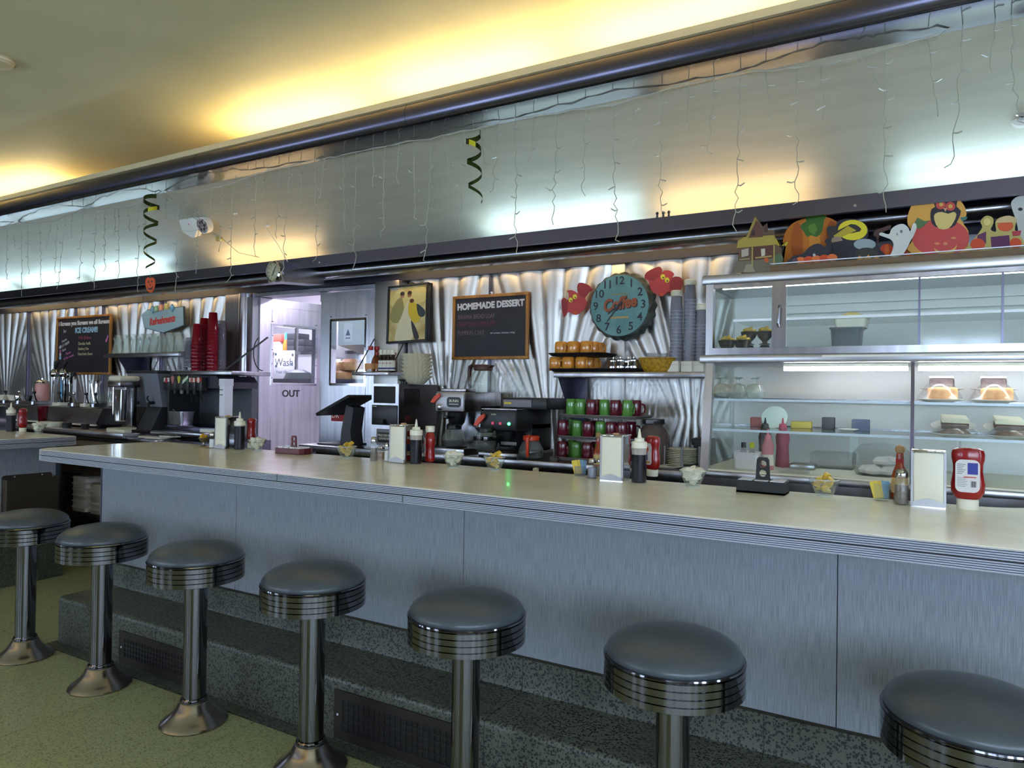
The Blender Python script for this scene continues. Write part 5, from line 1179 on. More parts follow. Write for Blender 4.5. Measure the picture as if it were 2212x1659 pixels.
bottle('spray_bottle', 'orange bottle with blue cap on the kitchen shelf', 'bottle', (at(613.5, 750, y=6.02).x, 6.05, 1.836), [(.035, 0), (.036, .1), (.02, .16)], flat(236, 120, 30), flat(80, 170, 220), [(.022, .158), (.02, .24), (.002, .241)])
for k in range(5):
    kbox('food_bin', 'black stacked food bin on the kitchen shelf, %s up' % NTH[k], 'bin', 630 if k < 3 else 645, 750, .17, .075, .2, DARKGR, 1.836 + .076 * (k if k < 3 else k - 3), grp='stacked kitchen bins')
ws = solo('notice', MB().rbox(-.17, -.004, -.16, .17, .004, .16, .003), KWHITE, 'white wash your hands notice in the kitchen', 'notice', (at(614, 787, y=5.86).x, 5.86, at(614, 787, y=5.86).z))
text('Wash', .13, flat(60, 70, 96), ws, (0, -.0045, .02)); text('Your Hands', .055, flat(60, 70, 96), ws, (0, -.0045, -.09))
for k in range(4): part('flower', MB().prism(ell((-.14, .14, -.13, .13)[k], (.12, .11, -.02, .0)[k], .018, .018, 8), -.006, -.004), flat(70, 90, 100), ws)
kt = thing('bread_rack', 'steel kitchen rack carrying the bread trays', 'rack')
part('top_board', MB().rbox(-6.6, 5.1, 1.43, -3.2, 5.7, 1.46, .005), STEEL, kt)
for x in (-6.55, -4.8, -3.3): part('leg', MB().box(x, 5.15, 0, x + .04, 5.19, 1.43).box(x, 5.62, 0, x + .04, 5.66, 1.43), STEEL, kt)
part('under_shelf', MB().box(-6.6, 5.15, 1.06, -3.2, 5.66, 1.09), STEEL, kt)
part('under_shelf', MB().box(-6.6, 5.15, .6, -3.2, 5.66, .63), STEEL, kt)
def sheet_pan(px, lab):
    p = at(px, 828, y=5.12); return solo('sheet_pan', MB().prism(rrect(-.33, -.22, .33, .22, .02), 0, .02, 'z').sheet([[(x * q, y * q, z) for x, y in rrect(-.33, -.22, .33, .22, .02) + rrect(-.33, -.22, .33, .22, .02)[:1]] for q, z in ((1, .02), (1.04, .045), (.97, .0405), (.96, .02))]), STEEL_D, lab, 'pan', (p.x, 5.38, 1.461), group='kitchen sheet pans')
sheet_pan(752, 'sheet pan under the brown bread loaves behind the closed door window'); sheet_pan(620, 'sheet pan with wrapped food behind the out-door window')
CRUST = noise_col(mat('bread_crust', (190, 120, 66), .6), (168, 98, 50), (216, 156, 100), 12); CRUM = mat('bread_pale', (232, 206, 176), .7)
for k, (px, zz, s, c) in enumerate(((698, 0, .66, CRUM), (736, 0, .8, CRUST), (776, 0, .74, CRUM), (748, 1, .85, CRUST), (706, 1, .62, CRUM))):
    p = at(px, 815, y=5.3)
    m_ = MB().lathe([(.02, 0), (.11, .012), (.13, .05), (.12, .09), (.07, .12), (.004, .128)], 20, sx=1.3 * s, sy=.75)
    solo('bread_loaf', m_, c, '%s round bread loaf on the kitchen rack, loaf %s along' % ('brown' if c is CRUST else 'pale', ('one', 'two', 'three', 'stacked on two', 'at the door gap')[k]), 'bread', (p.x, 5.36, 1.483 + .105 * zz), group='bread loaves')
solo('wrapped_food', MB().lathe([(.1, 0), (.16, .02), (.13, .09), (.06, .12), (.004, .125)], 14, sx=1.2, sy=.7, flu=lambda a, z: .1 * math.sin(5 * a + 20 * z)), DARKGR, 'dark wrapped food bundle behind the out-door window', 'food', (at(636, 815, y=5.3).x, 5.36, 1.483))
hd = thing('extractor_hood', 'pale kitchen hood with a small poster beyond the closed door', 'hood')
part('canopy', MB().prism([(5.2, 1.84), (5.8, 1.72), (5.8, 2.749), (5.2, 2.749)], -5.02, -3.2, 'x'), mat('hood_steel', (206, 212, 214), .4, .3), hd)
q = at(751, 718, y=5.19); po = solo('poster', MB().box(-.055, -.004, -.09, .055, 0, .09), KWHITE, 'small white poster on the kitchen hood', 'poster', (q.x, 5.1995, q.z)); part('emblem', MB().prism([(-.03, -.03), (.03, -.03), (0, .035)], -.0055, -.004), flat(90, 100, 130), po); part('caption', MB().box(-.03, -.0055, -.06, .03, -.004, -.05), flat(90, 100, 130), po)
kbox('wall_locker', 'white kitchen wall cabinet behind the closed door glass', 'cabinet', 725, 745, .2, .5, .3, KWHITE, 1.75, 5.86)
kbox('mixer_head', 'grey kitchen machine behind the closed door glass', 'machine', 748, 770, .16, .26, .2, GREY, 1.4605, 5.48)
for x, y in ((-6.6, 5.6), (-4.5, 5.6), (-2.4, 5.3)):  # the last panel is added, unseen, to brighten the out door's face
    o = thing('ceiling_light', 'cool kitchen ceiling light panel, %s the door' % ('farthest beyond' if x < -5 else 'above' if x < -4 else 'added unseen to brighten'), 'lamp', (x, y, 2.70), group='kitchen ceiling lights'); part('diffuser', MB().box(-.6, -.15, 0, .6, .15, .03), mat('lamp_kitchen', (236, 232, 255), .4, emit=(232, 226, 255), estr=30), o); part('frame', MB().box(-.62, -.17, .03, .62, .17, .05), KWHITE, o)
# ================================================================ pastry case
yf, yb_ = 3.60, 4.18
cx0, cx1 = -.968, 1.6
z_top, z_mid, z_bot = 2.012, 1.592, 1.02
CF = mat('case_frame', (192, 192, 198), .33, 1.)
pc = thing('pastry_case', 'tall two-tier stainless and glass pastry case at the end of the back bar', 'display case')
part('top_cap', MB().rbox(cx0 - .02, yf - .02, z_top - .045, cx1, yb_ + .08, z_top, .008), CF, pc)
part('mid_rail', MB().rbox(cx0 - .025, yf - .03, z_mid - .02, cx1, yb_, z_mid + .02, .008), CF, pc)
part('head_rail', MB().box(cx0, yf, z_top - .065, cx1, yf + .03, z_top - .046), STEEL, pc)
part('cabinet_sill', MB().box(cx0 + .02, yf - .005, z_mid + .022, cx1, yf + .03, z_mid + .055), STEEL, pc)
part('front_post', MB().box(cx0, yf - .004, z_mid + .02, cx0 + .035, yf + .04, z_top - .045), CF, pc)
part('bottom_rail', MB().rbox(cx0 - .02, yf - .105, z_bot - .008, cx1, yb_, z_bot + .022, .006), CF, pc)
dy = -.085
def slope(z): return yf + dy * (z_mid - z) / (z_mid - z_bot)
part('slanted_post', MB().add([(x, y, z) for z in (z_bot + .022, z_mid - .02) for x, y in ((cx0, slope(z)), (cx0 + .04, slope(z)), (cx0 + .04, slope(z) + .035), (cx0, slope(z) + .035))], [(0, 3, 2, 1), (4, 5, 6, 7), (0, 1, 5, 4), (1, 2, 6, 5), (2, 3, 7, 6), (3, 0, 4, 7)]), CF, pc)
xm = -.055
for x in (xm, 1.0): part('mullion', MB().add([(x + a, y, z) for z in (z_bot + .022, z_mid - .02) for a, y in ((-.007, slope(z) - .003), (.007, slope(z) - .003), (.007, slope(z) + .02), (-.007, slope(z) + .02))], [(0, 3, 2, 1), (4, 5, 6, 7), (0, 1, 5, 4), (1, 2, 6, 5), (2, 3, 7, 6), (3, 0, 4, 7)]), STEEL_D, pc)
part('back_plate', MB().box(cx0, yb_, z_bot - .01, cx1, yb_ + .015, z_mid), mat('case_back', (196, 194, 190), .35, .15), pc)
part('cabinet_back', MB().box(cx0, yb_, z_mid, cx1, yb_ + .015, z_top - .04), mat('case_cream', (218, 222, 222), .5), pc)
for (z0, z1) in ((z_bot + .02, z_mid - .02), (z_mid + .02, z_top - .045)):
    part('side_glass', MB().box(cx0 + .004, yf + .04 if z0 > 1.3 else yf - .03, z0, cx0 + .010, yb_, z1), PANE, pc)
part('cabinet_floor', MB().box(cx0 + .01, yf + .03, z_mid + .0205, cx1, yb_ - .001, z_mid + .03), STEEL, pc)
part('case_floor', MB().box(cx0 + .01, yf - .08, z_bot + .0225, cx1, yb_ - .001, z_bot + .03), IVORY, pc)
# slanted front panes
for a, b in ((cx0 + .04, xm - .007), (xm + .007, .993), (1.007, cx1)):
    zz = (z_bot + .023, z_mid - .021)
    part('front_pane', MB().add([(x, slope(z) + o, z) for z in zz for x, o in ((a, .008), (b, .008), (b, .013), (a, .013))], [(0, 3, 2, 1), (4, 5, 6, 7), (0, 1, 5, 4), (1, 2, 6, 5), (2, 3, 7, 6), (3, 0, 4, 7)]), PANE, pc)
# glass shelves and their bright front edges
sh1, sh2 = 1.388, 1.238
for z in (sh1, sh2):
    y0 = slope(z) + .03
    for a, b in ((cx0 + .045, xm - .01), (xm + .01, .99)):
        s_ = part('glass_shelf', MB().box(a, y0 + .008, z, b, yb_ - .02, z + .006), PANE, pc)
        part('shelf_edge', MB().box(a, y0, z - .003, b, y0 + .008, z + .008), ALU, s_)
    part('shelf_rail', MB().box(cx0 + .02, yb_ - .02, z - .008, cx1, yb_ - .002, z + .01), STEEL, pc)
z3 = 1.795
for z4 in (z3 + .07, z3 + .115): part('shelf_rail', MB().box(cx0 + .30, yb_ - .03, z4, cx1, yb_ - .002, z4 + .012), mat('rail_white', (220, 224, 224), .4), pc)
part('glass_shelf', MB().box(cx0 + .10, yf + .16, z3, cx1, yb_ - .02, z3 + .006), PANE, pc); part('shelf_edge', MB().box(cx0 + .10, yf + .15, z3 - .004, cx1, yf + .16, z3 + .008), ALU, pc)
# sliding doors of the top cabinet
st0, st1 = at(1667, 700, y=yf - .012).x, at(1697, 700, y=yf - .012).x
zz0, zz1 = z_mid + .055, z_top - .066
sl_ = part('sliding_door', MB().box(st0, yf - .014, zz0, st1, yf - .002, zz1), STEEL, pc, 'steel stile of the sliding glass door')
part('door_handle', MB().tube([((st0 + st1) / 2 + .004, yf - .016, 1.845), ((st0 + st1) / 2 + .004, yf - .034, 1.83), ((st0 + st1) / 2, yf - .034, 1.76), ((st0 + st1) / 2, yf - .016, 1.745)], .006, 7), CHROME, sl_)
xs_ = [st1, at(1986, 700, y=yf).x, at(2166, 700, y=yf).x, cx1]
FROST = glassy('sliding_glass', (240, 244, 242), .06, (200, 210, 210), .06, 0, 1.55)
for k in range(3):
    part('door_glass', MB().box(xs_[k] + .003, yf + .006 - .009 * (k % 2), zz0, xs_[k + 1] - .003, yf + .011 - .009 * (k % 2), zz1), FROST, pc)
    part('door_edge', MB().box(xs_[k + 1] - .005, yf - .006, zz0, xs_[k + 1] + .003, yf + .012, zz1), STEEL_D, pc)
part('door_glass', MB().box(cx0 + .04, yf + .016, zz0, st0 + .01, yf + .021, zz1), PANE, pc)
part('door_track', MB().box(-.42, yf - .036, z_mid + .003, cx1, yf - .030, z_mid + .013), WHITE, pc)
# lamp inside
lampmat('case', (246, 244, 255), 13)
lampmat('cabinet', (240, 246, 252), 7)  # glow of the extra tube added in the top cabinet
for k, (a, b) in enumerate(((-.60, xm - .02), (xm + .02, .95))):
    o = thing('strip_light', 'white strip light along the top of the pastry case, %s from the chalkboard end' % NTH[k], 'lamp', ((a + b) / 2, yf + .05, z_mid - .045), group='pastry case strip lights')
    L = (b - a) / 2; part('tube', MB().box(-L, -.012, -.012, L, .012, .008), mat('lamp_case'), o); part('holder', MB().box(-L, -.02, .008, L, .02, .02), IVORY, o)

part('base_cabinet', MB().box(cx0, yf + .02, .05, cx1, yb_ + .10, z_bot - .012), STEEL_D, pc); part('base_rail', MB().box(cx0 - .01, yf - .06, z_bot - .06, cx1, yf + .02, z_bot - .012), STEEL, pc)
o = thing('strip_light', 'slim strip light added under the cap to brighten the top glass cabinet', 'lamp', (.3, yf + .06, z_top - .056))  # unseen tube, added to brighten the cabinet's inside
part('tube', MB().box(-1.2, -.01, -.008, 1.2, .01, .006), mat('lamp_cabinet'), o); part('holder', MB().box(-1.21, -.016, .006, 1.21, .016, .0105), IVORY, o)
# contents: silver goblets of yellow butter and tubs in the cabinet
def gold_goblet(label, loc):
    t = thing('steel_goblet', label, 'goblet', loc, group='goblets of yellow portions')
    part('bowl', MB().lathe([(.03, 0), (.028, .004), (.012, .01), (.014, .018), (.035, .04), (.044, .07), (.042, .07), (.033, .042), (.002, .03)], 24), mat('dark_silver', (96, 88, 84), .15, 1.), t)
    for k in range(6): solo('butter_packet', MB().rbox(-.016, -.011, -.006, .016, .011, .006, .004), flat(204, 168, 60, .4), 'yellow portion heaped in the ' + label, 'butter packet', Vector(loc) + Vector((.022 * math.cos(k * 1.05), .018 * math.sin(k * 1.05), .074 + .006 * (k % 3))), group='portions in the ' + label, rot=(.5 * (k % 3 - 1), .4 * (k % 2), k))
    return t
zc = z_mid + .0305
for k, (px, py) in enumerate(((1570, 755), (1604, 755))):
    p = at(px, py, y=yf + .12); gold_goblet(('goblet nearest the case corner', 'second goblet from the case corner')[k], (p.x, yf + .12, zc))
for k, px in enumerate((1618, 1652)):
    p = at(px, 740, y=yf + .34); gold_goblet(('raised goblet behind the second one', 'raised goblet beside the door stile')[k], (p.x, yf + .34, zc + .06))
    solo('upturned_bowl', MB().lathe([(.045, 0), (.04, .03), (.02, .058), (.002, .059)], 20), mat('dark_silver', (96, 88, 84), .15, 1.), 'upturned steel bowl under the ' + ('raised goblet behind the second one', 'raised goblet beside the door stile')[k], 'bowl', (p.x, yf + .34, zc))
def tub(label, px0, px1, h, y, z, mt, fillm, grp):
    a, b = at(px0, 740, y=y).x, at(px1, 740, y=y).x; w = (b - a) / 2
    t = thing('food_pan', label, 'pan', ((a + b) / 2, y + .09, z), group=grp); P = rrect(-w * .82, -.075, w * .82, .075, .015)
    part('pan', MB().prism(P, 0, .004, 'z').sheet([[(x * q, yy * q, zz) for x, yy in P + P[:1]] for q, zz in ((1, 0), (1.12, h), (1.22, h + .002), (1.22, h + .008), (1.1, h + .006), (.98, .006))]), mt, t)
    if fillm: part('filling', MB().lathe([(.01, h * .6), (w * .85, h * .75), (w * .7, h + .012), (w * .3, h + .03), (.003, h + .034)], 14, sy=.075 / max(w, .01) * .95, flu=lambda a, zq: .12 * math.sin(7 * a + 40 * zq)), fillm, t)
    return t
tub('grey food pan with yellow portions standing in the top cabinet', 1790, 1862, .115, yf + .12, zc, mat('pan_grey', (104, 104, 112), .4), None, 'food pans in the cabinet')
tub('pale food pan heaped with yellow portions behind the grey one on the cabinet shelf', 1796, 1876, .05, yf + .24, z3 - .04 - .0, PAPER, mat('yellow_portions', (206, 186, 120), .5), 'food pans in the cabinet')
# lower case: upturned glasses, plates of cake, supplies
gg = thing('upturned_glass', '', 'glass')
part('bowl', MB().lathe([(.034, 0), (.042, .02), (.044, .045), (.034, .07), (.012, .078)], 20), GOBLET, gg); part('stem', MB().lathe([(.007, .077), (.007, .10), (.026, .108), (.026, .112), (.002, .113)], 16), GOBLET, gg)
for k in range(9):
    row, j = divmod(k, 3); p = at((1560, 1594, 1630)[j], 858, y=slope(sh1) + .09 + .10 * row)
    l = 'upturned glass goblet on the upper case shelf, row %s back, %s from the case corner' % (('one', 'two', 'three')[row], NTH[j])
    if k == 0: gg.location = (p.x, p.y, sh1 + .0065); gg['label'] = l; gg['group'] = 'upturned goblets in the case'
    else: dup(gg, l, (p.x, p.y, sh1 + .0065), group='upturned goblets in the case')
WRAP = glassy('cling_film', (240, 240, 240), .06, (230, 230, 230), .12, .35)
PLT = mat('white_plate', (228, 224, 214), .25, coat=.3)
def plated(label, loc, kind, tilt=0.):
    t = thing('cake_plate', label, 'plate', loc, rot=(tilt, 0, 0), group='plated cakes in the case')
    part('plate', MB().lathe([(.045, 0), (.05, .002), (.09, .014), (.0905, .016), (.086, .016), (.05, .006), (.002, .005)], 36), PLT, t)
    return t
def cake(kind, label, loc, rz=0., rot=None):
    t = thing('cake_slice', label, 'cake', loc, rz, group=None, rot=rot)
    if kind == 'white':
        part('sponge', MB().prism([(-.05, -.035), (.055, -.045), (.05, .03), (-.045, .045)], .0, .03, 'z'), noise_col(mat('cocoa_sponge', (84, 48, 40), .8), (70, 38, 32), (98, 60, 50), 50), t); part('icing', MB().prism([(-.051, -.036), (.056, -.046), (.051, .031), (-.046, .046)], .03, .048, 'z'), mat('icing', (226, 222, 196), .5), t)
    elif kind == 'loaf': part('sponge', MB().rbox(-.055, -.035, 0, .055, .035, .062, .014, 3), noise_col(mat('golden_sponge', (214, 150, 84), .7), (196, 126, 62), (228, 176, 110), 30), t)
    elif kind == 'dark': part('sponge', MB().rbox(-.048, -.035, 0, .048, .035, .055, .008), noise_col(mat('dark_sponge', (96, 78, 84), .7), (80, 62, 68), (112, 94, 98), 30), t); part('icing', MB().rbox(-.05, -.037, .055, .05, .037, .066, .005), PAPER, t)
    else: part('crust', MB().lathe([(.055, 0), (.06, .012), (.04, .028), (.003, .03)], 16, sy=.7, flu=lambda a, z: .06 * math.sin(6 * a)), noise_col(mat('brownie', (110, 74, 54), .8), (84, 52, 36), (140, 104, 80), 40), t)
    return t
def wrap(label, loc, h, r=.088):
    return solo('cling_wrap', MB().lathe([(r, 0), (r * .9, h * .25), (r * .66, h * .8), (r * .5, h), (.004, h * 1.02)], 26, flu=lambda a, z: .05 * math.sin(9 * a + 30 * z)), WRAP, label, 'cling film', loc, group='cling film over the plates')
for k, px in enumerate((2030, 2147)):
    nm = ('by the mullion', 'farther from the mullion')[k]
    p = at(px, 868, y=slope(sh1) + .13); l = Vector((p.x, p.y, sh1 + .0065))
    plated('white plate of golden loaf cake on the upper case shelf ' + nm, l, 0); cake('loaf', 'golden loaf cake slice on the upper shelf plate ' + nm, l + Vector((.01, -.01, .0065)), .2); wrap('cling film over the golden loaf cake ' + nm, l + Vector((0, 0, .017)), .066)
    l2 = l + Vector((-.01, .17, 0)); plated('white plate of dark cake behind the golden loaf ' + nm, l2 + Vector((.02, 0, .05)), 0)
    solo('plate_riser', MB().lathe([(.05, 0), (.045, .004), (.04, .045), (.05, .0495)], 20), CLEARP, 'clear riser under the dark cake plate ' + nm, 'riser', l2 + Vector((.02, 0, .0)))
    cake('dark', 'dark layered cake slice on the raised plate ' + nm, l2 + Vector((.02, 0, .0565)), -.1)
for k, px in enumerate((2062, 2185)):
    nm = ('by the mullion', 'farther from the mullion')[k]
    p = at(px, 944, y=slope(sh2) + .13); l = Vector((p.x, p.y, sh2 + .0065))
    plated('white plate of wrapped brown pastry on the lower case shelf ' + nm, l, 0); cake('pie', 'brown crumbly pastry on the lower shelf plate ' + nm, l + Vector((0, 0, .0065))); wrap('cling film over the brown pastry ' + nm, l + Vector((0, 0, .017)), .036)
    l2 = l + Vector((-.0, .20, .03)); plated('tilted white plate of iced cake on the lower case shelf ' + nm, l2, 0, R(14))
    cake('white', 'chocolate cake slice with white icing on the tilted plate ' + nm, l2 + Vector((.0, -.0, .0075)), 0, (R(14), 0, .1))
    solo('plate_riser', MB().lathe([(.05, 0), (.045, .004), (.04, .02), (.045, .0235)], 20), flat(200, 180, 90), 'yellow tub under the tilted cake plate ' + nm, 'tub', l2 + Vector((0, 0, -.03)))
zf = z_bot + .0305
p = at(1612, 1005, y=yf + .02)
cn = thing('plastic_container', 'white plastic container of small bottles in the bottom of the case', 'container', (p.x, yf + .05, zf)); P = rrect(-.055, -.05, .055, .05, .015)
part('tub', MB().prism(P, 0, .003, 'z').sheet([[(x * q, y * q, z) for x, y in P + P[:1]] for q, z in ((1, 0), (1.1, .075), (1.16, .077), (1.16, .084), (1.07, .082), (.97, .004))]), mat('pinkish_white', (232, 218, 220), .4), cn)
for k, (dx, c) in enumerate(((-.02, BLACK), (.02, flat(220, 210, 30)))):
    bottle('small_bottle', ('small clear bottle with black cap standing in the white container', 'small clear bottle with yellow cap standing in the white container')[k], 'bottle', (p.x + dx + .0, yf + .05, zf + .004), [(.015, 0), (.015, .08), (.009, .10)], CLEARP, c, [(.012, .099), (.012, .125), (.002, .126)])
for k, (px, y, c, cc_, h, r, l) in enumerate(((1658, yf + .06, flat(206, 120, 130), flat(226, 130, 140), .15, .03, 'pink sauce squeeze bottle in the bottom of the case'), (1652, yf + .22, mat('choc_bottle', (60, 40, 34), .3), BLACK, .2, .033, 'dark chocolate sauce bottle behind the pink one in the case'), (1690, yf + .26, flat(150, 60, 80), flat(170, 70, 90), .2, .035, 'plum coloured sauce bottle at the back of the case'))):
    p = at(px, 1000, y=y)
    bottle('sauce_bottle', l, 'bottle', (p.x, y, zf), [(r * .95, 0), (r, .004), (r * .85, h * .5), (r, h * .75), (r * .6, h)], c, cc_, [(r * .55, h), (r * .5, h + .018), (r * .2, h + .022), (.003, h + .05)], ([(r * 1.02, h * .15), (r * .9, h * .5)], flat(226, 210, 196)) if k == 0 else None)
for k, (px, py, w, d, h, mt, l) in enumerate(((1735, 990, .06, .05, .03, STEEL, 'steel box with handle in the bottom of the case'), (1715, 1012, .07, .03, .02, CLEARP, 'clear plastic box in the bottom of the case'), (1800, 975, .10, .08, .08, CLEARP, 'large clear bin standing at the back of the case floor'), (1990, 960, .03, .03, .05, WHITE, 'small white jar near the case mullion'))):
    y = (yf + .2, yf + .0, yf + .36, yf + .2)[k]; p = at(px, py, y=y); solo('storage_box', MB().rbox(-w, -d, 0, w, d, h, .008), mt, l, 'box', (p.x, y, zf), group='boxes on the case floor')
for k, (px, y, w, h, z, mt, l) in enumerate(((1732, yf + .42, .05, .035, sh2 + .0065, flat(196, 176, 70), 'low yellow box at the back of the lower case shelf'), (1633, yf + .44, .025, .05, sh2 + .0065, flat(190, 90, 90), 'little red box at the back of the lower case shelf'), (1860, yf + .42, .04, .055, sh2 + .0065, flat(70, 80, 110), 'blue box at the back of the lower case shelf'), (1790, yf + .44, .03, .06, sh2 + .0065, DARKGR, 'dark box between the yellow and blue boxes in the case'))):
    p = at(px, 890, y=y); solo('carton', MB().rbox(-w, -.03, 0, w, .03, h, .004), mt, l, 'box', (p.x, y, z), group='small boxes on the case shelf')
p = at(1671, 915, y=yf + .30)
solo('round_lid', MB().lathe([(.06, 0), (.065, .004), (.065, .010), (.002, .012)], 32), mat('pale_green_lid', (200, 216, 206), .4), 'pale green round lid leaning on the lower case shelf', 'lid', (p.x, yf + .33, sh2 + .058), rot=(R(62), 0, 0))
p = at(1832, 897, y=yf + .25); solo('saucer', MB().lathe([(.02, 0), (.03, .002), (.048, .010), (.0485, .012), (.03, .006), (.002, .005)], 28), PLT, 'small white saucer on the lower case shelf', 'saucer', (p.x, yf + .25, sh2 + .0065))
p = at(1905, 1010, y=yf + .12)
bb = thing('bread_bag', 'clear bag of white bread rolls on the case floor near the mullion', 'bag', (p.x, yf + .14, zf))
part('bag', MB().lathe([(.11, 0), (.13, .03), (.125, .10), (.09, .14), (.02, .15)], 22, sy=.8, flu=lambda a, z: .04 * math.sin(7 * a + 25 * z)), WRAP, bb)
for k in range(7): solo('bread_roll', MB().lathe([(.01, 0), (.036, .008), (.04, .022), (.025, .04), (.003, .044)], 16), mat('roll_white', (236, 226, 220), .7), 'white bread roll inside the clear bag in the case', 'bread roll', bb.location + Vector((.06 * math.cos(k * 1.05) if k < 6 else 0, .05 * math.sin(k * 1.05) if k < 6 else 0, .003 + (.042 if k in (1, 6) else 0))), group='rolls in the clear bag')
p = at(2080, 1000, y=yf + .05)
solo('sauce_bottle', MB().lathe([(.028, 0), (.03, .004), (.03, .11), (.012, .125), (.004, .175)], 20), WHITE, 'white squeeze bottle behind the nearest ketchup inside the case', 'bottle', (at(2076, 960, y=yf + .1).x, yf + .1, zf))
solo('wall_thermometer', MB().rbox(-.022, -.003, -.09, .022, .003, .09, .003), flat(206, 216, 214), 'white printed strip on the back plate of the case', 'strip', (at(1845, 940, y=yb_ - .005).x, yb_ - .004, at(1845, 960, y=yb_).z))

# ------------------------------------------------ paper halloween decorations on the case top
zt_ = z_top + .001
ldg = thing('display_ledge', 'brown wooden ledge with clear front along the case top', 'ledge', (0, 0, 0))
lx0 = at(1665, 580, y=yf + .02).x
part('board', MB().box(lx0, yf + .01, zt_, 1.5, yf + .26, zt_ + .03), mat('ledge_brown', (120, 72, 24), .5), ldg)
part('clear_strip', MB().box(lx0, yf + .003, zt_ + .002, 1.5, yf + .0075, zt_ + .036), PANE, ldg)
part('edge_strip', MB().box(lx0, yf + .002, zt_ + .036, 1.5, yf + .010, zt_ + .040), ALU, ldg)
zl = zt_ + .0305
OR1, OR2, OR3, YE1, GR1, BK1, WH1, PU1, RD1 = flat(206, 118, 24), flat(184, 90, 16), flat(206, 70, 24), flat(224, 206, 40), flat(66, 110, 34), flat(38, 34, 44), flat(206, 206, 198), flat(96, 40, 84), flat(200, 74, 70)
# haunted house, standing on the bare cap at the corner: folded card, so a real little box with gables
hy = yf + .05
hh = cutout('paper_house', 'folded paper haunted house at the corner of the case top', 'decoration', [(1584, 590), (1594, 578), (1596, 515), (1612, 512), (1632, 466), (1648, 490), (1657, 482), (1659, 497), (1672, 497), (1678, 530), (1688, 535), (1690, 580), (1690, 588)], hy, flat(96, 72, 52),
    [('roof', [(1594, 520), (1608, 512), (1672, 508), (1680, 528), (1592, 536)], flat(164, 144, 60)), ('roof', [(1611, 514), (1631, 468), (1637, 477), (1622, 514)], flat(150, 130, 60)), ('gable', [(1617, 514), (1634, 475), (1648, 500), (1648, 512)], flat(96, 58, 46)),
     ('window_print', [(1602, 540), (1617, 536), (1617, 552), (1602, 556)], flat(176, 164, 150)), ('porch', [(1626, 534), (1672, 530), (1672, 566), (1626, 570)], flat(84, 46, 34)), ('window_print', [(1644, 538), (1653, 537), (1653, 552), (1645, 554)], flat(200, 190, 170)),
     ('fence', [(1590, 566), (1672, 558), (1690, 570), (1690, 588), (1584, 590)], flat(110, 102, 84)), ('bush', pe(1683, 560, 9, 12), flat(84, 104, 70)), ('post', [(1624, 534), (1627, 534), (1627, 580), (1624, 580)], flat(170, 150, 80)), ('post', [(1671, 530), (1674, 530), (1674, 576), (1671, 576)], flat(170, 150, 80)), ('attic_window', pe(1627, 503, 4, 6, 10), flat(60, 40, 40)), ('railing', [(1632, 556), (1668, 552), (1668, 555), (1632, 559)], flat(170, 150, 80)), ('railing', [(1598, 560), (1620, 558), (1620, 561), (1598, 563)], flat(150, 136, 96)), ('chimney', [(1652, 486), (1658, 484), (1658, 500), (1652, 501)], flat(70, 50, 44)), ('pumpkin', pe(1656, 562, 5, 5, 10), flat(200, 90, 40)), ('stone_path', [(1612, 572), (1624, 571), (1632, 588), (1606, 589)], flat(150, 140, 116))], base=zt_, sm=False)
part('side_fold', MB().add([(-.10, .004, 0), (-.10, .006, .0), (-.09, .12, 0), (-.092, .12, 0), (-.085, .004, .2), (-.085, .006, .2), (-.08, .12, .2), (-.082, .12, .2)], [(0, 3, 2, 1), (4, 5, 6, 7), (0, 1, 5, 4), (1, 2, 6, 5), (2, 3, 7, 6), (3, 0, 4, 7)]), flat(84, 44, 34), hh)
cutout('moon_cutout', 'small yellow moon with bare tree between paper house and large pumpkin', 'decoration', pe(1686, 522, 15, 15, 18) [:12] + [(1690, 545), (1690, 580), (1678, 580), (1680, 540)], yf + .10, YE1, [('tree', [(1684, 580), (1690, 580), (1690, 548), (1698, 520), (1689, 536), (1684, 514), (1684, 540), (1676, 524), (1683, 550)], BK1)], base=zl)
pumpkin = [(1695, 570), (1690, 540), (1694, 508), (1708, 486), (1730, 474), (1760, 468), (1790, 470), (1812, 484), (1824, 510), (1826, 540), (1818, 566)]
cutout('pumpkin_cutout', 'large orange pumpkin die-cut with green leaves behind the witch', 'decoration', pumpkin, yf + .20, OR1,
    [('rib', pe(1722, 524, 13, 44), OR2), ('rib', pe(1796, 520, 12, 44), OR2), ('rib', pe(1760, 522, 12, 46), flat(216, 140, 40)), ('leaf', [(1736, 500), (1728, 488), (1742, 478), (1740, 468), (1756, 464), (1764, 462), (1786, 464), (1780, 476), (1776, 500), (1764, 512), (1752, 508), (1744, 512)], GR1), ('leaf', [(1748, 500), (1746, 488), (1760, 482), (1766, 496), (1758, 508)], flat(96, 140, 44))], base=zl)
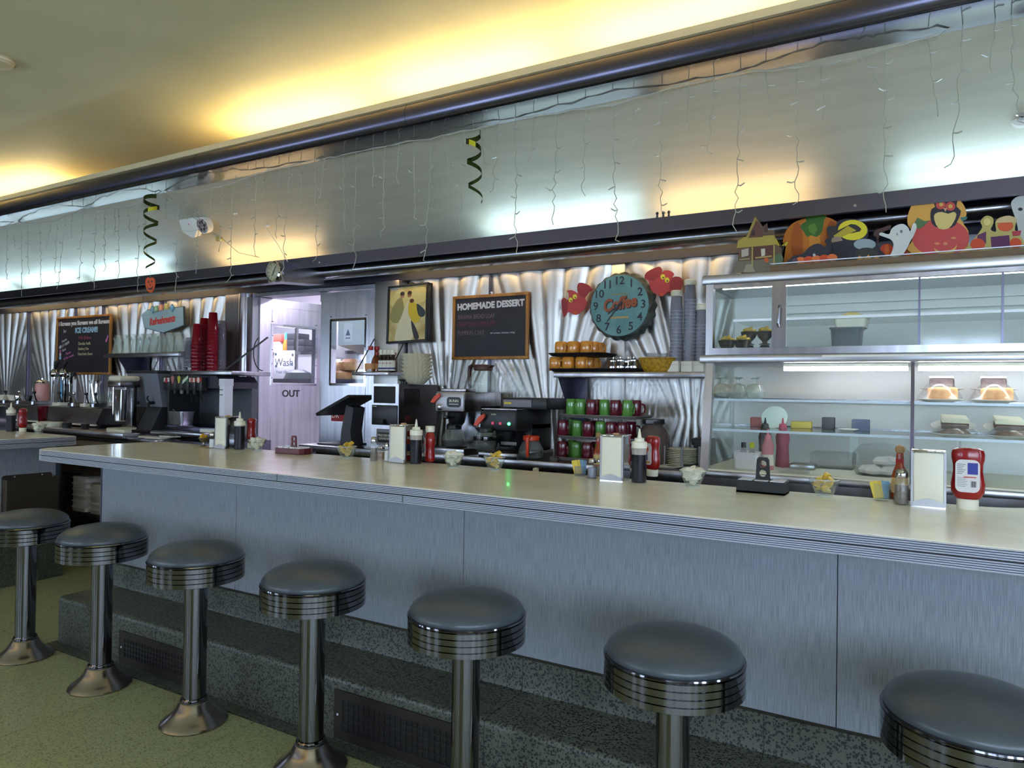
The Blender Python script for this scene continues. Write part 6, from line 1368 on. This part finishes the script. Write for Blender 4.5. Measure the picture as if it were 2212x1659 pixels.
cutout('witch_cutout', 'paper witch with cauldron before a yellow moon', 'decoration', [(1790, 560), (1786, 532), (1782, 520), (1790, 512), (1786, 498), (1790, 488), (1804, 490), (1810, 478), (1828, 473), (1848, 474), (1866, 482), (1875, 496), (1874, 512), (1866, 518), (1880, 516), (1894, 526), (1902, 540), (1906, 556)], yf + .13, BK1,
    [('moon', pe(1842, 497, 32, 22, 22), YE1), ('hat', [(1790, 500), (1792, 489), (1803, 489), (1806, 500), (1838, 484), (1856, 490), (1858, 500), (1820, 508), (1800, 522)], flat(48, 40, 36)), ('hat_brim', [(1800, 510), (1832, 488), (1850, 498), (1810, 516)], flat(180, 160, 40)), ('face', pe(1808, 520, 12, 9, 12), flat(150, 126, 104)), ('smoke', pe(1868, 528, 24, 12, 16), flat(150, 164, 166)), ('cauldron', pe(1872, 548, 24, 13, 16), flat(50, 50, 44)), ('flame', [(1852, 562), (1858, 552), (1866, 560), (1876, 550), (1884, 560), (1894, 552), (1898, 560)], flat(214, 140, 40)), ('robe', [(1798, 524), (1822, 520), (1838, 562), (1796, 564)], flat(36, 30, 40))], base=zl)
cutout('cat_cutout', 'black cat die-cut crouching on a row of small pumpkins', 'decoration', [(1704, 572), (1708, 558), (1716, 552), (1734, 548), (1750, 532), (1768, 526), (1782, 532), (1792, 528), (1796, 536), (1790, 548), (1808, 552), (1816, 566), (1800, 572)], yf + .05, BK1,
    [('pumpkin', pe(1730 + 17 * k, 563 - k * 1.6, 11, 8), OR3 if k % 2 else flat(220, 110, 50)) for k in range(5)] + [('eye', pe(1759, 551, 3, 3, 8), flat(190, 200, 200)), ('face_print', pe(1718, 562, 6, 4, 8), flat(90, 60, 66))], base=zl)
cutout('small_bat_cutout', 'brown paper bat over the white ghost', 'decoration', [(1886, 508), (1892, 497), (1906, 492), (1924, 486), (1922, 494), (1910, 500), (1900, 510), (1898, 520), (1898, 560), (1895, 560), (1894, 516)], yf + .18, flat(92, 62, 58), base=zl)
for k, (cx_, l) in enumerate(((1916, 'small orange pumpkin die-cut on the witch side of the white ghost'), (1962, 'small orange pumpkin die-cut between the white ghost and the owl'))):
    cutout('pumpkin_cutout', l, 'decoration', pe(cx_, 540, 15, 13.5), yf + .14, OR3, [('rib', pe(cx_, 540, 5, 12, 12), flat(220, 104, 40))], base=zl)
cutout('ghost_cutout', 'white paper ghost with raised arms between witch and owl', 'decoration', [(1924, 554), (1928, 540), (1930, 526), (1922, 516), (1900, 508), (1904, 502), (1920, 506), (1926, 494), (1938, 486), (1952, 484), (1962, 492), (1966, 500), (1972, 484), (1978, 483), (1980, 492), (1974, 508), (1966, 522), (1958, 538), (1946, 552)], yf + .06, WH1, [('eye', pe(1947, 500, 3, 3.4, 10), flat(120, 120, 116)), ('mouth', pe(1938, 506, 2, 3, 8), flat(150, 150, 146))], base=zl)
cutout('owl_cutout', 'owl on a smiling red pumpkin before an orange moon', 'decoration', [(1968, 546), (1970, 520), (1976, 505), (1962, 488), (1961, 466), (1972, 440), (1995, 424), (2025, 418), (2060, 424), (2080, 440), (2088, 462), (2080, 480), (2092, 500), (2092, 530), (2084, 548)], yf + .10, flat(218, 160, 70),
    [('pumpkin', pe(2032, 514, 62, 41, 28), RD1), ('leaf', [(1974, 484), (1982, 470), (1998, 478), (2008, 476), (1996, 488), (1984, 496)], flat(84, 112, 70)), ('leaf', [(2074, 470), (2090, 468), (2088, 474), (2078, 478)], flat(70, 120, 110)),
     ('wing', [(2012, 452), (2022, 446), (2032, 420), (2042, 432), (2058, 432), (2070, 424), (2066, 446), (2076, 456), (2068, 478), (2056, 492), (2020, 490), (2010, 472)], BK1), ('breast', [(2020, 462), (2034, 458), (2048, 462), (2060, 458), (2066, 464), (2060, 480), (2048, 494), (2028, 494), (2018, 474)], flat(214, 190, 116)),
     ('head', pe(2042, 440, 24, 17, 20), BK1), ('eye', pe(2032, 443, 10.5, 9.5), RD1), ('eye', pe(2053, 446, 10.5, 9.5), RD1), ('pupil', pe(2033, 442, 4.5, 4.5, 10), flat(210, 170, 80)), ('pupil', pe(2053, 446, 4.5, 4.5, 10), flat(210, 170, 80)), ('beak', [(2038, 450), (2046, 450), (2042, 458)], flat(200, 150, 120)),
     ('smile', [(2018, 536), (2026, 542), (2044, 543), (2060, 537), (2068, 528), (2060, 545), (2042, 549), (2024, 546)], flat(222, 176, 90)), ('nose', pe(2042, 527, 5, 4, 8), flat(214, 130, 90)), ('eye_print', pe(2024, 527, 6, 3, 8), flat(214, 130, 90)), ('eye_print', pe(2060, 515, 6, 3, 8), flat(214, 130, 90))], base=zl)
cutout('scarecrow_cutout', 'pair of paper scarecrows with pumpkins at the far end of the ledge', 'decoration', [(2094, 542), (2098, 524), (2112, 506), (2122, 490), (2118, 478), (2130, 466), (2144, 470), (2146, 482), (2140, 496), (2152, 500), (2150, 480), (2160, 470), (2180, 466), (2196, 474), (2192, 496), (2206, 512), (2206, 538)], yf + .08, flat(186, 168, 96),
    [('dress', [(2112, 508), (2130, 500), (2130, 526), (2108, 524)], PU1), ('shirt', [(2140, 512), (2180, 508), (2182, 536), (2142, 538)], flat(90, 30, 80)), ('pumpkin', pe(2112, 528, 16, 13), OR3), ('pumpkin', pe(2194, 526, 13, 12), OR3), ('head', pe(2172, 488, 17, 12), flat(206, 84, 40)), ('hat', [(2150, 482), (2160, 470), (2180, 466), (2196, 474), (2194, 480)], flat(206, 176, 130)), ('scarf', [(2186, 500), (2206, 498), (2204, 508), (2188, 510)], flat(170, 50, 60)), ('face', pe(2132, 480, 8, 8), flat(214, 200, 120))], base=zl)
cutout('ghost_cutout', 'tall white paper ghost cut by the right picture edge', 'decoration', [(2200, 500), (2196, 480), (2190, 462), (2184, 440), (2192, 428), (2208, 422), (2226, 424), (2236, 440), (2240, 540), (2206, 540)], yf + .16, WH1, [('eye', pe(2204, 452, 5, 3.6, 10), BK1), ('eye', pe(2220, 452, 5, 3.6, 10), BK1)], base=zl)
# ================================================================ hanging decorations in front of the lit cove
YS = 3.165
WIRE = mat('fairy_wire', (168, 166, 150), .35); BULB = mat('fairy_bulb', (176, 176, 162), .15)
wire_px = [(-25, 498), (0, 492), (35, 476), (48, 481), (80, 484), (110, 479), (150, 465), (181, 448), (215, 453), (250, 452), (300, 440), (335, 420), (352, 411), (400, 418), (450, 411), (500, 398), (540, 381), (600, 365), (680, 346), (740, 335), (830, 317), (930, 299), (1025, 281), (1110, 257), (1205, 244), (1330, 224), (1480, 182), (1580, 160), (1650, 154), (1722, 147), (1790, 140), (1857, 120), (1911, 108), (2005, 82), (2080, 52), (2150, 28), (2212, 18), (2290, -2)]
drops = [(16, 497, 13, 601), (29, 505, 31, 533), (46, 500, 46, 640), (61, 488, 61, 592), (87, 487, 88, 622), (110, 485, 101, 536), (124, 478, 119, 588), (142, 470, 125, 624), (156, 461, 153, 515), (180, 450, 171, 606), (207, 455, 203, 624), (226, 455, 226, 584), (247, 452, 248, 509), (257, 450, 256, 603), (275, 448, 280, 499), (299, 440, 297, 632), (315, 433, 315, 548), (359, 413, 359, 473), (385, 416, 380, 630), (404, 418, 408, 474), (432, 414, 424, 591), (457, 411, 454, 470), (480, 404, 474, 544), (502, 397, 498, 604), (535, 383, 534, 450), (553, 376, 550, 552), (571, 371, 566, 440), (603, 366, 597, 515), (625, 360, 610, 607), (650, 354, 648, 452), (680, 347, 684, 560), (702, 343, 690, 429), (743, 336, 743, 500), (769, 330, 765, 580), (806, 322, 807, 402), (831, 317, 826, 513), (861, 311, 858, 398), (893, 306, 895, 470), (931, 299, 919, 562), (958, 293, 973, 391), (1002, 285, 993, 508), (1040, 277, 1044, 366), (1078, 266, 1064, 410), (1113, 256, 1115, 547), (1153, 250, 1145, 349), (1205, 244, 1194, 486), (1263, 234, 1260, 424), (1322, 225, 1332, 518), (1368, 213, 1375, 314), (1430, 197, 1425, 456), (1487, 181, 1485, 282), (1543, 168, 1528, 329), (1600, 159, 1588, 500), (1654, 154, 1664, 260), (1722, 147, 1720, 435), (1772, 142, 1779, 260), (1857, 120, 1919, 206), (1911, 108, 1912, 459), (2005, 82, 2025, 253), (2080, 52, 2059, 354), (2150, 28, 2140, 157), (2184, 22, 2196, 262)]
segs = [(-60, 352), (352, 1110), (1110, 2300)]
rr = random.Random(5)
for s, (a, b) in enumerate(segs):
    t = thing('icicle_light_string', ('clear icicle light string drooping in swags on the far left cove', 'clear icicle light string along the middle of the cove up to the second spiral streamer', 'clear icicle light string along the near end of the cove over the pastry case')[s], 'string lights', (0, YS, 0), group='icicle light strings')
    W_ = [at(x, y, y=YS) for x, y in wire_px if a <= x <= b + 1]
    P = []
    for i in range(len(W_) - 1):
        for q in range(4): u = q / 4; P.append(W_[i].lerp(W_[i + 1], u) + Vector((0, rr.uniform(-.004, .004), rr.uniform(-.006, .006))))
    P.append(W_[-1]); P = [p - Vector((0, YS, 0)) for p in P]
    part('main_wire', MB().tube(P, .0026, 5), WIRE, t)
    part('main_wire', MB().tube([p + Vector((.0, .006 * math.sin(i * 1.3), .006 * math.cos(i * 1.3))) for i, p in enumerate(P)], .002, 5), WIRE, t)
    for x0, y0, x1, y1 in drops:
        if not (a <= x0 < b): continue
        p0, p1 = at(x0, y0, y=YS), at(x1, y1, y=YS); L = (p1 - p0).length; n = max(6, int(L / .028)); Q = []
        for k in range(n + 1):
            u = k / n; j = .012 * min(1, u * 3) * (.4 + .6 * u)
            Q.append(p0.lerp(p1, u) + Vector((rr.uniform(-j, j), rr.uniform(-.006, .006) - YS, 0)))
        if L > .3 and rr.random() < .6: Q.append(Q[-1] + Vector((rr.choice((-1, 1)) * .022, 0, -.012)))
        d = part('light_drop', MB().tube(Q, .0020, 5), WIRE, t)
        bm_ = MB(); step = .115; dist = .07
        while dist < L - .02:
            u = dist / L * n; i = int(u); q = Q[i]; sg_ = 1 if (int(dist * 100) % 2) else -1
            bm_.tube([q, q + Vector((sg_ * .012, -.004, -.005)), q + Vector((sg_ * .03, -.008, rr.uniform(-.016, .01)))], [.0022, .0034, .003], 5); dist += step * rr.uniform(.8, 1.2)
        if bm_.v: part('bulb', bm_, BULB, d, kind='stuff')

FOIL = mat('streamer_foil', (52, 66, 26), .22, .7); FOIL_GLINT = mat('streamer_glint', (206, 200, 50), .3, .3)
def streamer(label, top, bot, y, turns, r0, r1, flip):
    a, b = at(*top, y=y), at(*bot, y=y); H_ = a.z - b.z
    t = thing('spiral_streamer', label, 'streamer', (a.x, y, b.z), group='spiral foil streamers'); n = 120
    def strip(u0, u1):
        rows = [[], [], [], []]; m = max(6, int(n * (u1 - u0)))
        for k in range(m + 1):
            u = u0 + (u1 - u0) * k / m; ang = flip * 2 * PI * turns * u ** .8; r = r0 + (r1 - r0) * u; z = H_ * (1 - u); hw = .015 * (1 - .5 * u)
            x, yy = r * math.cos(ang) + (b.x - a.x) * u, r * math.sin(ang)
            for i, dz in enumerate((-hw, 0, hw)): rows[i].append((x, yy, z + dz))
        return MB().sheet(rows[:3])
    part('ribbon', strip(0, .16), FOIL, t); part('ribbon', strip(.16, .20), FOIL_GLINT, t); part('ribbon', strip(.20, 1), FOIL, t)  # the short yellow length is a highlight painted on the foil
    part('hanging_thread', MB().tube([(0, 0, H_), (0, 0, H_ + .14)], .0015, 4), WIRE, t)
    return t
streamer('dark green spiral foil streamer hanging above the orange pumpkin face', (328, 426), (322, 580), 3.08, 4.2, .055, .035, -1)
streamer('dark green spiral foil streamer hanging at mid cove above the framed print', (1022, 288), (1028, 435), 3.08, 3.2, .04, .035, 1)
q0, q1 = at(324, 584, y=3.08), at(324, 600, y=3.08)
pk_ = cutout('pumpkin_face_cutout', 'small orange smiling pumpkin face dangling under the left spiral streamer', 'decoration', [(314, 606), (319, 599), (324, 601), (329, 599), (334, 605), (334, 618), (330, 629), (325, 632), (319, 629), (315, 619)], 3.08, flat(206, 82, 30),
    [('eye', pe(321, 609, 1.5, 2.4, 8), BK1), ('eye', pe(328, 608, 1.5, 2.4, 8), BK1), ('nose', [(323.5, 617), (325.5, 617), (324.5, 613)], BK1), ('mouth', [(318, 618), (321, 622), (327, 622), (331, 617), (328, 626), (322, 626)], BK1)])
part('thread', MB().tube([(q0.x - pk_.location.x, .002, q0.z - pk_.location.z), (q1.x - pk_.location.x, .002, q1.z - pk_.location.z)], .0012, 4), WIRE, pk_)

# emergency light on the cove
def cove_y(px, py):
    lo, hi = 3.2, 3.99
    for _ in range(30):
        y = (lo + hi) / 2; t = (y - 3.2) / .79
        if at(px, py, y=y).z > 2.83 - .45 * t + .035 * math.sin(PI * t): hi, lo = hi, y
        else: hi = y
        if at(px, py, y=(lo + hi) / 2).z >= 2.83 - .45 * ((lo + hi) / 2 - 3.2) / .79 + .035 * math.sin(PI * ((lo + hi) / 2 - 3.2) / .79): pass
    # walk outward until the sight line reaches the cove
    y = 3.2
    while y < 3.99 and at(px, py, y=y).z < 2.83 - .45 * (y - 3.2) / .79 + .035 * math.sin(PI * (y - 3.2) / .79): y += .004
    return y
ye_ = cove_y(432, 484); p = at(432, 484, y=ye_)
em = thing('emergency_light', 'white emergency light box with a round lamp head on the cove', 'emergency light', (p.x, ye_ - .03, p.z), rot=(R(24), 0, 0))
part('box', MB().rbox(-.15, -.04, -.05, .06, .045, .05, .012), WHITE, em)
part('base_fin', MB().prism([(-.15, -.05), (.02, -.05), (-.04, -.10), (-.07, -.10)], -.03, .03), WHITE, em)
part('lamp_head', MB().cyl_y(.062, -.05, -.0, (.12, -.02), 24), WHITE, em)
part('lens', MB().cyl_y(.055, -.054, -.05, (.12, -.02), 24), noise_col(mat('lens', (150, 130, 132), .15), (110, 92, 96), (206, 190, 190), 60), em)
for a in range(0, 360, 60): part('reflector', MB().cyl_y(.013, -.057, -.053, (.12 + .032 * math.cos(R(a)), -.02 + .032 * math.sin(R(a))), 10), CHROME, em)
part('indicator', MB().cyl_y(.005, -.0415, -.039, (-.04, .005), 8), flat(190, 40, 30), em)
# hooks, cords and clip on the cove
y1, y2, y3 = cove_y(480, 516), cove_y(580, 488), cove_y(510, 462)
c1, c2, c3 = at(480, 516, y=y1), at(580, 488, y=y2), at(510, 462, y=y3)
solo('cord_clip', MB().rbox(-.02, -.02, -.02, .02, .01, .02, .008).cyl(.012, -.02, .03, 10, (-.03, -.01)), mat('clip_gold', (186, 180, 120), .25, .6), 'pale gold clip holding cords below the emergency light', 'clip', (c1.x, y1 - .012, c1.z))
solo('cove_hook', MB().rbox(-.018, -.008, -.008, .018, .004, .008, .004).tube([(0, -.004, 0), (0, -.018, -.012), (0, -.012, -.024)], .0025, 6), WHITE, 'small white hook on the cove between the emergency light and clock dial', 'hook', (c2.x, y2 - .006, c2.z))
solo('cove_hook', MB().rbox(-.02, -.006, -.006, .02, .004, .006, .004).tube([(0, -.004, 0), (.004, -.016, -.008)], .0025, 6), WHITE, 'small white hook just above the emergency light lamp head', 'hook', (c3.x, y3 - .006, c3.z))
a_ = at(352, 412, y=YS); d_ = at(622, 566, y=3.69)
b_ = Vector((c1.x, y1 - .03, c1.z + .02)); e_ = at(560, 556, y=3.6)
solo('cord', MB().tube([a_, a_.lerp(b_, .5) - Vector((0, .0, .02)), b_, b_.lerp(e_, .5) - Vector((0, 0, .05)), e_], .002, 5), WIRE, 'thin cord running from the light string through the gold clip', 'cord')
solo('cord', MB().tube([(c2.x, y2 - .02, c2.z - .02), Vector((c2.x, y2 - .02, c2.z)).lerp(d_, .5), d_], .0022, 5), WHITE, 'thin white cord from the cove hook down to the dial housing', 'cord')
# three little pegs standing on the valance lip
for k, px in enumerate((1420, 1433, 1445)):
    q = at(px, 466, y=3.70)
    solo('peg', MB().lathe([(.005, 0), (.007, .006), (.005, .012), (.009, .022), (.006, .030), (.002, .032)], 10), DARKGR, 'small dark peg standing on the valance lip, %s from the clock side' % ('first', 'middle', 'last')[k], 'peg', (q.x, 3.698, 2.3615), group='pegs on the valance lip')
# dial in its steel housing under the valance
q = at(596, 588, y=3.62); rd = size(21, q)
dh = thing('dial_clock', 'small round dial clock in a stainless funnel housing under the valance', 'clock', (q.x, 3.62, q.z))
part('housing', MB().prism([(.0, -rd * 1.05), (.40, -rd * .6), (.40, rd * .7), (.0, rd * 1.12)], -rd * 1.1, rd * 1.15, 'x'), STEEL, dh)
part('bezel', MB().lathe([(rd * .98, 0), (rd * 1.06, .006), (rd * 1.06, .028), (rd * .9, .032), (rd * .88, .02)], 36, cap=False).xf(Matrix.Rotation(PI / 2, 4, 'X')), CHROME, dh)
part('face', MB().cyl_y(rd * .92, -.018, .0, (0, 0), 36), mat('dial_face', (196, 184, 150), .5), dh)
for k in range(12): a = R(30 * k); part('hour_mark', MB().box(-.002, -.0195, rd * .72, .002, -.018, rd * .84).xf(Matrix.Rotation(a, 4, 'Y')), BLACK, dh)
part('hand', MB().box(-.003, -.0215, -.006, .003, -.0195, rd * .62).xf(Matrix.Rotation(R(25), 4, 'Y')), BLACK, dh)
part('hand', MB().box(-.0035, -.0235, -.006, .0035, -.0215, rd * .45).xf(Matrix.Rotation(R(205), 4, 'Y')), BLACK, dh)
part('glass', MB().lathe([(rd * .9, .03), (rd * .6, .042), (.003, .048)], 28).xf(Matrix.Rotation(PI / 2, 4, 'X')), GLASS, dh)
# smoke detector on the ceiling and sensor on the cove
q = at(-4, 128, z=3.15)
sd_ = thing('smoke_detector', 'cream smoke detector on the ceiling at the left picture edge', 'smoke detector', (q.x, q.y, 3.15))
part('body', MB().lathe([(.075, 0), (.075, -.012), (.066, -.03), (.04, -.042), (.002, -.044)], 32), CREAM, sd_); part('vent_ring', MB().lathe([(.0765, -.010), (.0765, -.016)], 32, cap=False), IVORY, sd_)
ysn = cove_y(2206, 262); q = at(2206, 262, y=ysn)
sn = thing('cove_sensor', 'small chrome sensor head on the cove at the right picture edge', 'sensor', (q.x, ysn - .01, q.z), rot=(R(60), 0, 0))
part('rose', MB().lathe([(.035, -.01), (.035, .004), (.02, .01)], 24), WHITE, sn); part('stem', MB().cyl(.011, .01, .035, 14), CHROME, sn); part('deflector', MB().lathe([(.006, .035), (.022, .037), (.022, .041), (.002, .042)], 20, flu=lambda a, z: .1 * math.sin(8 * a)), CHROME, sn)
# rivets on the valance
for x in (-6.55, -3.75, -.30): solo('valance_rivet', MB().cyl_y(.006, 3.684, 3.691, (x, 2.312), 10), CHROME, 'chrome rivet on the valance lip ' + ('far left under the lit cove', 'near the dial clock', 'above the owl decoration')[(-6.55, -3.75, -.30).index(x)], 'rivet')
